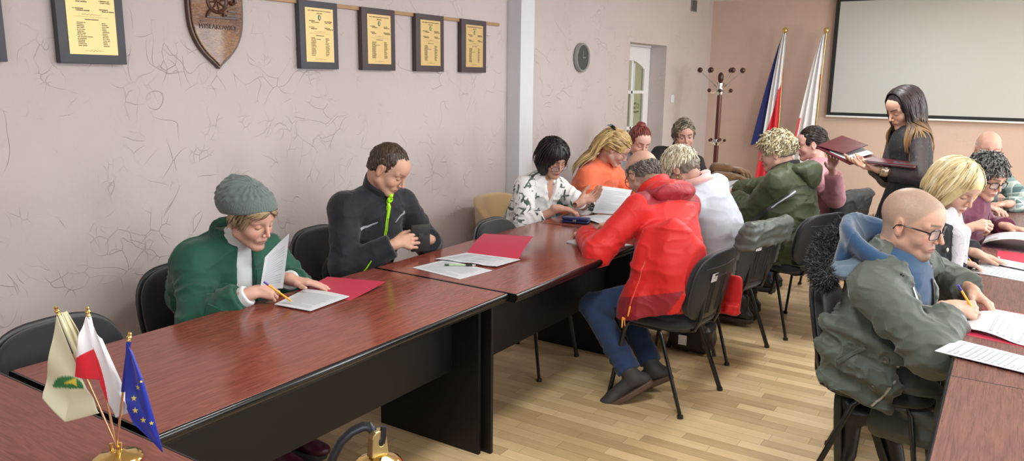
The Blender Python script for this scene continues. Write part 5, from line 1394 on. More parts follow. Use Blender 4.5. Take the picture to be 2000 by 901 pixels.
# ---- hair
def hair_shell(j, fn, col, name='hair', h=0.0045, sc=1.0, pts=None, colvar=0.25, mt=None, seed=2.0, ext=None):
    """fn(q, P): volume in the head's own frame"""
    def f(P):
        q = (P-j.head)@j.HR; return fn(q, P)
    pts = pts or [j.head-0.15, j.head+0.15]
    if ext is not None: pts = list(pts)+list(ext)
    lo, hi = bounds(pts, 0.0); V, Q = surf_nets(f, lo, hi, h, 0.02)
    n_ = vnoise(V, 90, seed)*0.5+vnoise(V, 25, seed+2)*0.5; C_ = A_(*col)*(1+colvar*n_)[:, None]
    return V, Q, np.clip(C_, 0, 1)
def grad(fn, P, e=0.003):
    d = fn(P); g = np.stack([fn(P+A_(*(e if k == a else 0 for k in range(3))))-d for a in range(3)], 1)
    return d, g/np.maximum(np.linalg.norm(g, axis=1), 1e-9)[:, None]
def locks(j, starts, flow, length, steps, fn, off, r, cols, seed=1, grav=0.0, jitter=0.15, stick=0.0, tip=None, tipstart=0.6, sides=4, curl=0.0):
    """strands grown over a body volume: starts in the head frame; flow(q)->direction in the head frame; all strands step together"""
    rng = np.random.RandomState(seed); n = len(starts); P = j.head+np.asarray(starts, float)@j.HR.T
    L = np.asarray(length if np.ndim(length) else np.full(n, length), float)*(1+0.25*(rng.rand(n)-0.5)); ds = (L/steps)[:, None]
    tw = rng.randn(n, 3)*jitter; ph = rng.rand(n)*6.28; offn = off*(0.6+0.8*rng.rand(n))
    path = []
    for s in range(steps+1):
        d, g = grad(fn, P)
        pen_ = offn-d; push = np.where(pen_ > 0, pen_, 0.0) if not stick else np.where(pen_ > 0, pen_, np.maximum(pen_*stick, -0.01))
        P = P+g*push[:, None]; path.append(P.copy())
        q = (P-j.head)@j.HR
        D = flow(q)@j.HR.T+tw+A_(0, 0, -1)*grav*(s/steps if grav else 0)
        if curl: D = D+g*(curl*np.sin(ph+s*1.9))[:, None]+np.cross(g, D)*(curl*np.cos(ph+s*1.9))[:, None]
        D = D-g*np.minimum((D*g).sum(1), 0)[:, None]
        D /= np.maximum(np.linalg.norm(D, axis=1), 1e-9)[:, None]; P = P+D*ds
    path = np.array(path)  # (steps+1, n, 3)
    cols = np.asarray(cols, float); ci = cols[rng.randint(0, len(cols), n)]*(0.85+0.3*rng.rand(n))[:, None]
    prof = np.sin(np.clip(np.linspace(0.12, 1.0, steps+1), 0, 1)*PI)**0.6; prof[-1] = 0.08; prof[0] = max(prof[0], 0.5)
    V = []; C_ = []
    for s in range(steps+1):
        a = path[max(s-1, 0)]; b = path[min(s+1, steps)]; t_ = b-a; t_ /= np.maximum(np.linalg.norm(t_, axis=1), 1e-9)[:, None]
        d, g = grad(fn, path[s]); si = np.cross(t_, g); si /= np.maximum(np.linalg.norm(si, axis=1), 1e-9)[:, None]; nn = np.cross(si, t_)
        rr = r*prof[s]
        for k in range(sides):
            an = 2*PI*k/sides; V.append(path[s]+si*rr*1.7*math.cos(an)+nn*rr*0.7*math.sin(an))
            cc = ci
            if tip is not None:
                w_ = np.clip((s/steps-tipstart)/(1-tipstart), 0, 1); cc = ci*(1-w_)+A_(*tip)*(0.85+0.3*rng.rand(n))[:, None]*w_
            C_.append(cc)
    V = np.array(V).reshape(steps+1, sides, n, 3); idx = np.arange((steps+1)*sides*n).reshape(steps+1, sides, n)
    Q = []
    for k in range(sides):
        Q.append(np.stack([idx[:-1, k], idx[:-1, (k+1) % sides], idx[1:, (k+1) % sides], idx[1:, k]], -1).reshape(-1, 4))
    return V.reshape(-1, 3), np.concatenate(Q), np.array(C_).reshape(-1, 3)
def join_np(parts):
    V = []; Q = []; C_ = []; n = 0
    for v, q, c in parts: V.append(v); Q.append(q+n); C_.append(c); n += len(v)
    return np.concatenate(V), np.concatenate(Q), np.concatenate(C_)
def scalp_pts(n, seed=1, zmin=-0.05, xmax=0.085, front=lambda q: True, cen=(-0.012, 0, 0.030), rad=(0.101, 0.080, 0.092)):
    rng = np.random.RandomState(seed); out = []
    while len(out) < n:
        v = unit(rng.randn(3)); q = A_(*cen)+v*A_(*rad)
        if q[2] < zmin or q[0] > xmax or not front(q): continue
        out.append(q)
    return np.array(out)
CR_C, CR_R = A_(-0.012, 0, 0.030), A_(0.098, 0.077, 0.089)

def glasses(j, shape='rect', frame=(0.01, 0.01, 0.012), w=0.052, h=0.034, x=0.101, z=-0.006, slide=0.0, r=0.0013, top=True, label=None, half=False, sc=1.0, dz=0.0, gap=0.018):
    X = lambda a, b, c: Vector(tuple(j.head+j.HR@A_(a, b, c)*sc-j.o))
    mt_ = mat('spectacle_frame_%d%d%d' % tuple(int(99*v) for v in frame), frame, 0.25, 0.3)
    mb_ = MB(); ln = MB()
    for s in (-1, 1):
        c = s*(w/2+gap/2); pts = []
        for k in range(28):
            a = 2*PI*k/28; ex = 2.0 if shape == 'round' else 3.6
            yy = abs(math.cos(a))**(2/ex)*math.copysign(w/2, math.cos(a)); zz = abs(math.sin(a))**(2/ex)*math.copysign(h/2, math.sin(a))
            if half and zz > h*0.3: zz = h*0.3
            pts.append(X(x-0.50*abs(yy*s+(w/2+gap/2))**1.4, c+yy, z+zz+dz))
        mb_.tube(pts+[pts[0], pts[1]], [r*(1.5 if (top and 2 < k % 28 < 12) else 1.0) for k in range(30)], 8, cap=False)
        vs = [ln.bm.verts.new(p) for p in pts]; ln.bm.faces.new(vs)
        # temple
        e = X(x-0.0105, s*(w+gap/2-0.001), z+h*0.22+dz)
        mb_.tube([e, X(0.060, s*0.0775, z+h*0.28+dz), X(0.0, s*0.0835, 0.004+slide), X(-0.014, s*0.083, -0.002), X(-0.022, s*0.080, -0.018)], [r*1.4, r*1.5, r*1.4, r*1.2, r*1.2], 8)
    mb_.tube([X(x-0.001, -gap/2-0.001, z+h*0.12+dz), X(x+0.003, 0, z+h*0.2+dz), X(x-0.001, gap/2+0.001, z+h*0.12+dz)], r*1.3, 8)
    g_ = mb_.build('glasses', mt_, j.t)
    if label: g_['label'] = label
    ln.build('lens', mat('clear_lens', (0.9, 0.92, 0.95), 0.03, alpha=0.16, spec=0.8), g_, smooth=False)
    return g_

# ---- ribbons laid on a garment
def ray_on(j, o, d):
    h = j.bvh.ray_cast(Vector(tuple(o)), Vector(tuple(unit(d))), 2.0)
    return (np.array(h[0]), np.array(h[1])) if h[0] is not None else None
def front_pt(j, y, z, a=0.0):
    """point of the garment surface seen from the chest's front (a = degrees round to its left), y left, z up from the pelvis"""
    a = math.radians(a); dr = j.f*math.cos(a)+j.l*math.sin(a); si = -j.f*math.sin(a)+j.l*math.cos(a)
    h = ray_on(j, j.pel+si*y+j.u*z+dr*0.02, dr)
    return h
def arm_pt(j, s, seg, t, ang):
    """seg 'u' or 'f'; ang around the limb: 0 = upward/outward reference"""
    a, b = (j.sh[s], j.el[s]) if seg == 'u' else (j.el[s], j.wr[s])
    u_ = unit(b-a); ref = A_(0, 0, 1); ref = unit(ref-u_*(ref@u_)); s2 = np.cross(u_, ref); an = math.radians(ang)
    d = ref*math.cos(an)+s2*math.sin(an); c = a+(b-a)*t
    return ray_on(j, c+d*0.3, -d)
def ribbon(j, pts, width, name, mt, th=0.0025, sub=4, taper=None, parent=None, label=None, flat=True):
    P_ = [p for p in pts if p is not None]
    if len(P_) < 2: return None
    # resample through nearest-surface projection
    C_ = []; 
    for (a, na), (b, nb_) in zip(P_, P_[1:]):
        for k in range(sub):
            t_ = k/sub; c = a*(1-t_)+b*t_
            h = j.bvh.find_nearest(Vector(tuple(c)), 0.1)
            C_.append((np.array(h[0]), np.array(h[1])) if h[0] is not None else (c, na))
    C_.append(P_[-1]); mb_ = MB(); rows = []
    for i, (c, n_) in enumerate(C_):
        n_ = unit(sum(C_[q][1] for q in range(max(0, i-2), min(len(C_), i+3))))
        t_ = unit(C_[min(i+1, len(C_)-1)][0]-C_[max(i-1, 0)][0]); s_ = unit(np.cross(n_, t_)); w_ = width*(taper(i/(len(C_)-1)) if taper else 1)/2
        rows.append([mb_.bm.verts.new(tuple(c+s_*w_*a+n_*b-j.o)) for a, b in ((-1, -0.002), (-0.85, th), (0.85, th), (1, -0.002))])
    for a, b in zip(rows, rows[1:]):
        for k in range(3): mb_.bm.faces.new((a[k], b[k], b[k+1], a[k+1]))
    mb_.bm.faces.new(rows[0][::-1]); mb_.bm.faces.new(rows[-1])
    o = mb_.build(name, mt, parent or j.t)
    if label: o['label'] = label
    return o
def collar(j, cen, up, R_, h, t, mt, name='collar', open_=0.0, fdir=None, tilt=0.0, fold=0.003, seed=3, sy=1.0, hz=0.0055, colf=None, flare=0.15, lift=None):
    """standing collar: a thick open band round the neck; open_ = half-angle (deg) left open at the front"""
    up = unit(up); fdir = unit(np.asarray(fdir if fdir is not None else j.f)-up*(np.asarray(fdir if fdir is not None else j.f)@up)); l_ = np.cross(up, fdir)
    def f(P):
        q = P-cen; x, y, z = q@fdir, q@l_/sy, q@up
        rr = np.sqrt(x*x+y*y)-(R_+flare*z); an = np.arctan2(y, x)
        zz = z-(lift(an) if lift is not None else 0)
        d = np.sqrt(np.maximum(np.abs(rr)-t, 0)**2+np.maximum(np.abs(zz)-h, 0)**2)+np.minimum(np.maximum(np.abs(rr)-t, np.abs(zz)-h), 0)-0.004
        if open_: d = smax(d, (math.radians(open_)-np.abs(an))*R_, 0.006)
        return d-fold*folds(P, 14, seed)
    lo, hi = bounds([cen-R_-t-h, cen+R_+t+h], 0.03); V, Q = surf_nets(f, lo, hi, hz, 0.02)
    return np_mesh(name, V, Q, mt, j.t, colf(V) if colf else None, j.o)
def solid(j, name, f, pts, pad, h, mt, colf=None, parent=None, label=None):
    lo, hi = bounds(pts, pad); V, Q = surf_nets(f, lo, hi, h, 0.02)
    o = np_mesh(name, V, Q, mt, parent or j.t, colf(V) if colf else None, j.o)
    if label: o['label'] = label
    return o
def put_hair(j, parts, name='hair', label=None, mt=None):
    V, Q, C_ = join_np(parts); o = np_mesh(name, V, Q, mt or M_hair, j.t, C_, j.o)
    if label: o['label'] = label
    return o
# reusable hair volumes in the head frame
def short_vol(th=0.012, face=(0.118, 0, -0.030), fr=(0.085, 0.095, 0.105), nape=-0.055, top=1.0, side=1.0, ear=True, nz=0.003, temple=0.0):
    def fn(q, P):
        m_ = q.copy(); m_[:, 1] = np.abs(q[:, 1])
        d = ell(q, CR_C+A_(-0.002, 0, 0.004*top), CR_R+A_(th*0.9, th*0.8*side, th*1.1*top))
        d = smin(d, ell(q, A_(-0.052, 0, -0.020), A_(0.050, 0.058, 0.05)+th*0.5), 0.02)
        d = smax(d, -ell(q, A_(*face), A_(*fr)), 0.012)
        if temple: d = smax(d, -ell(m_, A_(0.075, 0.055, 0.075), A_(0.035, 0.03, 0.03)*temple), 0.01)
        if ear: d = smax(d, -ell(m_, A_(0.004, 0.085, -0.008), A_(0.024, 0.02, 0.036)), 0.008)
        d = smax(d, nape-q[:, 2]-0.25*np.maximum(q[:, 0]+0.02, 0), 0.012)
        d = smax(d, -ell(m_, A_(0.045, 0.08, -0.055), A_(0.05, 0.05, 0.045)), 0.01)
        return d-nz*(vnoise(P, 120, 1)+vnoise(P, 45, 2))
    return fn
# ------------------------------------------------------------------ cloth materials
def fabric(name, c, rough=0.85, bump=(500, 0.3, 0.0005), sheen=0.2, var=0.05, spec=0.3, crease=0.006):
    return mat(name, c, rough, bump=bump, sheen=sheen, var=var, spec=spec, crease=crease)
M_blkshoe = mat('black_leather', (0.018, 0.017, 0.018), 0.4, bump=(200, 0.3, 0.0006))
M_sole = mat('dark_rubber_sole', (0.03, 0.028, 0.026), 0.7)
M_jeans = fabric('dark_blue_denim', (0.022, 0.045, 0.115), var=0.3)
M_dkpant = fabric('dark_grey_trousers', (0.030, 0.032, 0.036), var=0.15)
M_zipm = mat('metal_zip', (0.5, 0.5, 0.5), 0.35, 0.9, bump=(900, 1.0, 0.001))
def lines_pt(j, fn, ts): return [fn(t) for t in ts]
def sole_pair(j, toeL, toeR, m1=None, m2=None, **k):
    shoe(j, 'L', toeL, m1 or M_blkshoe, m2 or M_sole, **k); shoe(j, 'R', toeR, m1 or M_blkshoe, m2 or M_sole, **k)
SK = (0.60, 0.345, 0.255)

# ================================================================== 1  woman in the grey knitted hat
j = skeleton((-2.75, 1.965, 0.585), (-2.615, 1.955, 0.955), -12, (-2.50, 1.945, 1.070), (6, 22, 3), sw=0.158, ua=0.265, fa=0.235,
             wrR=(-2.385, 1.835, 0.795), elR=(-2.62, 1.72, 0.72), wrL=(-2.44, 2.075, 0.795), elL=(-2.62, 2.25, 0.70), anL=(-2.52, 2.08, 0.10), anR=(-2.52, 1.95, 0.10), knL=(-2.36, 2.1, 0.6), knR=(-2.36, 1.97, 0.6))
person('elderly woman in a grey knitted hat and green jacket, reading a page she holds up', j, (-2.80, 1.985, 0), (0.60, 0.35, 0.27),
       head_kw=dict(male=False, jaw=1.02, fat=0.003), skin_kw=dict(lips=(0.42, 0.19, 0.16), brow=(0.30, 0.2, 0.13), browk=0.4, blush=0.9, old=1.0, lipk=0.6), male=False, hz=0.0024, hand_h=0.0022,
       hands={'R': dict(d=(0.38, 0.90, 0.02), n=(-0.55, 0.25, -0.75), pose='pen', sc=0.95), 'L': dict(d=(0.80, 0.58, -0.16), n=(0.05, -0.1, -1), pose='flat', sc=0.95, spread=1.6)})
Mgj = fabric('bottle_green_cotton', (0.010, 0.075, 0.045), 0.7, var=0.12)
def vcut(P, d):
    q = (P-j.pel)@j.CR
    w_ = 0.028+0.016*np.clip((0.40-q[:, 2])/0.25, 0, 1)
    return smax(d, -np.maximum(np.maximum(np.abs(q[:, 1]-0.0)-w_, 0.0-q[:, 0]), 0.10-q[:, 2]), 0.012)
def gx(P, d): return smin(d, rc(P, j.sh['R']+A_(0.0, 0, -0.02), j.sh['R']-j.u*0.2-j.f*0.05, 0.08, 0.07), 0.06)
garment('jacket', j, top_sdf(j, puff=0.016, belly=0.03, w=1.0, sl=0.016, fold=0.011, seed=11, sleeve=(0.068, 0.062, 0.050), cuff=0.035, carve=vcut, extra=gx, lam=0.06), Mgj, 0.0060)
for s in 'LR':
    d_ = unit(j.wr[s]-j.el[s]); collar(j, j.wr[s]-d_*0.055, d_, 0.040, 0.022, 0.006, Mgj, name='elastic_cuff', fold=0.004, flare=0.0, fdir=A_(0, 0, 1), sy=1.0)
    collar(j, j.wr[s]-d_*0.028, d_, 0.031, 0.020, 0.005, fabric('white_rib_knit', (0.66, 0.70, 0.70), crease=0.0), name='shirt_cuff', fold=0.003, flare=0.05, fdir=A_(0, 0, 1))
ribbon(j, [front_pt(j, 0.058+0.0*k, 0.32-0.035*k) for k in range(7)], 0.028, 'front_placket', Mgj, 0.004)
ribbon(j, [front_pt(j, -0.062-0.05*k, 0.26, 0) for k in range(4)], 0.05, 'chest_flap', Mgj, 0.004)
solid(j, 'turtleneck', lambda P: smin(torso_sdf(P, j, 0.004, 0.022, 0.9, low=False), rc(P, j.neck-j.u*0.02, j.head+j.HR@A_(-0.022, 0, -0.085), 0.060, 0.057), 0.03)-0.004*folds(P, 16, 3, (1, 1, 0.4)),
      [j.pel+j.u*0.1, j.neck+0.08, *j.sh.values()], 0.13, 0.007, _M['white_rib_knit'])
collar(j, j.neck+j.u*0.005-j.f*0.012, j.u+j.f*0.25, 0.082, 0.026, 0.008, Mgj, open_=32, flare=0.35)
trousers(j, M_dkpant, cut=0.12); sole_pair(j, (1, 0.2, 0), (1, 0.1, 0), mat('maroon_slipper', (0.06, 0.008, 0.02), 0.4), M_sole, high=0.02)
def sock(P): return np.minimum(*[rc(P, j.an[s]-A_(0, 0, 0.01), j.an[s]+A_(-0.02, 0, 0.16), 0.047, 0.05) for s in 'LR'])
solid(j, 'pink_sock', sock, list(j.an.values()), 0.2, 0.008, fabric('pink_sock_knit', (0.55, 0.28, 0.30)))
Mhat = mat('grey_green_knit', (0.105, 0.140, 0.130), 0.9, attr=False, bump=(260, 0.6, 0.0015), sheen=0.4, var=0.12)
def hatf(P):
    q = (P-j.head)@j.HR
    d = ell(q, A_(-0.016, 0, 0.038), A_(0.121, 0.098, 0.092)); d = smin(d, ell(q, A_(-0.085, 0, 0.060), A_(0.062, 0.066, 0.062)), 0.07)
    an = np.arctan2(q[:, 1], q[:, 0]+0.02); plane = q[:, 2]-(0.026+0.46*(q[:, 0]+0.0))
    band = np.clip(1-(plane-0.045)/0.012, 0, 1); up_ = 1-band
    rib = np.abs(np.sin(an*34))*0.0035*band
    # cable chevrons above the band
    cab = 0.004*np.abs(np.sin(an*9+np.sin(plane*70)*0.8))*up_*np.clip(plane/0.05, 0, 1)+0.0018*np.sin(plane*230+np.sin(an*18)*1.5)*up_
    d = d-rib-cab-0.003*vnoise(P, 25, 3)
    d = smax(d, -(plane), 0.006)
    # crown tuck
    return smin(smax(d, -sph(q, A_(-0.115, -0.03, 0.130), 0.014), 0.02), sph(q, A_(-0.125, 0.0, 0.112), 0.014), 0.02)
solid(j, 'knitted_hat', hatf, [j.head], 0.24, 0.0034, Mhat)
hc = [(0.30, 0.22, 0.12), (0.22, 0.16, 0.09), (0.36, 0.28, 0.17)]
st = np.array([[0.094-0.0*abs(y), y, 0.066] for y in np.linspace(-0.062, 0.062, 46)])
st[:, 0] = 0.092-9*st[:, 1]**2; st[:, 2] = 0.066-3*st[:, 1]**2
lk1 = locks(j, st, lambda q: np.stack([0.1+0*q[:, 0], np.where(q[:, 1] > 0.0, 1.0, -1.0)*0.9, -0.35+0*q[:, 0]], 1), 0.06, 7, j.hf, 0.006, 0.0034, hc, 3, jitter=0.2, stick=1)
st2 = np.array([[x, s*0.078, 0.045-0.3*abs(x-0.03)] for s in (-1, 1) for x in np.linspace(-0.015, 0.068, 22)])
lk2 = locks(j, st2, lambda q: np.stack([-0.45+0*q[:, 0], 0*q[:, 0], -1+0*q[:, 0]], 1), 0.075, 7, j.hf, 0.006, 0.0036, hc, 5, jitter=0.15, stick=1)
put_hair(j, [lk1, lk2])
# the page she holds
c0 = Vector((-2.395, 1.885, 0.800))
def pg(u, v):
    a = Vector((-2.376, 1.876, 0.800))*(1-u)+Vector((-2.33, 1.95, 0.800))*u; b = Vector((-2.395, 1.925, 0.925))*(1-u)+Vector((-2.352, 2.013, 1.010))*u
    p = a*(1-v)+b*v; return p+Vector((0.6, -0.5, 0))*(0.030*math.sin(v*PI*0.8)*(1-0.4*u)-0.015*math.sin(u*PI))-c0
pgo = MB().grid(pg, 10, 16, 0.0005).build('held_page', mat('thin_paper', (0.50, 0.52, 0.55), 0.6)); pgo.location = c0
tag(pgo, 'grey-looking page held upright in the right hand of the woman in the knitted hat', 'paper')
pm = MB()
for k in range(15): pm.grid(lambda a, b, k=k: tuple(Vector(pg(0.12+0.76*a*(0.6 if k % 5 == 4 else 1), 0.12+k*0.053+b*0.018))+Vector((0.0006, -0.0008, 0))), 6, 1)
pm.build('printed_text', mat('faint_print', (0.38, 0.40, 0.43), 0.7), pgo, smooth=False)
pen('yellow ballpoint pen with violet cap between the fingers of the knitted hat woman', (-2.335, 1.865, 0.845), (-2.245, 1.925, 0.765), 'yellow', 0.004)

# ================================================================== 2  man in the black jacket with neon zip
j = skeleton((-2.84, 2.86, 0.59), (-2.665, 2.855, 1.045), -10, (-2.585, 2.850, 1.172), (18, 34, -2), sw=0.185, ua=0.30, fa=0.265,
             wrR=(-2.475, 2.765, 0.815), elR=(-2.72, 2.58, 0.76), wrL=(-2.455, 3.005, 0.80), elL=(-2.62, 3.22, 0.70), anL=(-2.4, 3.0, 0.1), anR=(-2.4, 2.8, 0.1))
person('man in a black jacket with a neon zip, looking down at a black case', j, (-2.84, 2.86, 0), (0.58, 0.335, 0.24),
       head_kw=dict(male=True, nose=1.02), skin_kw=dict(lips=(0.42, 0.19, 0.15), brow=(0.12, 0.07, 0.04), browk=0.7, stubble=(0.34, 0.21, 0.16), stub=0.35), hz=0.0026, hand_h=0.0024, neck_r=0.055,
       hands={'R': dict(d=(0.50, 0.85, 0.10), n=(-0.75, 0.5, -0.25), pose='hold'), 'L': dict(d=(0.15, -0.95, 0.12), n=(-0.9, -0.2, -0.1), pose='hold')})
Mbj = fabric('black_softshell', (0.011, 0.013, 0.019), 0.72, var=0.06, bump=(700, 0.2, 0.0004))
Mneon = mat('neon_yellow_green', (0.42, 0.85, 0.01), 0.5); Mor = mat('neon_orange', (0.85, 0.12, 0.02), 0.5); Mref = mat('reflective_grey', (0.40, 0.42, 0.46), 0.35, bump=(600, 0.5, 0.0006))
garment('jacket', j, top_sdf(j, puff=0.020, belly=0.02, w=1.05, sl=0.014, fold=0.008, seed=21, sleeve=(0.070, 0.060, 0.046), cuff=0.012, lam=0.075), Mbj, 0.0062)
collar(j, j.neck+j.u*0.032-j.f*0.004, j.u+j.f*0.32, 0.072, 0.030, 0.006, Mbj, open_=7, flare=0.18, sy=0.95)
zp = [front_pt(j, 0.0-0.0*k, 0.045+0.0+k*0.06) for k in range(8)]
ribbon(j, zp, 0.016, 'neon_zip', Mneon, 0.003); ribbon(j, zp, 0.003, 'zip_teeth', mat('black_zip', (0.01, 0.01, 0.01), 0.4), 0.0045)
nk = j.neck+j.u*0.012+j.f*0.104
zq = [zp[-2][0], zp[-1][0]+j.f*0.012, j.neck+j.f*0.092-j.u*0.005, j.neck+j.f*0.099+j.u*0.02, j.neck+j.f*0.102+j.u*0.036]
MB().tube([tuple(q-j.o) for q in zq], 0.0085, 8).build('collar_zip', Mneon, j.t)
solid(j, 'zip_pull', lambda P: np.minimum(np.abs(np.linalg.norm((P-nk)-((P-nk)@j.f)[:, None]*j.f, axis=1)-0.012)-0.0 + np.maximum(np.abs((P-nk)@j.f)-0.004, 0), sph(P, nk+j.u*0.022, 0.007))-0.004, [nk], 0.05, 0.0022, Mneon)
ribbon(j, [front_pt(j, -0.055-0.021*k, 0.385-0.010*k) for k in range(5)], 0.016, 'reflective_stripe', Mref, 0.002, taper=lambda t: 0.25+0.75*t)
ribbon(j, [front_pt(j, 0.060+0.018*k, 0.375+0.010*k) for k in range(5)], 0.016, 'reflective_stripe', Mref, 0.002, taper=lambda t: 0.25+0.75*t)
ribbon(j, [front_pt(j, 0.050, 0.15+0.035*k) for k in range(5)], 0.010, 'orange_pocket_zip', Mor, 0.003)
ribbon(j, [arm_pt(j, 'R', 'f', t, a) for t, a in ((0.02, 165), (0.14, 150), (0.28, 130), (0.42, 112), (0.52, 98))], 0.013, 'neon_piping', Mneon, 0.003, taper=lambda t: 1-0.7*t)
ribbon(j, [front_pt(j, -0.01+0.02*k, 0.03+0.002*k*k) for k in range(5)], 0.012, 'neon_piping', Mneon, 0.003)
ribbon(j, [arm_pt(j, 'L', 'u', 0.75+0.05*k, 250) for k in range(4)], 0.010, 'neon_piping', Mneon, 0.003)
trousers(j, M_dkpant); sole_pair(j, (1, 0.05, 0), (1, -0.05, 0))
sv = short_vol(0.004, face=(0.115, 0, -0.030), fr=(0.078, 0.085, 0.112), nape=-0.062, temple=1.0)
V, Q, C_ = hair_shell(j, sv, (0.055, 0.035, 0.022), h=0.004)
hf2 = lambda P: sv((P-j.head)@j.HR, P)
st = scalp_pts(620, 2, zmin=-0.03, xmax=0.07, front=lambda q: abs(q[1]) < 0.2 and (q[0] < 0.045 or q[2] > 0.075))
lk_ = locks(j, st, lambda q: np.stack([0.9+0*q[:, 0], np.sign(q[:, 1])*0.25, -0.5-6*np.abs(q[:, 1])], 1), 0.026, 5, hf2, 0.0006, 0.0016, [(0.06, 0.038, 0.024), (0.04, 0.025, 0.016), (0.09, 0.06, 0.04)], 3, jitter=0.15, stick=0.9)
put_hair(j, [(V, Q, C_), lk_])
pc = thing('phone_case', 'black leather flip case standing in the hands of the man with neon zip', 'case', (-2.42, 2.895, 0.765), math.radians(-38))
MB().box(-0.012, 0.012, -0.048, 0.048, 0, 0.135, bev=0.006).build('case_body', M_blkshoe, pc)
MB().box(0.0125, 0.016, -0.046, 0.046, 0.085, 0.134, bev=0.0015).build('case_flap', M_blkshoe, pc)
MB().box(0.016, 0.019, -0.012, 0.012, 0.06, 0.095, bev=0.001).build('case_strap', M_blkshoe, pc)

# ================================================================== 3  woman with black bob, palm print blouse
j = skeleton((-2.78, 4.38, 0.585), (-2.575, 4.375, 0.975), -14, (-2.505, 4.345, 1.115), (-26, 28, 4), sw=0.165, ua=0.275, fa=0.24,
             wrR=(-2.375, 4.205, 0.81), elR=(-2.62, 4.10, 0.74), wrL=(-2.285, 4.33, 0.84), elL=(-2.42, 4.62, 0.76), anL=(-2.4, 4.45, 0.1), anR=(-2.4, 4.3, 0.1))
person('woman with a black bob and reading glasses in a white palm print blouse', j, (-2.78, 4.38, 0), (0.56, 0.31, 0.23), head_kw=dict(male=False, jaw=0.95, ears=False),
       skin_kw=dict(lips=(0.40, 0.12, 0.12), brow=(0.05, 0.03, 0.02), blush=0.8), male=False, hz=0.003,
       hands={'R': dict(d=(0.62, 0.78, -0.14), n=(-0.1, 0.1, -1), pose='rest', sc=1.0), 'L': dict(d=(0.55, 0.80, 0.35), n=(0.3, -0.35, 0.8), pose='hold', sc=1.0)}, arm_skin=0.10)
mt, nt, b = nodes('palm_print_cotton')
g = N(nt, 'ShaderNodeTexCoord')
def leafmask(rot, sc, thr, seed, stp):
    mp = N(nt, 'ShaderNodeMapping'); mp.inputs['Rotation'].default_value = rot; mp.inputs['Location'].default_value = (seed, seed*1.7, seed*0.3); mp.inputs['Scale'].default_value = stp
    lk(nt, g, 'Object', mp, 0)
    n = N(nt, 'ShaderNodeTexNoise', i_Scale=sc, i_Detail=1.5, i_Distortion=0.5); lk(nt, mp, 0, n, 'Vector')
    r_ = N(nt, 'ShaderNodeMapRange', i_1=thr, i_2=thr+0.02); lk(nt, n, 0, r_, 0); return r_.outputs[0]
m1 = leafmask((0.3, 0.9, 0.4), 9, 0.585, 1.0, (1, 1, 4.2)); m2 = leafmask((0.9, -0.7, 0.2), 10, 0.60, 4.0, (1, 4.2, 1)); m3 = leafmask((0, -0.4, 1.0), 9, 0.60, 8.0, (4.2, 1, 1.2)); cl = leafmask((0, 0, 0), 5, 0.46, 3.0, (1, 1, 1))
mm = mathn(nt, 'MULTIPLY', mathn(nt, 'MAXIMUM', mathn(nt, 'MAXIMUM', m1, m2), m3), cl)
nn_ = N(nt, 'ShaderNodeTexNoise', i_Scale=30); lk(nt, g, 'Object', nn_, 'Vector')
dk = ramp(nt, nn_.outputs[0], [(0.4, (0.045, 0.06, 0.06)), (0.62, (0.14, 0.19, 0.15))])
mx = N(nt, 'ShaderNodeMix', data_type='RGBA'); nt.links.new(mm, mx.inputs[0]); mx.inputs[6].default_value = (0.80, 0.80, 0.80, 1); nt.links.new(dk, mx.inputs[7]); nt.links.new(mx.outputs[2], b.inputs['Base Color']); b.inputs['Roughness'].default_value = 0.8
Mpalm = mt
def vneck(P, d):
    q = (P-j.pel)@j.CR; zt_ = j.T
    w_ = 0.052*np.clip((q[:, 2]-(zt_-0.155))/0.155, 0, 1)
    return smax(d, -np.maximum(np.abs(q[:, 1])-w_, np.maximum(0.0-q[:, 0], zt_-0.155-q[:, 2])), 0.008)
garment('blouse', j, top_sdf(j, puff=0.012, belly=0.02, sl=0.012, fold=0.010, seed=31, sleeve=(0.062, 0.060, 0.052), cuff=0.105, carve=vneck, lam=0.05), Mpalm, 0.007)
collar(j, j.neck+j.u*0.008, j.u+j.f*0.35, 0.062, 0.014, 0.005, Mpalm, open_=22, flare=0.1)
solid(j, 'neckline_skin', lambda P: torso_sdf(P, j, -0.010, 0.0, 0.92, low=False, shr=0.05), [j.pel+j.u*0.25, *j.sh.values(), j.neck], 0.05, 0.008, M_skin, colf=lambda V: np.tile(A_(0.56, 0.31, 0.23), (len(V), 1)))
trousers(j, M_dkpant); sole_pair(j, (1, 0, 0), (1, 0, 0))
def bob(q, P):
    m_ = q.copy(); m_[:, 1] = np.abs(q[:, 1])
    d = ell(q, A_(-0.010, 0, 0.034), A_(0.114, 0.098, 0.102)); d = smin(d, ell(m_, A_(0.0, 0.058, -0.045), A_(0.060, 0.036, 0.078)), 0.04); d = smin(d, ell(q, A_(-0.055, 0, -0.04), A_(0.06, 0.085, 0.075)), 0.04)
    d = smax(d, -ell(q, A_(0.125, 0, -0.040), A_(0.085, 0.062, 0.095)), 0.012)
    d = smax(d, -ell(q, A_(0.02, 0, -0.10), A_(0.07, 0.055, 0.075)), 0.012)
    an = np.arctan2(q[:, 1], q[:, 0]); return d-0.0025*np.sin(an*38+3*vnoise(P, 18, 2))-0.003*vnoise(P, 30, 5)
V, Q, C_ = hair_shell(j, bob, (0.012, 0.009, 0.010), h=0.0042, pts=[j.head-0.16, j.head+0.16])
bobf = lambda P: bob((P-j.head)@j.HR, P)
st = scalp_pts(420, 4, zmin=0.03, xmax=0.2, cen=(-0.01, 0, 0.034), rad=(0.117, 0.106, 0.108))
st = st[st[:, 0] < 0.05]
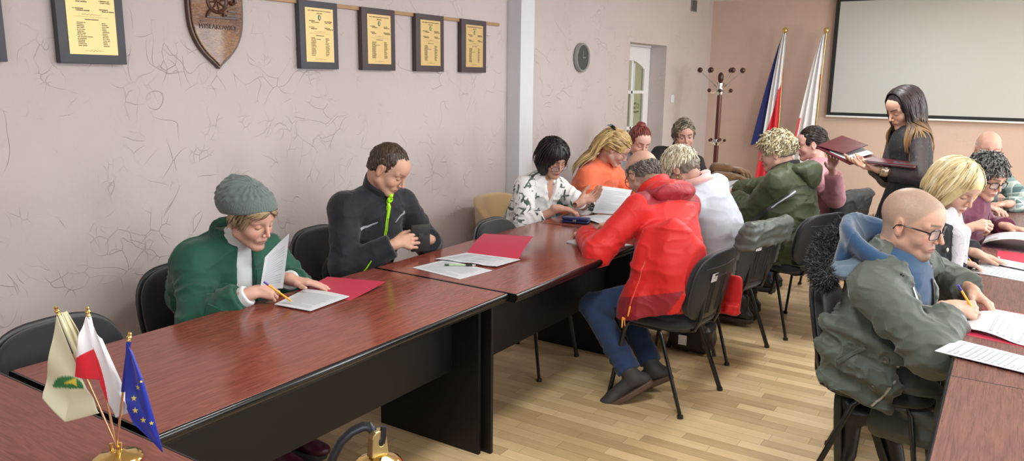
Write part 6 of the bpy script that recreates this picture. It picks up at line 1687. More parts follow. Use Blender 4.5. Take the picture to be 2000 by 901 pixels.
lk_ = locks(j, st, lambda q: np.stack([np.where(q[:, 0] > 0.03, -0.1, -0.15), np.sign(q[:, 1])*0.6, -1.0+0*q[:, 0]], 1), 0.11, 9, bobf, 0.002, 0.0030, [(0.014, 0.010, 0.011), (0.022, 0.012, 0.012), (0.010, 0.008, 0.009)], 3, jitter=0.06, stick=0.5)
put_hair(j, [(V, Q, C_), lk_])
glasses(j, 'rect', (0.015, 0.012, 0.012), w=0.050, h=0.030, x=0.107, z=-0.020, half=False, r=0.0010, label='black half-rim reading glasses low on the nose')
collar(j, j.wr['L']-unit(j.wr['L']-j.el['L'])*0.02, unit(j.wr['L']-j.el['L']), 0.031, 0.004, 0.0015, mat('white_bracelet', (0.8, 0.8, 0.78), 0.3), name='bracelet', fold=0, flare=0, hz=0.003, fdir=A_(0, 0, 1))
# page she lifts
pc0 = Vector((-2.21, 4.44, 0.775))
def pg3(u, v):
    a = Vector((-2.23, 4.40, 0.772))*(1-u)+Vector((-2.05, 4.45, 0.772))*u; b = Vector((-2.20, 4.45, 0.945))*(1-u)+Vector((-2.075, 4.66, 0.905))*u
    p = a*(1-v)+b*v; return p+Vector((0.3, -0.6, 0.1))*(0.03*math.sin(v*PI))-pc0
o3 = MB().grid(pg3, 10, 14, 0.0006).build('lifted_page', M_paper); o3.location = pc0; tag(o3, 'white printed page lifted upright by the left hand of the palm blouse woman', 'paper')
pm = MB()
for k in range(15): pm.grid(lambda a, b, k=k: tuple(Vector(pg3(0.12+0.76*a*(0.5 if k % 6 == 5 else 1), 0.12+k*0.052+b*0.016))+Vector((0.0005, -0.0008, 0.0002))), 8, 1)
pm.build('printed_text', M_print, o3, smooth=False)

# ================================================================== 4  blonde woman in orange
j = skeleton((-2.74, 5.20, 0.585), (-2.555, 5.17, 1.005), 2, (-2.445, 5.155, 1.125), (20, 34, 0), sw=0.175, ua=0.28, fa=0.25,
             wrR=(-2.30, 5.02, 0.80), elR=(-2.58, 4.90, 0.72), wrL=(-2.28, 5.30, 0.80), elL=(-2.5, 5.5, 0.74), anL=(-2.4, 5.3, 0.1), anR=(-2.4, 5.1, 0.1))
person('blonde woman in an orange hooded top with a black hair clip, bent over the table', j, (-2.74, 5.20, 0), (0.60, 0.35, 0.28), head_kw=dict(male=False, fat=0.003), skin_kw=dict(blush=1.0, brow=(0.3, 0.2, 0.1)), male=False, hz=0.0032, hand_h=0.003,
       hands={'R': dict(d=(0.9, 0.3, -0.1), n=(0, 0, -1), pose='rest'), 'L': dict(d=(0.9, -0.3, -0.1), n=(0, 0, -1), pose='rest')})
Mora = fabric('coral_orange_fleece', (0.90, 0.20, 0.095), 0.85, var=0.05)
garment('hooded_top', j, top_sdf(j, puff=0.022, belly=0.05, w=1.12, sl=0.014, chest=0.02, fold=0.009, seed=41, sleeve=(0.075, 0.062, 0.045), cuff=0.02, lam=0.07), Mora, 0.008)
solid(j, 'hood', lambda P: smin(ell(P, j.neck-j.f*0.075-j.u*0.035, A_(0.055, 0.11, 0.05), j.CR), np.abs(ell(P, j.neck+j.u*0.0, A_(0.085, 0.10, 0.045), j.CR))-0.008, 0.03)-0.005*folds(P, 12, 4), [j.neck], 0.19, 0.007, Mora)
solid(j, 'undershirt', lambda P: ell((P-j.pel)@j.CR, A_(0.125, 0.03, 0.26), A_(0.045, 0.045, 0.12)), [j.pel+j.u*0.26+j.f*0.12], 0.14, 0.008, fabric('violet_print', (0.05, 0.03, 0.12), var=0.4))
trousers(j, M_dkpant); sole_pair(j, (1, 0, 0), (1, 0, 0))
sv4 = short_vol(0.014, face=(0.125, 0, -0.020), fr=(0.080, 0.085, 0.095), nape=-0.05)
V, Q, C_ = hair_shell(j, sv4, (0.50, 0.34, 0.14), h=0.005)
col4 = [(0.55, 0.38, 0.16), (0.42, 0.27, 0.11), (0.62, 0.46, 0.22), (0.34, 0.22, 0.10)]
tr4 = top_sdf(j, puff=0.024, belly=0.05, w=1.12, fold=0, sleeve=(0.075, 0.062, 0.045)); b4 = lambda P: np.minimum(sv4((P-j.head)@j.HR, P), np.minimum(tr4(P), j.hf(P)))
st = scalp_pts(420, 6, zmin=0.0, xmax=0.088, front=lambda q: q[0] < 0.05 or q[2] > 0.06)
def fl4(q): return np.stack([-1.0+0*q[:, 0], -0.2-2*q[:, 1]*(q[:, 0] > 0), -0.15+0*q[:, 0]], 1)
lk_ = locks(j, st, fl4, 0.11, 9, b4, 0.003, 0.0036, col4, 3, jitter=0.05, stick=0.6)
st = np.array([[-0.075+0.02*random.random(), random.uniform(-0.07, 0.06), random.uniform(-0.01, 0.10)] for _ in range(240)])
lk2 = locks(j, st, lambda q: np.stack([-0.35+0*q[:, 0], -0.12+0*q[:, 0], -0.7+0*q[:, 0]], 1), 0.30, 14, b4, 0.010, 0.0048, col4, 5, jitter=0.07, grav=1.2, stick=0.1)
put_hair(j, [(V, Q, C_), lk_, lk2])
cc_ = j.head+j.HR@A_(-0.088, -0.02, 0.105)
clp = MB()
for k in range(6):
    a = -0.9+k*0.36
    for s in (-1, 1): clp.tube([tuple(cc_+j.HR@A_(0.0, s*0.004, 0.004)-j.o), tuple(cc_+j.HR@A_(-0.018+0.03*math.sin(a), s*0.022, 0.028*math.cos(a)*0.6+0.004)-j.o), tuple(cc_+j.HR@A_(-0.02+0.045*math.sin(a), s*0.034, 0.012*math.cos(a)-0.004)-j.o)], [0.006, 0.005, 0.003], 8)
clp.ball(tuple(cc_-j.o), 0.010); clp.build('hair_clip', mat('black_gloss_plastic', (0.01, 0.01, 0.012), 0.2), j.t)
glasses(j, 'round', (0.35, 0.30, 0.28), w=0.048, h=0.040, r=0.0009)

# ================================================================== 5  red-haired woman in grey
j = skeleton((-2.72, 5.78, 0.585), (-2.585, 5.76, 1.00), -30, (-2.50, 5.71, 1.135), (-40, 22, -6), sw=0.165, wrR=(-2.35, 5.60, 0.80), elR=(-2.55, 5.5, 0.7), wrL=(-2.33, 5.80, 0.80), elL=(-2.5, 6.0, 0.7), anL=(-2.4, 5.8, 0.1), anR=(-2.4, 5.65, 0.1))
person('young woman with red hair tied up, in a grey hooded top, looking down', j, (-2.72, 5.78, 0), (0.66, 0.41, 0.33), head_kw=dict(male=False, jaw=0.92), skin_kw=dict(lips=(0.42, 0.15, 0.14), brow=(0.14, 0.05, 0.04)), male=False, hz=0.0032, hand_h=0.0032,
       hands={'R': dict(d=(0.9, 0.1, -0.1), n=(0, 0, -1), pose='rest'), 'L': dict(d=(0.9, -0.3, -0.1), n=(0, 0, -1), pose='rest')})
Mgr = fabric('heather_grey_fleece', (0.24, 0.24, 0.25), var=0.12)
garment('hooded_top', j, top_sdf(j, puff=0.018, sl=0.012, fold=0.009, seed=51, cuff=0.01), Mgr, 0.0085)
solid(j, 'hood', lambda P: smin(ell(P, j.neck-j.f*0.06-j.u*0.01, A_(0.06, 0.12, 0.055), j.CR), np.abs(ell(P, j.neck+j.u*0.01, A_(0.09, 0.115, 0.05), j.CR))-0.012, 0.03)-0.005*folds(P, 12, 4), [j.neck], 0.2, 0.008, Mgr)
trousers(j, M_dkpant); sole_pair(j, (1, 0, 0), (1, 0, 0))
sv5 = short_vol(0.007, face=(0.122, 0, -0.030), fr=(0.080, 0.082, 0.108), nape=-0.05)
V, Q, C_ = hair_shell(j, sv5, (0.16, 0.035, 0.028), h=0.005)
b5 = lambda P: sv5((P-j.head)@j.HR, P)
st = scalp_pts(380, 6, zmin=-0.02, xmax=0.078, front=lambda q: q[0] < 0.045 or q[2] > 0.078)
def to_bun(q):
    d = A_(-0.06, 0, 0.125)-q; return d/np.maximum(np.linalg.norm(d, axis=1), 1e-6)[:, None]
lk_ = locks(j, st, to_bun, 0.07, 8, b5, 0.002, 0.0030, [(0.20, 0.04, 0.03), (0.13, 0.03, 0.025), (0.26, 0.07, 0.05)], 3, jitter=0.04, stick=0.7)
V2, Q2, C2 = hair_shell(j, lambda q, P: ell(q, A_(-0.050, 0, 0.125), A_(0.036, 0.042, 0.024))-0.004*vnoise(P, 60, 1)-0.002*np.sin(q[:, 1]*260), (0.20, 0.035, 0.035), h=0.005, pts=[j.head-0.05, j.head+0.22])
put_hair(j, [(V, Q, C_), (V2, Q2, C2), lk_])

# ================================================================== 6  short-haired woman facing the camera
j = skeleton((-2.60, 6.45, 0.585), (-2.40, 6.38, 1.015), -52, (-2.335, 6.26, 1.165), (-58, 10, 4), sw=0.175, wrR=(-2.30, 6.05, 0.80), elR=(-2.45, 6.05, 0.75), wrL=(-2.12, 6.25, 0.80), elL=(-2.2, 6.5, 0.72), anL=(-2.35, 6.3, 0.1), anR=(-2.4, 6.15, 0.1))
person('woman with short grey-blond streaked hair in a black jacket, glancing towards the camera', j, (-2.60, 6.45, 0), (0.60, 0.36, 0.28), head_kw=dict(male=False, jaw=1.05, fat=0.004), skin_kw=dict(gaze='open', brow=(0.10, 0.06, 0.04), lips=(0.45, 0.17, 0.16), blush=0.9), male=False, hz=0.0032, hand_h=0.0032,
       hands={'R': dict(d=(0.5, -0.8, -0.1), n=(0, 0, -1), pose='rest'), 'L': dict(d=(0.5, -0.8, -0.1), n=(0, 0, -1), pose='rest')})
def cf6(V):
    q = (V-j.pel)@j.CR; w_ = ((np.abs(q[:, 1]) < 0.085) & (q[:, 0] > 0.0)).astype(float)[:, None]; return A_(0.018, 0.018, 0.020)*(1-w_)+A_(0.46, 0.45, 0.42)*w_
garment('jacket', j, top_sdf(j, puff=0.018, sl=0.014, fold=0.009, seed=61, cuff=0.01), M_clo, 0.0085, colf=cf6)
collar(j, j.neck+j.u*0.018, j.u+j.f*0.2, 0.080, 0.028, 0.008, fabric('black_knit', (0.016, 0.016, 0.018)), open_=30, flare=0.25)
trousers(j, M_dkpant); sole_pair(j, (0.6, -0.8, 0), (0.6, -0.8, 0))
sv6 = short_vol(0.013, face=(0.128, 0, -0.030), fr=(0.088, 0.088, 0.112), nape=-0.05, top=1.2, ear=False, nz=0.005)
V, Q, C_ = hair_shell(j, sv6, (0.17, 0.14, 0.09), h=0.005)
b6 = lambda P: sv6((P-j.head)@j.HR, P)
st = scalp_pts(420, 8, zmin=-0.03, xmax=0.12, front=lambda q: q[0] < 0.03 or q[2] > 0.085, rad=(0.110, 0.090, 0.106))
lk_ = locks(j, st, lambda q: np.stack([0.0+0*q[:, 0], -0.9+0.8*(q[:, 1] < -0.03), -0.3-5*np.abs(q[:, 1])], 1), 0.06, 7, b6, 0.004, 0.0036, [(0.14, 0.11, 0.07), (0.42, 0.36, 0.26), (0.10, 0.08, 0.055), (0.24, 0.20, 0.14)], 3, jitter=0.15, stick=0.3)
put_hair(j, [(V, Q, C_), lk_])
# ================================================================== 7  man in the red jacket
j = skeleton((-1.33, 3.63, 0.59), (-1.50, 3.715, 1.045), 163, (-1.635, 3.80, 1.130), (150, 40, 0), sw=0.180, ua=0.30, fa=0.27,
             wrL=(-1.86, 3.60, 0.80), elL=(-1.60, 3.28, 0.74), wrR=(-1.86, 3.98, 0.80), elR=(-1.50, 4.1, 0.8), knL=(-1.82, 3.55, 0.55), anL=(-1.50, 3.455, 0.135), knR=(-1.80, 3.80, 0.55), anR=(-1.46, 3.64, 0.13))
def sc7(q, P):
    w_ = np.clip((0.060-q[:, 2]+0.2*q[:, 0])/0.03, 0, 1)*np.clip((0.035-q[:, 0]-0.6*np.clip(-q[:, 2], 0, 1))/0.02, 0, 1)*(q[:, 2] > -0.085)
    return w_*(0.55+0.25*vnoise(P, 220, 2)+0.2*vnoise(P, 60, 3))*(1-0.7*np.clip(1.3-np.linalg.norm((np.abs(q)-A_(0.008, 0.078, 0.008))/A_(0.026, 0.02, 0.036), axis=1), 0, 1))
person('balding man in a bright red hooded jacket sitting with his back to the camera', j, (-1.33, 3.63, 0), (0.60, 0.35, 0.26), head_kw=dict(fat=0.004), skin_kw=dict(scalp=(0.13, 0.11, 0.09), scalpf=sc7, blush=0.9), hz=0.0028, neck_r=0.058,
       hands={'L': dict(d=(-0.7, 0.6, -0.1), n=(0, 0, -1), pose='rest'), 'R': dict(d=(-0.9, -0.1, -0.1), n=(0, 0, -1), pose='pen')})
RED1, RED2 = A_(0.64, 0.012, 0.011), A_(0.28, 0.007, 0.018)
fl = np.stack([unit(A_(-0.98, 0.04, 0)), unit(A_(-0.04, -0.98, 0.12)), A_(0, 0, 1)], 1)
def ex7(P, d):
    q = P-A_(-1.33, 3.46, 0.66); q[:, 0] += 0.50*np.clip(-q[:, 2], 0, 1); q[:, 1] += 0.20*np.clip(-q[:, 2], 0, 1)
    w1 = ell(q, A_(0, 0, 0), A_(0.205, 0.10, 0.30))-0.006*np.sin(P[:, 0]*38+3*vnoise(P, 4, 2))
    w1 = smax(w1, 0.447+0.27*(P[:, 0]+1.54)-P[:, 2], 0.008)
    w2 = rbox(P, A_(-1.24, 3.85, 0.53), A_(0.16, 0.028, 0.11), 0.025)
    bk_ = rbox(P, A_(-1.29, 3.62, 0.62), A_(0.07, 0.20, 0.12), 0.05)
    d = smin(d, w1, 0.05); d = smin(d, w2, 0.06); return smin(d, bk_, 0.05)
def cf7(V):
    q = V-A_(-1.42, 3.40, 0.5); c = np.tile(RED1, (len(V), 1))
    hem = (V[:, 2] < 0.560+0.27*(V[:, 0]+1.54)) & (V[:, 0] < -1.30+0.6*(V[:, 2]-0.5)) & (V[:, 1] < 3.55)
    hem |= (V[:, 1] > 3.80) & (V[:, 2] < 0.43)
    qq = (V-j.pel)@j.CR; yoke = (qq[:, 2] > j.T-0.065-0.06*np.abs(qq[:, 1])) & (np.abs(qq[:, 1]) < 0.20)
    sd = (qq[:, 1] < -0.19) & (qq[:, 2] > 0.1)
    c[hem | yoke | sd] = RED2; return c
Mred = mat('red_shell_fabric', rough=0.58, attr=True, crease=0.008, bump=(600, 0.15, 0.0004), sheen=0.1)
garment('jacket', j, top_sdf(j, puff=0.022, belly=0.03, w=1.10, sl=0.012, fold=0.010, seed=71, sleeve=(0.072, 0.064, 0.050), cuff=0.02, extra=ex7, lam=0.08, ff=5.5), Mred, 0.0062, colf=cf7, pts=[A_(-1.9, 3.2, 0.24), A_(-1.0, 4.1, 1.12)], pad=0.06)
# folded hood lying on the upper back, collar rising to the left
def hood7(P):
    q = (P-(j.neck-j.f*0.055+j.u*0.012))@j.CR
    d = ell(q, A_(-0.03, 0, -0.035), A_(0.085, 0.150, 0.050)); d = smin(d, ell(q, A_(0.02, 0.0, 0.005), A_(0.095, 0.105, 0.040)), 0.04)
    d = smax(d, -ell(q, A_(0.055, 0, 0.045), A_(0.075, 0.072, 0.055)), 0.02)
    d = d-0.007*np.sin(q[:, 0]*70+q[:, 2]*50+2*vnoise(P, 9, 2))*np.clip(-q[:, 0]*10+0.3, 0, 1)-0.004*folds(P, 10, 3)
    return d
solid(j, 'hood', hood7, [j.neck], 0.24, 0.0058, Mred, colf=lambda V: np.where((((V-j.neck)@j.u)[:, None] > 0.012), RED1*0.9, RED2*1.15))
collar(j, j.neck+j.u*0.022+j.f*0.02, j.u+j.f*0.45, 0.080, 0.032, 0.008, Mred, open_=12, flare=0.12, colf=lambda V: np.tile(RED1, (len(V), 1)))
Myz = mat('orange_zip', (0.85, 0.33, 0.04), 0.4)
def side_pt(x, z): return ray_on(j, A_(x, 2.9, z), A_(0, 1, 0))
ribbon(j, [side_pt(-1.42-0.008*k, 0.76-0.032*k) for k in range(8)], 0.006, 'pocket_zip', mat('pink_red_zip', (0.75, 0.12, 0.09), 0.4), 0.003)
p_ = side_pt(-1.475, 0.53)
if p_: solid(j, 'zip_pull', lambda P: rc(P, p_[0]-j.o*0, p_[0]-A_(0.004, 0.012, 0.045), 0.006, 0.004), [p_[0]], 0.07, 0.004, Myz)
zz_ = (side_pt(-1.50, 0.50) or [A_(-1.5, 3.35, 0.5)])[0]-A_(0.01, 0.004, 0.03)
solid(j, 'hem_zip_pull', lambda P: np.minimum(rc(P, zz_, zz_-A_(0, 0.005, 0.05), 0.005, 0.004), rc(P, zz_+A_(0.01, 0, 0), zz_-A_(-0.015, 0.005, 0.04), 0.004, 0.003)), [zz_], 0.08, 0.004, Myz)
trousers(j, M_jeans, r=(0.088, 0.071, 0.068, 0.060), fold=0.007, h=0.008, cut=0.022)
Mboot = mat('charcoal_nubuck', (0.045, 0.042, 0.042), 0.6, bump=(150, 0.3, 0.0006)); Mbs = mat('brown_boot_sole', (0.10, 0.055, 0.035), 0.6)
shoe(j, 'L', (-0.60, -0.40, -0.45), Mboot, Mbs, L=0.265, up=(-0.3, 0, 0.95), high=0.03)
shoe(j, 'R', (-0.70, -0.1, -0.40), Mboot, Mbs, L=0.265, up=(-0.3, 0, 0.95), high=0.03)
sv7 = short_vol(0.005, face=(0.115, 0, -0.02), fr=(0.085, 0.10, 0.12), nape=-0.065, nz=0.002)
def fr7(q, P): return smax(sv7(q, P), q[:, 2]-0.2*q[:, 0]-0.046, 0.012)
V, Q, C_ = hair_shell(j, fr7, (0.16, 0.135, 0.11), h=0.004)
b7 = lambda P: fr7((P-j.head)@j.HR, P)
st = scalp_pts(620, 8, zmin=-0.06, xmax=0.04, front=lambda q: q[2] < 0.044+0.2*q[0] and (q[0] < 0.0 or q[2] > 0.02))
lk_ = locks(j, st, lambda q: np.stack([-0.5+0*q[:, 0], 0*q[:, 0], -0.8+0*q[:, 0]], 1), 0.022, 5, b7, 0.002, 0.0020, [(0.14, 0.12, 0.10), (0.24, 0.21, 0.18), (0.09, 0.075, 0.06)], 3, jitter=0.3, stick=0.4)
put_hair(j, [(V, Q, C_), lk_])
glasses(j, 'rect', (0.012, 0.012, 0.014), w=0.052, h=0.034, r=0.0014)

# ================================================================== 8  white-haired woman in a white top, pink scarf
j = skeleton((-1.33, 4.47, 0.585), (-1.515, 4.37, 1.02), 170, (-1.630, 4.355, 1.105), (172, 42, 0), sw=0.175, ua=0.28, fa=0.25,
             wrL=(-1.83, 4.32, 0.80), elL=(-1.62, 4.15, 0.76), wrR=(-1.80, 4.58, 0.80), elR=(-1.5, 4.75, 0.75), knL=(-1.75, 4.5, 0.55), anL=(-1.55, 4.60, 0.12), knR=(-1.75, 4.7, 0.55), anR=(-1.40, 5.02, 0.12))
person('woman with cropped white-blond hair and hoop earring in a white top with pale pink scarf', j, (-1.33, 4.47, 0), (0.56, 0.33, 0.25), head_kw=dict(male=False), skin_kw=dict(brow=(0.25, 0.18, 0.1)), male=False, hz=0.003, hand_h=0.003,
       hands={'L': dict(d=(-0.9, 0.2, -0.1), n=(0, 0, -1), pose='rest'), 'R': dict(d=(-0.9, -0.2, -0.1), n=(0, 0, -1), pose='pen')})
Mwt = fabric('white_jersey', (0.46, 0.48, 0.54), var=0.02, crease=0.004)
garment('white_top', j, top_sdf(j, puff=0.014, belly=0.03, w=1.05, sl=0.008, fold=0.006, seed=81, cuff=0.02, k=0.09), Mwt, 0.008)
Mpk = fabric('pale_pink_scarf', (0.72, 0.42, 0.40), var=0.06, crease=0.0)
def scarf8(P):
    q = (P-(j.neck+j.u*0.03+j.f*0.01))@j.CR; rr = np.sqrt(q[:, 0]**2+(q[:, 1]/1.05)**2)-0.072-0.12*np.clip(-q[:, 2], -0.05, 0.1)
    an = np.arctan2(q[:, 1], q[:, 0]); d = np.sqrt(rr**2+(q[:, 2]*0.50)**2)-0.020
    return d-0.005*np.sin(q[:, 2]*130+an*3+2*vnoise(P, 10, 2))
solid(j, 'scarf', scarf8, [j.neck], 0.17, 0.005, Mpk)
trousers(j, fabric('black_trousers', (0.014, 0.014, 0.016))); sole_pair(j, (-0.9, 0.2, -0.1), (-0.95, 0.1, 0), M_blkshoe, mat('grey_brown_sole', (0.06, 0.045, 0.04), 0.6))
sv8 = short_vol(0.014, face=(0.128, 0, -0.022), fr=(0.085, 0.09, 0.100), nape=-0.055, top=1.25, nz=0.005)
V, Q, C_ = hair_shell(j, sv8, (0.62, 0.56, 0.42), h=0.0048)
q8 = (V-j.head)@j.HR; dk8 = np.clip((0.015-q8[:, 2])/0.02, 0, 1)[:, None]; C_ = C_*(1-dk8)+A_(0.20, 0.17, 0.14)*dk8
b8 = lambda P: sv8((P-j.head)@j.HR, P)
st = scalp_pts(560, 8, zmin=0.015, xmax=0.12, front=lambda q: q[0] < 0.06 or q[2] > 0.06, rad=(0.116, 0.094, 0.114))
lk_ = locks(j, st, lambda q: np.stack([0.8+0*q[:, 0], np.sign(q[:, 1])*0.2, -0.4-3*np.abs(q[:, 1])], 1), 0.05, 7, b8, 0.003, 0.0034, [(0.74, 0.68, 0.52), (0.62, 0.55, 0.38), (0.82, 0.78, 0.66), (0.50, 0.44, 0.32)], 3, jitter=0.18, stick=0.35, curl=0.15)
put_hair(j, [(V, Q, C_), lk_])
er = j.head+j.HR@A_(-0.006, 0.084, -0.052)-j.o
mb_ = MB(); mb_.tube([tuple(er+j.HR@A_(0.014*math.sin(a), 0.003*math.cos(a), 0.014*math.cos(a))) for a in np.linspace(0, 2*PI, 22)], 0.002, 8, cap=False); mb_.build('hoop_earring', M_brass, j.t)

# quilted jacket over the chair back
class K: pass
def loose(name, label, cat, f, pts, pad, h, mt, loc, colf=None):
    lo, hi = bounds(pts, pad); V, Q = surf_nets(f, lo, hi, h, 0.03)
    o = np_mesh(name, V, Q, mt, None, colf(V) if colf else None, loc); o.location = loc
    return tag(o, label, cat)
Mqj = mat('grey_green_quilting', (0.10, 0.11, 0.10), 0.45, bump=(50, 0.3, 0.002), var=0.12)
ca, sa = math.cos(math.radians(166)), math.sin(math.radians(166))
def qj(P):
    q = chl(P, -1.38, 4.50, 166)
    xb = -0.235-0.20*(q[:, 2]-0.665)
    d = np.abs(rbox(np.stack([q[:, 0]-xb, q[:, 1], q[:, 2]], 1), A_(0, 0, 0.66), A_(0.040, 0.245, 0.20), 0.04))-0.012
    d = smax(d, 0.615-q[:, 2]+0.10*np.sign(q[:, 0]-xb)*(-1), 0.02)
    return d-0.004*np.abs(np.sin(q[:, 2]*62+vnoise(P, 6, 2)))-0.018*folds(P, 7, 5)
loose('quilted_jacket', 'grey-green quilted jacket hung over the chair back behind the white top', 'jacket', qj, [A_(-1.4, 4.2, 0.5), A_(-0.9, 4.8, 0.95)], 0.08, 0.007, Mqj, (-1.15, 4.45, 0.6))
bgf = lambda P: rbox(P, A_(-1.50, 4.36, 0.10), A_(0.13, 0.085, 0.095), 0.05)-0.012*folds(P, 9, 2)
hb_ = loose('shoulder_bag', 'black bag with white tags lying on the floor under the red jacket man', 'bag', bgf, [A_(-1.50, 4.36, 0.10)], 0.2, 0.008, M_blkshoe, (-1.50, 4.36, 0.0))
MB().tube([(-0.12, -0.05, 0.17), (-0.05, -0.10, 0.24), (0.08, -0.10, 0.22), (0.13, -0.04, 0.10), (0.16, -0.06, 0.01)], 0.012, 8, sx=0.4).build('bag_strap', M_blkshoe, hb_)
MB().box(-0.06, -0.01, -0.105, -0.103, 0.06, 0.12, M=TR((0, 0.0, 0), rz=0.1)).build('bag_tag', M_stick, hb_)

# ================================================================== 9  blond short-haired person, olive hooded jacket
j = skeleton((-1.13, 5.15, 0.595), (-1.205, 5.19, 1.045), 172, (-1.29, 5.17, 1.165), (186, 14, 0), sw=0.20, ua=0.30, fa=0.255,
             wrL=(-1.555, 5.26, 0.815), elL=(-1.30, 4.95, 0.70), wrR=(-1.66, 5.58, 0.83), elR=(-1.35, 5.6, 0.78), knL=(-1.55, 5.1, 0.55), anL=(-1.42, 5.2, 0.1), knR=(-1.55, 5.4, 0.55), anR=(-1.45, 5.4, 0.1))
person('person with tousled short blond hair in a bulky olive green hooded jacket', j, (-1.13, 5.15, 0), (0.62, 0.36, 0.28), head_kw=dict(male=False, fat=0.008, jaw=1.05), skin_kw=dict(brow=(0.3, 0.22, 0.12), blush=1.1), hz=0.003, neck_r=0.062, hand_h=0.0028,
       hands={'L': dict(d=(-0.75, 0.45, -0.1), n=(0.1, 0, -1), pose='fist'), 'R': dict(d=(-0.85, -0.45, 0.0), n=(0, 0.2, -1), pose='rest')})
Mol = fabric('olive_nylon', (0.050, 0.062, 0.030), 0.5, var=0.1, sheen=0.05)
def ex9(P, d): return smin(d, rbox(P, A_(-1.10, 5.16, 0.56), A_(0.20, 0.23, 0.13), 0.08), 0.07)
garment('jacket', j, top_sdf(j, puff=0.036, belly=0.05, w=1.10, sl=0.018, fold=0.014, seed=91, sleeve=(0.080, 0.074, 0.056), cuff=0.012, lam=0.085, extra=ex9, k=0.09), Mol, 0.0078, pad=0.18)
def hood9(P):
    q = (P-(j.neck-j.f*0.06+j.u*0.0))@j.CR
    d = ell(q, A_(-0.035, 0, 0.0), A_(0.105, 0.130, 0.055)); d = smin(d, ell(q, A_(-0.085, 0, -0.045), A_(0.050, 0.105, 0.080)), 0.05)
    d = smax(d, -ell(q, A_(0.07, 0, 0.055), A_(0.11, 0.085, 0.075)), 0.02)
    return d-0.010*folds(P, 8, 6)
solid(j, 'hood', hood9, [j.neck], 0.27, 0.0065, Mol)
collar(j, j.neck+j.u*0.02+j.f*0.025, j.u+j.f*0.25, 0.085, 0.028, 0.010, mat('black_lining', (0.012, 0.012, 0.012), 0.8), open_=14, flare=0.1)
Mst = mat('black_silver_tape', (0.05, 0.05, 0.055), 0.4); Msl = mat('silver_tape', (0.55, 0.56, 0.58), 0.3)
pb = [ray_on(j, A_(-1.05-0.07*k*0.9, 4.2, 1.00-0.055*k), A_(0, 1, 0)) for k in range(7)]
ribbon(j, [p for p in pb if p], 0.030, 'sling_strap', Mst, 0.006, label='dark strap slung across the olive jacket'); ribbon(j, [p for p in pb[:4] if p], 0.010, 'silver_stripe', Msl, 0.0085)
trousers(j, M_dkpant); sole_pair(j, (-1, 0.1, 0), (-1, 0.1, 0))
sv9 = short_vol(0.017, face=(0.126, 0, -0.028), fr=(0.082, 0.085, 0.100), nape=-0.035, top=1.1, nz=0.006)
V, Q, C_ = hair_shell(j, sv9, (0.52, 0.44, 0.27), h=0.0048)
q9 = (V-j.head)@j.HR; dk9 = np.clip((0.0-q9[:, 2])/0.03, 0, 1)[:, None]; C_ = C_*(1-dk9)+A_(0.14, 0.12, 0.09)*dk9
b9 = lambda P: sv9((P-j.head)@j.HR, P)
st = scalp_pts(600, 8, zmin=0.0, xmax=0.12, front=lambda q: q[0] < 0.055 or q[2] > 0.06, rad=(0.12, 0.096, 0.114))
lk_ = locks(j, st, lambda q: np.stack([0.5+0*q[:, 0], np.sign(q[:, 1])*0.3, -0.3-3*np.abs(q[:, 1])], 1), 0.05, 7, b9, 0.006, 0.0034, [(0.56, 0.48, 0.30), (0.46, 0.38, 0.22), (0.64, 0.58, 0.42), (0.30, 0.24, 0.15)], 3, jitter=0.45, stick=0.2, curl=0.7)
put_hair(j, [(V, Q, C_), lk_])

# ================================================================== 10  dark-haired person in pink behind
j = skeleton((-1.15, 6.08, 0.585), (-1.21, 6.10, 1.02), 180, (-1.27, 6.09, 1.165), (200, 12, 0), sw=0.17, ua=0.27, fa=0.24,
             wrL=(-1.03, 5.70, 1.02), elL=(-1.00, 5.85, 0.72), wrR=(-1.5, 6.25, 0.80), elR=(-1.3, 6.4, 0.75), anL=(-1.5, 6.0, 0.1), anR=(-1.5, 6.2, 0.1))
person('dark-haired person in a pink jumper holding the far end of the maroon folder', j, (-1.15, 6.08, 0), (0.64, 0.36, 0.30), head_kw=dict(male=False), skin_kw=dict(blush=1.0, brow=(0.06, 0.04, 0.03)), male=False, hz=0.0035, hand_h=0.003,
       hands={'L': dict(d=(0.05, -0.45, 0.9), n=(0.1, -0.9, -0.3), pose='hold'), 'R': dict(d=(-0.9, 0, -0.1), n=(0, 0, -1), pose='rest')})
garment('pink_jumper', j, top_sdf(j, puff=0.020, sl=0.018, w=1.05, fold=0.009, seed=101, cuff=0.03), fabric('dusty_pink_wool', (0.52, 0.24, 0.28), var=0.06), 0.0085)
trousers(j, M_jeans); sole_pair(j, (-1, 0, 0), (-1, 0, 0))
solid(j, 'striped_hem', lambda P: ell(P, j.pel+A_(0.0, 0, 0.02), A_(0.155, 0.20, 0.10), j.CR), [j.pel], 0.25, 0.01, mat('blue_striped_cotton', (0.06, 0.12, 0.26), 0.8, var=0.2))
sv10 = short_vol(0.008, face=(0.120, 0, -0.030), fr=(0.080, 0.083, 0.105), nape=-0.05)
V, Q, C_ = hair_shell(j, sv10, (0.022, 0.015, 0.013), h=0.005)
b10 = lambda P: sv10((P-j.head)@j.HR, P)
st = scalp_pts(320, 6, zmin=-0.02, xmax=0.078, front=lambda q: q[0] < 0.045 or q[2] > 0.078)
def to_b2(q):
    d = A_(-0.11, 0, 0.0)-q; return d/np.maximum(np.linalg.norm(d, axis=1), 1e-6)[:, None]
lk_ = locks(j, st, to_b2, 0.10, 8, b10, 0.002, 0.0030, [(0.025, 0.017, 0.014), (0.04, 0.025, 0.02), (0.015, 0.01, 0.01)], 3, jitter=0.04, stick=0.7)
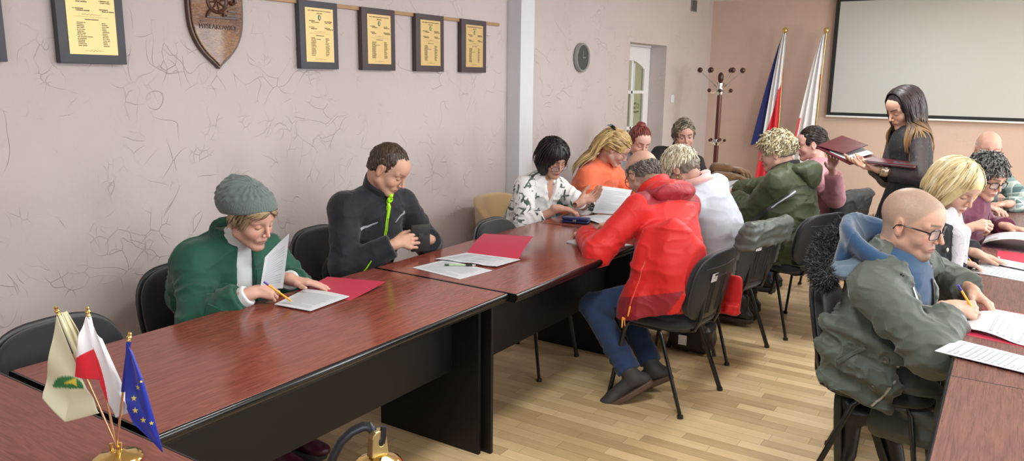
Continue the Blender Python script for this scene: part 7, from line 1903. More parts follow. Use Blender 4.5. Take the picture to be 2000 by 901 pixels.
V2, Q2, C2 = hair_shell(j, lambda q, P: rc(q, A_(-0.105, 0, 0.0), A_(-0.115, 0, -0.10), 0.028, 0.018)-0.003*vnoise(P, 60, 1), (0.025, 0.017, 0.015), h=0.006, pts=[j.head-0.2, j.head+0.1])
put_hair(j, [(V, Q, C_), (V2, Q2, C2), lk_])
def bj(P):
    q = chl(P, -1.18, 6.10, 165); xb = -0.235-0.20*(q[:, 2]-0.665)
    d = np.abs(rbox(np.stack([q[:, 0]-xb, q[:, 1], q[:, 2]], 1), A_(0, 0, 0.64), A_(0.045, 0.25, 0.225), 0.045))-0.014
    return smax(d, 0.50-q[:, 2], 0.02)-0.016*folds(P, 7, 8)
loose('dark_jacket', 'dark charcoal jacket hanging on the chair back of the person in pink', 'jacket', bj, [A_(-1.3, 5.8, 0.45), A_(-0.75, 6.4, 0.95)], 0.08, 0.008, mat('charcoal_cloth', (0.02, 0.022, 0.024), 0.6, bump=(60, 0.3, 0.002)), (-0.95, 6.05, 0.6))

# ================================================================== 11  standing woman in the black dress
j = skeleton((-0.50, 5.42, 0.92), (-0.555, 5.45, 1.345), 196, (-0.60, 5.445, 1.467), (224, 26, 0), sw=0.158, ua=0.275, fa=0.24,
             wrL=(-0.665, 5.13, 1.105), elL=(-0.36, 5.15, 1.06), wrR=(-0.745, 5.33, 1.11), elR=(-0.62, 5.62, 1.06), shL=(-0.475, 5.32, 1.285), shR=(-0.63, 5.585, 1.285), knL=(-0.6, 5.35, 0.5), anL=(-0.50, 5.35, 0.10), knR=(-0.6, 5.5, 0.5), anR=(-0.52, 5.49, 0.10), hw=0.08)
person('standing woman with long dark hair in a sheer-sleeved black dress, passing a maroon folder', j, (-0.50, 5.42, 0), (0.58, 0.34, 0.25), head_kw=dict(male=False, jaw=0.92, nose=1.01), skin_kw=dict(lips=(0.42, 0.13, 0.13), brow=(0.04, 0.025, 0.02)), male=False, hz=0.0026, hand_h=0.0024, neck_r=0.044,
       hands={'L': dict(d=(-0.88, 0.05, 0.15), n=(0.1, -0.25, 0.95), pose='hold'), 'R': dict(d=(-0.95, -0.15, 0.05), n=(0, -0.1, 0.98), pose='hold')}, arm_skin=0.05)
mt, nt, b = nodes('black_dotted_crepe'); g = N(nt, 'ShaderNodeTexCoord')
vo = N(nt, 'ShaderNodeTexVoronoi', i_Scale=48.0, i_Randomness=0.15); lk(nt, g, 'Object', vo, 'Vector')
dm = mathn(nt, 'LESS_THAN', vo.outputs[0], 0.13); mx = N(nt, 'ShaderNodeMix', data_type='RGBA'); nt.links.new(dm, mx.inputs[0]); mx.inputs[6].default_value = (0.012, 0.013, 0.017, 1); mx.inputs[7].default_value = (0.16, 0.14, 0.16, 1)
nt.links.new(mx.outputs[2], b.inputs['Base Color']); b.inputs['Roughness'].default_value = 0.7
Mdr = mt
mt, nt, b = nodes('sheer_dotted_chiffon'); g = N(nt, 'ShaderNodeTexCoord')
vo = N(nt, 'ShaderNodeTexVoronoi', i_Scale=48.0, i_Randomness=0.15); lk(nt, g, 'Object', vo, 'Vector')
dm = mathn(nt, 'LESS_THAN', vo.outputs[0], 0.14); mx = N(nt, 'ShaderNodeMix', data_type='RGBA'); nt.links.new(dm, mx.inputs[0]); mx.inputs[6].default_value = (0.03, 0.028, 0.032, 1); mx.inputs[7].default_value = (0.14, 0.10, 0.11, 1)
nt.links.new(mx.outputs[2], b.inputs['Base Color']); b.inputs['Roughness'].default_value = 0.7; b.inputs['Alpha'].default_value = 0.80
Msh = mt
def dress(P):
    d = torso_sdf(P, j, -0.006, 0, 0.88, 0.012, k=0.05, shr=0.045)
    w_ = j.pel+j.u*0.15; q = P-w_; z = np.clip((w_[2]-P[:, 2])/0.75, 0, 1)
    cx = np.stack([P[:, 0]-(w_[0]), P[:, 1]-w_[1]], 1); an = np.arctan2(cx[:, 1], cx[:, 0])
    rad = 0.108+0.17*z**0.85+0.010*np.sin(an*11+2*vnoise(P, 3, 2))*z**0.5*1.3
    sk = np.linalg.norm(cx*np.array([1.08, 0.92]), axis=1)-rad; sk = smax(sk, P[:, 2]-w_[2]-0.01, 0.02); sk = smax(sk, 0.38-P[:, 2], 0.01)
    d = smin(d, sk*0.9, 0.02)
    belt = np.abs(P[:, 2]-w_[2]-0.005)-0.008
    return d-0.004*folds(P, 12, 3)
garment('dress', j, dress, Mdr, 0.0075, pts=[A_(-0.9, 5.1, 0.38), A_(-0.2, 5.75, 1.36)], pad=0.05)
collar(j, j.neck-j.u*0.0, j.u+j.f*0.2, 0.056, 0.018, 0.004, Mdr, open_=10, flare=0.2, name='dress_collar')
solid(j, 'belt', lambda P: smax(np.abs(np.sqrt(((P[:, 0]-(j.pel+j.u*0.155)[0])*1.1)**2+((P[:, 1]-(j.pel+j.u*0.155)[1])*0.95)**2)-0.120)-0.006, np.abs(P[:, 2]-(j.pel+j.u*0.155)[2])-0.010, 0.003), [j.pel+j.u*0.155], 0.17, 0.006, mat('black_satin', (0.012, 0.012, 0.014), 0.35))
for s in 'LR':
    a, b_, c_ = j.sh[s], j.el[s], j.wr[s]; d_ = unit(c_-b_)
    fs = lambda P: smax(smin(rc(P, a, b_, 0.060, 0.062), rc(P, b_, c_-d_*0.03, 0.062, 0.070 if s == 'L' else 0.05), 0.03), (P-(c_-d_*0.065))@d_, 0.012)-0.005*folds(P, 12, 5, (1, 1, 0.6))
    solid(j, 'sheer_sleeve', fs, [a, b_, c_], 0.10, 0.0065, Msh)
def brc(P):
    c = j.wr['L']-unit(j.wr['L']-j.el['L'])*0.035; d_ = unit(j.wr['L']-j.el['L']); q = P-c; h = q@d_; r_ = np.linalg.norm(q-h[:, None]*d_, axis=1)
    return np.sqrt(np.maximum(np.abs(r_-0.034)-0.002, 0)**2+np.maximum(np.abs(h)-0.022, 0)**2)-0.002-0.0022*vnoise(P, 150, 3)
solid(j, 'bracelet', brc, [j.wr['L']], 0.09, 0.0035, mat('pale_gold_chain', (0.62, 0.52, 0.42), 0.3, 0.8))
Mtight = mat('sheer_black_tights', (0.03, 0.025, 0.025), 0.6)
trousers(j, Mtight, r=(0.075, 0.05, 0.05, 0.036), fold=0.0, name='tights', pel=False); sole_pair(j, (-0.95, -0.2, 0), (-0.95, -0.2, 0), L=0.24)
def long_shell(q, P):
    d = ell(q, CR_C+A_(-0.004, 0, 0.004), CR_R+A_(0.010, 0.013, 0.010)); d = smin(d, ell(q, A_(-0.045, 0, -0.04), A_(0.060, 0.076, 0.085)), 0.04)
    d = smax(d, -ell(q, A_(0.120, 0, -0.025), A_(0.084, 0.078, 0.106)), 0.010); return d-0.002*vnoise(P, 60, 1)
V, Q, C_ = hair_shell(j, long_shell, (0.016, 0.010, 0.011), h=0.0045)
dt = lambda P: torso_sdf(P, j, 0.004, 0, 0.9, 0.015, shr=0.052)
b11 = lambda P: np.minimum(long_shell((P-j.head)@j.HR, P), np.minimum(dt(P), j.hf(P)))
rng = random.Random(4); st = []
for k in range(760):
    x = rng.uniform(-0.095, 0.045); v = A_(x, rng.uniform(-0.006, 0.006), 0); z = 0.034+0.106*math.sqrt(max(0, 1-((x+0.014)/0.112)**2)); st.append([x, v[1], z])
st = np.array(st); sd = np.where(np.arange(len(st)) % 2 == 0, 1.0, -1.0); st[:, 1] = sd*np.abs(st[:, 1])-0.0
def fl11(q): return np.stack([-0.22-1.5*np.clip(0.04-np.abs(q[:, 1]), 0, 1)*0+0*q[:, 0], np.sign(q[:, 1])*np.clip(1.2-12*np.abs(q[:, 1]), 0, 1), -0.4-8*np.abs(q[:, 1])], 1)
lk_ = locks(j, st, fl11, 0.44, 22, b11, 0.005, 0.0044, [(0.020, 0.012, 0.013), (0.035, 0.018, 0.018), (0.012, 0.009, 0.011)], 3, jitter=0.025, grav=2.5, stick=0.2, tip=(0.36, 0.20, 0.08), tipstart=0.52)
put_hair(j, [(V, Q, C_), lk_])
# folders she handles
def board(name, label, cat, parts, loc):
    t = thing(name, label, cat, loc)
    for nm, cs_, mt_, th in parts:
        f = quad([Vector(c)-Vector(loc) for c in cs_]); MB().grid(f, 2, 2, th).build(nm, mt_, t, smooth=False)
    return t
board('presentation_folder', 'dark maroon folder held open between the standing woman and the person in pink', 'folder',
      [('front_cover', [(-1.095, 5.44, 1.185), (-0.955, 5.66, 1.235), (-0.725, 5.50, 1.135), (-0.855, 5.27, 1.105)], M_fdk, 0.006),
       ('back_cover', [(-1.10, 5.46, 1.200), (-0.985, 5.66, 1.262), (-0.80, 5.55, 1.215), (-0.91, 5.36, 1.165)], M_fdk, 0.004),
       ('inner_page', [(-1.085, 5.46, 1.191), (-0.97, 5.655, 1.244), (-0.76, 5.53, 1.165), (-0.87, 5.32, 1.128)], M_paper, 0.002)], (-0.9, 5.45, 1.15))
board('presentation_folder', 'flat dark folder lying on the left forearm of the standing woman', 'folder',
      [('lower_cover', [(-0.745, 5.07, 1.142), (-0.72, 5.30, 1.142), (-0.44, 5.28, 1.130), (-0.46, 5.05, 1.130)], M_fdk, 0.005), ('inner_page', [(-0.735, 5.075, 1.149), (-0.712, 5.29, 1.149), (-0.45, 5.27, 1.137), (-0.47, 5.06, 1.137)], M_paper, 0.004),
       ('upper_cover', [(-0.742, 5.068, 1.156), (-0.72, 5.30, 1.158), (-0.445, 5.28, 1.144), (-0.465, 5.05, 1.142)], M_fdk, 0.003)], (-0.59, 5.17, 1.14))
# ================================================================== 12  bald man in the green parka
j = skeleton((-0.335, 3.27, 0.585), (-0.335, 3.205, 0.975), -10, (-0.283, 3.195, 1.108), (-17, 13, 2), sw=0.195, ua=0.30, fa=0.265,
             wrR=(-0.122, 3.185, 0.805), elR=(-0.36, 2.76, 0.72), wrL=(-0.070, 3.47, 0.815), elL=(-0.20, 3.72, 0.78), knR=(0.2, 3.05, 0.72), anR=(-0.39, 3.22, 0.30), knL=(0.2, 3.40, 0.62), anL=(-0.26, 3.34, 0.22), hw=0.10)
def sc12(q, P):
    w_ = np.clip((q[:, 2]+0.45*np.clip(0.0-q[:, 0], 0, 1)*0-(-0.005+1.35*np.clip(q[:, 0]-0.02, 0, 1)))/0.02, 0, 1)+np.clip((-0.015-q[:, 0])/0.015, 0, 1)*(q[:, 2] > -0.07)
    return np.clip(w_, 0, 1)*0.55*(1+0.25*vnoise(P, 300, 2))*(1-0.9*np.clip(1.4-np.linalg.norm((np.stack([q[:, 0], np.abs(q[:, 1]), q[:, 2]], 1)-A_(-0.006, 0.080, -0.006))/A_(0.024, 0.02, 0.036), axis=1), 0, 1))
person('man with shaved head and black glasses in a grey-green parka over blue fleece, writing', j, (-0.335, 3.27, 0), (0.60, 0.35, 0.26),
       head_kw=dict(nose=1.03, jaw=1.0, fat=0.002), skin_kw=dict(lips=(0.40, 0.17, 0.15), brow=(0.16, 0.11, 0.08), browk=0.9, stubble=(0.12, 0.08, 0.055), stub=0.8, scalp=(0.22, 0.19, 0.15), scalpf=sc12, blush=0.9), hz=0.0022, hand_h=0.0021, neck_r=0.062, sc=1.07,
       hands={'R': dict(d=(0.78, 0.50, -0.10), n=(-0.35, 0.55, -0.70), pose='pen', sc=1.02), 'L': dict(d=(0.70, -0.55, -0.35), n=(-0.15, -0.35, -0.9), pose='rest', sc=1.02)})
Mpk12 = fabric('sage_green_parka', (0.080, 0.095, 0.078), 0.62, var=0.08, bump=(350, 0.25, 0.0006))
Mfl = fabric('steel_blue_fleece', (0.018, 0.062, 0.14), 0.95, var=0.1, bump=(600, 0.8, 0.0012), sheen=0.5, crease=0.0)
Mflg = fabric('blue_grey_pile_lining', (0.11, 0.16, 0.22), 0.95, var=0.2, bump=(220, 1.0, 0.002), sheen=0.6, crease=0.0)
def carve12(P, d):
    q = (P-j.pel)@j.CR
    w_ = 0.066+0.045*np.clip((q[:, 2]-0.18)/0.18, 0, 1)
    dd = np.maximum(np.abs(q[:, 1]-0.01)-w_, np.maximum(0.02-q[:, 0], -0.2-q[:, 2]))
    return smax(d, -dd, 0.016)
def ex12(P, d):
    q = P-A_(-0.395, 3.035, 0.575); q[:, 2] += 0.30*q[:, 0]
    w1 = rbox(q, A_(0, 0, 0), A_(0.145, 0.034, 0.135), 0.033)-0.010*np.sin(P[:, 2]*50+P[:, 0]*20)
    w3 = rbox(P, A_(-0.40, 3.27, 0.63), A_(0.12, 0.20, 0.13), 0.08); w4 = rbox(P, A_(-0.36, 3.48, 0.62), A_(0.13, 0.035, 0.10), 0.03)
    return smin(smin(smin(d, w1, 0.07), w3, 0.06), w4, 0.06)
garment('parka', j, top_sdf(j, puff=0.032, belly=0.02, w=1.0, sl=0.018, fold=0.016, seed=121, sleeve=(0.076, 0.067, 0.052), cuff=0.02, extra=ex12, carve=carve12, lam=0.062, k=0.08, ff=9), Mpk12, 0.0055, pts=[A_(-0.62, 2.80, 0.36), A_(0.05, 3.75, 1.06)], pad=0.06)
solid(j, 'blue_fleece', lambda P: torso_sdf(P, j, 0.014, 0.015, 0.98, 0.012)-0.006*folds(P, 10, 4), [j.pel-0.05, j.neck, *j.sh.values()], 0.15, 0.0075, Mfl)
bvf = j.bvh
# fleece hood: rolls round the neck and stands behind the head
def hoodb(P):
    q = (P-j.neck)@j.CR
    zz = q[:, 2]-0.012+0.50*q[:, 0]
    d = np.sqrt((np.sqrt(((q[:, 0]+0.045)/1.05)**2+(q[:, 1]/1.22)**2)-0.108)**2+(zz*0.72)**2)-0.030
    d = smin(d, ell(q, A_(-0.150, 0.0, -0.010), A_(0.045, 0.125, 0.080)), 0.05)
    d = smax(d, -ell(q, A_(-0.045, 0, 0.125), A_(0.095, 0.110, 0.105)), 0.02); d = smax(d, q[:, 0]-0.075, 0.02)
    return d-0.004*np.sin(q[:, 1]*22+q[:, 2]*30+3*vnoise(P, 7, 3))-0.010*folds(P, 7, 2)
solid(j, 'fleece_hood', hoodb, [j.neck], 0.25, 0.0052, Mfl)
def pile(P):
    q = (P-j.neck)@j.CR
    d = ell(q, A_(-0.11, 0.0, -0.045), A_(0.115, 0.195, 0.050)); d = smin(d, rc(np.stack([q[:, 0], np.abs(q[:, 1]), q[:, 2]], 1), A_(-0.05, 0.115, -0.045), A_(0.105, 0.085, -0.17), 0.036, 0.022), 0.05)
    return smin(d, rc(np.stack([q[:, 0], np.abs(q[:, 1]), q[:, 2]], 1), A_(0.105, 0.085, -0.17), A_(0.145, 0.075, -0.36), 0.022, 0.014), 0.03)-0.004*vnoise(P, 60, 3)
solid(j, 'pile_lining', pile, [j.neck-j.u*0.2, j.neck], 0.30, 0.0065, Mflg)
# parka hood edge with dark fur lying behind the shoulders
def furb(P):
    q = (P-j.neck)@j.CR; m = q
    pth = [A_(-0.14, 0.17, 0.03), A_(-0.21, 0.10, 0.03), A_(-0.245, 0.0, 0.0), A_(-0.235, -0.10, -0.045), A_(-0.185, -0.175, -0.075)]
    d = None
    for a, b in zip(pth, pth[1:]): e = rc(q, a, b, 0.036, 0.040); d = e if d is None else smin(d, e, 0.02)
    return d-0.010*vnoise(P, 55, 3)
Mfur = mat('black_grey_fur', rough=0.7, attr=True)
fpts = [j.neck-j.f*0.2, j.neck+j.l*0.1, j.neck-j.l*0.1]
lo, hi = bounds(fpts, 0.22); V, Q = surf_nets(furb, lo, hi, 0.007, 0.02); Cf = np.tile(A_(0.016, 0.017, 0.02), (len(V), 1))
rngf = np.random.RandomState(3); sel = V[rngf.randint(0, len(V), 9000)]
stf = (sel-j.head)@j.HR
dcur = rngf.randn(len(sel), 3)
def flf(q): return dcur*0.35+A_(-0.25, -0.25, -0.35)
oldj = j
class _Fake: pass
lkf = locks(j, stf, flf, 0.018, 4, lambda P: furb(P), 0.002, 0.0010, [(0.016, 0.017, 0.02), (0.03, 0.032, 0.036), (0.13, 0.135, 0.14), (0.012, 0.012, 0.014)], 5, jitter=0.5, stick=0, sides=3)
# lift the fur tips away from the roll
vv = lkf[0].reshape(5, 3, -1, 3); dd_, gg_ = grad(furb, vv[0, 0]); 
for s in range(5): vv[s] += gg_[None]*(0.0028*s)
put_hair(j, [(V, Q, Cf), (vv.reshape(-1, 3), lkf[1], lkf[2])], 'fur_trim', mt=Mfur)
# zips and buttons
def fz(k, y): return front_pt(j, y, 0.385-0.05*k)
j.bvh = bvf
rz = [front_pt(j, -0.118+0.006*k, 0.33-0.035*k) for k in range(8)]
ribbon(j, rz, 0.010, 'metal_zip', M_zipm, 0.004); ribbon(j, [front_pt(j, 0.128-0.006*k, 0.33-0.035*k) for k in range(7)], 0.010, 'metal_zip', M_zipm, 0.004)
skp = [ray_on(j, A_(x, 2.2, z), A_(0, 1, 0)) for x, z in ((-0.258, 0.60), (-0.262, 0.57), (-0.275, 0.52), (-0.30, 0.465), (-0.33, 0.43))]
ribbon(j, skp, 0.009, 'metal_zip', M_zipm, 0.004)
for x, z in ((-0.30, 0.62), (-0.33, 0.505)):
    h_ = ray_on(j, A_(x, 2.2, z), A_(0, 1, 0))
    if h_: 
        c = h_[0]+h_[1]*0.001; q_ = Vector(tuple(h_[1])).to_track_quat('Z', 'Y').to_matrix().to_4x4()
        MB().lathe([(0, 0.001), (0.007, 0.001), (0.009, 0.004), (0.014, 0.005), (0.015, 0.001), (0.015, -0.003)], tuple(c-j.o), 24, q_).build('snap_button', mat('grey_button', (0.10, 0.105, 0.09), 0.35), j.t)
ribbon(j, [ray_on(j, A_(-0.46+0.022*k, 2.2, 0.58+0.018*k), A_(0, 1, 0)) for k in range(5)], 0.014, 'pocket_welt', Mpk12, 0.005)
# fleece collar with orange trim and centre zip
lo_ = j.bvh
fv = torso_sdf
V, Q = surf_nets(lambda P: torso_sdf(P, j, 0.014, 0.015, 0.98, 0.012), *bounds([j.pel, j.neck, *j.sh.values()], 0.15), 0.010); j.bvh = BVHTree.FromPolygons([tuple(v) for v in V], [tuple(int(i) for i in q) for q in Q])
ribbon(j, [front_pt(j, 0.005, 0.08+0.035*k) for k in range(8)], 0.010, 'fleece_zip', mat('dark_zip', (0.02, 0.02, 0.025), 0.4), 0.007)
collar(j, j.neck+j.f*0.022-j.u*0.018, j.u+j.f*0.75, 0.082, 0.018, 0.008, Mfl, open_=20, flare=0.4, name='fleece_collar')
ot = MB()
for s in (-1, 1):
    pts = [j.neck-j.o+j.f*a+j.l*b*s+j.u*c for a, b, c in ((0.125, 0.022, -0.048), (0.112, 0.045, -0.030), (0.092, 0.068, -0.010), (0.062, 0.088, 0.008))]
    ot.tube([tuple(p) for p in pts], 0.0035, 8)
ot.build('orange_trim', mat('orange_piping', (0.80, 0.25, 0.08), 0.5), j.t)
solid(j, 'dark_tshirt', lambda P: smax(ell((P-j.neck)@j.CR, A_(0.035, 0, -0.035), A_(0.085, 0.070, 0.040)), -ell((P-j.neck)@j.CR, A_(0.02, 0, 0.03), A_(0.07, 0.06, 0.03)), 0.01), [j.neck], 0.13, 0.006, mat('charcoal_tshirt', (0.03, 0.032, 0.045), 0.85))
trousers(j, fabric('washed_black_denim', (0.085, 0.10, 0.092), var=0.25), r=(0.098, 0.078, 0.074, 0.066), fold=0.008, h=0.0065, cut=0.05, lam=0.09)
Mbt = mat('black_boot_leather', (0.014, 0.015, 0.018), 0.35, bump=(160, 0.35, 0.0008)); Mbsl = mat('olive_boot_sole', (0.045, 0.048, 0.035), 0.6, bump=(80, 0.5, 0.003))
shoe(j, 'R', (0.10, -0.02, -0.99), Mbt, Mbsl, L=0.30, up=(0.97, 0, 0.2), high=0.10, wdt=0.05)
shoe(j, 'L', (0.35, 0.05, -0.90), Mbt, Mbsl, L=0.30, up=(0.9, 0, 0.3), high=0.10, wdt=0.05)
glasses(j, 'rect', (0.008, 0.008, 0.009), w=0.054, h=0.036, x=0.103, z=-0.003, r=0.0019, sc=1.07)
hp = j.handpt['R']; 
pen('orange-yellow pen with violet end in the right hand of the man in the parka', (-0.108, 3.190, 0.895), (-0.030, 3.250, 0.765), 'yellow', 0.0042)

# ================================================================== 13  blonde woman, white scarf, black coat
j = skeleton((-0.34, 4.09, 0.585), (-0.275, 4.11, 1.005), -14, (-0.200, 4.12, 1.145), (-36, 26, -4), sw=0.17, ua=0.285, fa=0.25,
             wrR=(-0.155, 4.13, 0.795), elR=(-0.35, 3.85, 0.74), wrL=(-0.09, 4.36, 0.80), elL=(-0.25, 4.5, 0.78), anL=(-0.1, 4.1, 0.1), anR=(-0.1, 3.95, 0.1))
person('blonde woman with a bob and white patterned scarf over a black coat, pointing', j, (-0.34, 4.09, 0), (0.60, 0.36, 0.27), head_kw=dict(male=False, ears=False, nose=1.0), skin_kw=dict(lips=(0.45, 0.16, 0.14), brow=(0.28, 0.18, 0.1), browk=0.5, old=0.35), male=False, hz=0.0024, hand_h=0.0023,
       hands={'R': dict(d=(0.80, 0.50, -0.18), n=(0, 0, -1), pose='rest'), 'L': dict(d=(0.86, 0.20, -0.22), n=(0, 0, -1), pose='flat', spread=2.0)})
Mbc = fabric('black_wool_coat', (0.008, 0.009, 0.012), 0.9, sheen=0.15)
garment('coat', j, top_sdf(j, puff=0.024, belly=0.02, sl=0.016, fold=0.007, seed=131, cuff=0.015, sleeve=(0.072, 0.058, 0.046)), Mbc, 0.0072)
collar(j, j.neck+j.u*0.008-j.f*0.012, j.u+j.f*0.15, 0.095, 0.030, 0.010, Mbc, open_=42, flare=0.4)
mt, nt, b = nodes('white_scribble_scarf'); g = N(nt, 'ShaderNodeTexCoord')
wn = N(nt, 'ShaderNodeTexNoise', i_Scale=9.0, i_Detail=1.0, i_Distortion=2.5); lk(nt, g, 'Object', wn, 'Vector')
ln_ = mathn(nt, 'LESS_THAN', mathn(nt, 'ABSOLUTE', mathn(nt, 'SUBTRACT', wn.outputs[0], 0.52)), 0.0055); mx = N(nt, 'ShaderNodeMix', data_type='RGBA'); nt.links.new(mathn(nt, 'MULTIPLY', ln_, 0.75), mx.inputs[0]); mx.inputs[6].default_value = (0.66, 0.64, 0.70, 1); mx.inputs[7].default_value = (0.12, 0.12, 0.16, 1)
nt.links.new(mx.outputs[2], b.inputs['Base Color']); b.inputs['Roughness'].default_value = 0.85
Mscf = mt
def scf(P):
    q = (P-(j.neck+j.u*0.02+j.f*0.015))@j.CR; an = np.arctan2(q[:, 1], q[:, 0])
    rr = np.sqrt(q[:, 0]**2+q[:, 1]**2)-0.078-0.2*np.clip(-q[:, 2], -0.05, 0.1)
    d = np.sqrt(rr**2+((q[:, 2]+0.02)*0.42)**2)-0.022
    q2 = (P-j.pel)@j.CR; T_ = j.T
    tails = np.minimum(rc(q2, A_(0.135, 0.030, T_-0.05), A_(0.165, 0.025, 0.06), 0.034, 0.046), rc(q2, A_(0.135, -0.030, T_-0.06), A_(0.165, -0.02, 0.14), 0.034, 0.042))
    d = smin(d, tails, 0.03)
    return d-0.004*np.sin(q[:, 1]*90+an*2+3*vnoise(P, 7, 3))-0.006*folds(P, 12, 4, (1, 1, 0.5))
solid(j, 'scarf', scf, [j.neck, j.pel+j.f*0.15], 0.14, 0.0048, Mscf)
nd_ = j.handpt['L'](0.075+0.035, -0.009, -0.010)
for (y, z) in ((-0.10, 0.30), (0.105, 0.20)):
    h_ = front_pt(j, y, z)
    if h_: MB().ball(tuple(h_[0]+h_[1]*0.003-j.o), 0.011, 12, (0.6, 1, 1)).build('coat_button', mat('pearl_button', (0.65, 0.63, 0.55), 0.25), j.t)
trousers(j, M_dkpant); sole_pair(j, (1, 0, 0), (1, 0, 0))
def bob13(q, P):
    m_ = q.copy(); m_[:, 1] = np.abs(q[:, 1])
    d = ell(q, A_(-0.018, 0, 0.036), A_(0.118, 0.106, 0.104)); d = smin(d, ell(m_, A_(-0.005, 0.068, -0.035), A_(0.068, 0.040, 0.070)), 0.04); d = smin(d, ell(q, A_(-0.065, 0, -0.03), A_(0.065, 0.090, 0.070)), 0.04)
    d = smax(d, -ell(q, A_(0.130, 0, -0.045), A_(0.092, 0.070, 0.098)), 0.012); d = smax(d, -ell(q, A_(0.03, 0, -0.105), A_(0.08, 0.06, 0.070)), 0.012)
    return d-0.003*vnoise(P, 35, 2)
V, Q, C_ = hair_shell(j, bob13, (0.62, 0.50, 0.26), h=0.0042, pts=[j.head-0.17, j.head+0.17])
b13 = lambda P: bob13((P-j.head)@j.HR, P)
rng = random.Random(9); st = scalp_pts(620, 4, zmin=0.02, xmax=0.2, cen=(-0.018, 0, 0.036), rad=(0.120, 0.108, 0.106)); st = st[st[:, 0] < 0.055]
lk_ = locks(j, st, lambda q: np.stack([np.where(q[:, 0] > 0.0, 0.35, -0.10)*np.clip(1.1-3*np.abs(q[:, 1])/0.1*0.3, 0, 1), np.sign(q[:, 1]-0.02)*0.45, -0.55-5*np.abs(q[:, 1])], 1), 0.11, 10, b13, 0.003, 0.0034, [(0.74, 0.62, 0.36), (0.62, 0.49, 0.25), (0.82, 0.73, 0.50), (0.48, 0.36, 0.17)], 3, jitter=0.08, stick=0.5)
put_hair(j, [(V, Q, C_), lk_])
rg = j.handpt['L'](0.108, -0.009, 0.0)
MB().ball(tuple(j.handpt['L'](0.112, -0.011, -0.012)-j.o), 0.006, 10).build('ring', M_chr, j.t)
pen('yellow pen held in the right hand of the blonde woman', tuple(j.handpt['R'](0.055, 0.03, -0.035)), tuple(j.handpt['R'](0.145, 0.02, 0.038)), 'yellow', 0.0036)

# ================================================================== 14  curly-haired woman, burgundy cardigan
j = skeleton((-0.30, 5.16, 0.585), (-0.185, 5.16, 0.975), -16, (-0.105, 5.13, 1.102), (-38, 20, 0), sw=0.175, ua=0.285, fa=0.25,
             wrR=(-0.155, 4.86, 0.835), elR=(-0.33, 4.88, 0.74), wrL=(0.03, 5.32, 0.80), elL=(-0.05, 5.50, 0.76), anL=(-0.05, 5.3, 0.1), anR=(-0.05, 5.1, 0.1))
person('woman with short curly dark grey hair and glasses in a burgundy cardigan', j, (-0.30, 5.16, 0), (0.58, 0.34, 0.25), head_kw=dict(male=False, jaw=1.05, fat=0.004), skin_kw=dict(lips=(0.42, 0.2, 0.17), brow=(0.12, 0.09, 0.07), old=0.5, blush=0.9), male=False, hz=0.0027, hand_h=0.0027,
       hands={'R': dict(d=(0.75, 0.15, 0.30), n=(0.2, 0.55, -0.5), pose='pen', sc=0.98), 'L': dict(d=(0.9, -0.25, -0.1), n=(0, 0, -1), pose='rest')})
Mbu = fabric('burgundy_corduroy', (0.115, 0.016, 0.045), 0.8, sheen=0.3)
garment('cardigan', j, top_sdf(j, puff=0.022, belly=0.04, w=1.1, sl=0.016, fold=0.008, seed=141, cuff=0.02, chest=0.015), Mbu, 0.0078)
collar(j, j.neck+j.u*0.01, j.u+j.f*0.3, 0.078, 0.022, 0.008, Mbu, open_=24, flare=0.3)
ribbon(j, [front_pt(j, 0.0, 0.10+0.045*k) for k in range(7)], 0.022, 'button_band', Mbu, 0.004)
trousers(j, M_dkpant); sole_pair(j, (1, 0, 0), (1, 0, 0))
sv14 = short_vol(0.013, face=(0.130, 0, -0.028), fr=(0.085, 0.085, 0.100), nape=-0.045, top=1.1, nz=0.006, ear=False)
V, Q, C_ = hair_shell(j, sv14, (0.075, 0.072, 0.070), h=0.0048)
b14 = lambda P: sv14((P-j.head)@j.HR, P)
st = scalp_pts(650, 8, zmin=-0.04, xmax=0.12, front=lambda q: q[0] < 0.055 or q[2] > 0.06, rad=(0.114, 0.092, 0.108))
lk_ = locks(j, st, lambda q: np.stack([0.4+0*q[:, 0], np.sign(q[:, 1])*0.3, -0.5-3*np.abs(q[:, 1])], 1), 0.055, 8, b14, 0.006, 0.0032, [(0.08, 0.075, 0.072), (0.13, 0.125, 0.12), (0.045, 0.042, 0.040), (0.20, 0.19, 0.185)], 3, jitter=0.4, stick=0.2, curl=1.2)
put_hair(j, [(V, Q, C_), lk_])
glasses(j, 'rect', (0.012, 0.010, 0.010), w=0.054, h=0.036, x=0.103, r=0.0021)

# ================================================================== 15  elderly man in plaid
j = skeleton((-0.32, 6.58, 0.59), (-0.155, 6.50, 1.04), -48, (-0.140, 6.42, 1.175), (-78, 8, 0), sw=0.19, ua=0.29, fa=0.26,
             wrR=(-0.12, 6.12, 0.80), elR=(-0.35, 6.2, 0.76), wrL=(0.02, 6.28, 0.81), elL=(0.16, 6.62, 0.80), anL=(0.0, 6.4, 0.1), anR=(-0.1, 6.2, 0.1))
def sc15(q, P): return np.clip((0.02-q[:, 0])/0.03, 0, 1)*np.clip((0.05-q[:, 2])/0.02, 0, 1)*(q[:, 2] > -0.06)*0.5
person('bald elderly man in a pale green plaid shirt, sitting furthest away on the right', j, (-0.32, 6.58, 0), (0.60, 0.34, 0.26), head_kw=dict(fat=0.008, jaw=1.08), skin_kw=dict(brow=(0.42, 0.33, 0.26), browk=0.6, blush=1.3, old=0.9, lips=(0.40, 0.2, 0.17), scalp=(0.42, 0.36, 0.32), scalpf=sc15), hz=0.003, hand_h=0.003, neck_r=0.062,
       hands={'L': dict(d=(-0.85, -0.45, -0.1), n=(0, 0, -1), pose='rest'), 'R': dict(d=(0.85, -0.2, -0.1), n=(0, 0, -1), pose='rest')})
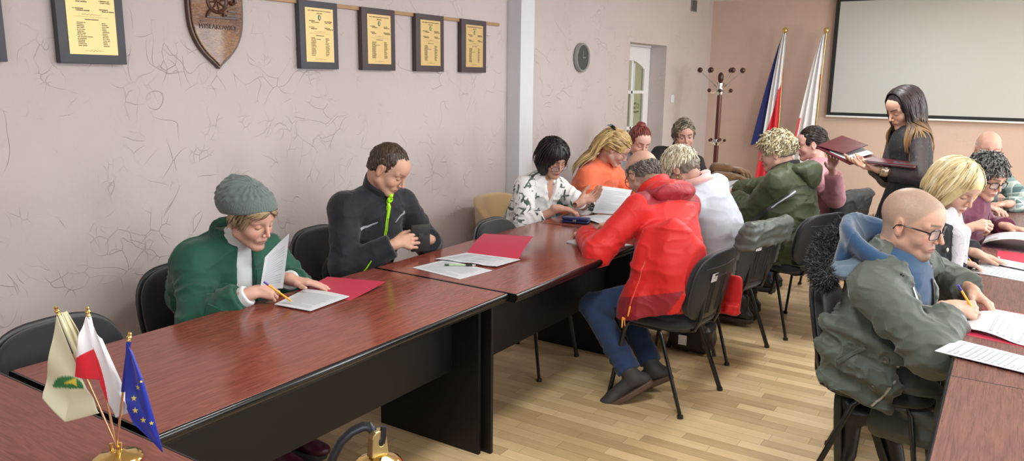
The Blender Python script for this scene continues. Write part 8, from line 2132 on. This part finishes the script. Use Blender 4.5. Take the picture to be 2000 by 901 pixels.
mt, nt, b = nodes('green_plaid_flannel'); g = N(nt, 'ShaderNodeTexCoord'); mp = N(nt, 'ShaderNodeMapping'); mp.inputs['Rotation'].default_value = (0.15, 0.2, 0.8); lk(nt, g, 'Object', mp, 0); sp = N(nt, 'ShaderNodeSeparateXYZ'); lk(nt, mp, 0, sp, 0)
def band(o_, fr, lo_, ph=0.0): return mathn(nt, 'GREATER_THAN', mathn(nt, 'SINE', mathn(nt, 'ADD', mathn(nt, 'MULTIPLY', o_, fr), ph)), lo_)
bx_ = mathn(nt, 'ADD', band(sp.outputs[0], 75, 0.1), band(sp.outputs[2], 75, 0.1)); th_ = mathn(nt, 'MAXIMUM', band(sp.outputs[0], 75, 0.96, 1.8), band(sp.outputs[2], 75, 0.96, 1.8))
cl_ = ramp(nt, mathn(nt, 'MULTIPLY', bx_, 0.5), [(0.0, (0.40, 0.46, 0.43)), (0.5, (0.19, 0.27, 0.26)), (1.0, (0.075, 0.13, 0.13))])
mx = N(nt, 'ShaderNodeMix', data_type='RGBA'); nt.links.new(mathn(nt, 'MULTIPLY', th_, 0.6), mx.inputs[0]); nt.links.new(cl_, mx.inputs[6]); mx.inputs[7].default_value = (0.55, 0.58, 0.52, 1); nt.links.new(mx.outputs[2], b.inputs['Base Color']); b.inputs['Roughness'].default_value = 0.85
Mpl = mt
garment('plaid_shirt', j, top_sdf(j, puff=0.020, belly=0.05, w=1.15, sl=0.014, fold=0.009, seed=151, cuff=0.02), Mpl, 0.008)
collar(j, j.neck+j.u*0.015, j.u+j.f*0.3, 0.078, 0.024, 0.007, Mpl, open_=20, flare=0.25)
trousers(j, M_dkpant); sole_pair(j, (0.7, -0.7, 0), (0.7, -0.7, 0))
sv15 = short_vol(0.004, face=(0.11, 0, -0.02), fr=(0.095, 0.11, 0.13), nape=-0.06, nz=0.002)
V, Q, C_ = hair_shell(j, lambda q, P: smax(sv15(q, P), q[:, 2]+0.2*q[:, 0]-0.045, 0.012), (0.42, 0.37, 0.33), h=0.005); put_hair(j, [(V, Q, C_)])

# ------------------------------------------------------------------ brown gloves on the last table
def glv(cx, cy, a, z):
    f, pts, nl, pt = hand_sdf(A_(cx, cy, z), A_(math.cos(a), math.sin(a), 0.02), A_(0, 0, -1), 'R', 'rest', 1.25)
    g_ = lambda P: smin(f(P), rc(P, A_(cx, cy, z), A_(cx-0.10*math.cos(a), cy-0.10*math.sin(a), z), 0.042, 0.050), 0.03)-0.004-0.004*folds(P, 14, 3)
    return g_, pts+[A_(cx-0.15*math.cos(a), cy-0.15*math.sin(a), z)]
Mgv = mat('brown_suede', (0.16, 0.082, 0.030), 0.8, bump=(120, 0.5, 0.002), var=0.25, sheen=0.5)
for k, (cx, cy, a, z, lb) in enumerate([(-2.02, 6.56, 0.35, 0.80, 'brown suede glove lying lowest on the last table'), (-2.06, 6.62, 0.15, 0.865, 'brown suede glove lying on top of the other brown glove')]):
    g_, pts = glv(cx, cy, a, z); lo, hi = bounds(pts, 0.06); V, Q = surf_nets(g_, lo, hi, 0.005, 0.01)
    tag(np_mesh('leather_glove', V, Q, Mgv, None, None, (cx, cy, z)), lb, 'glove').location = (cx, cy, z)
for o in COL.objects:
    if '_o' in o.keys(): del o['_o']
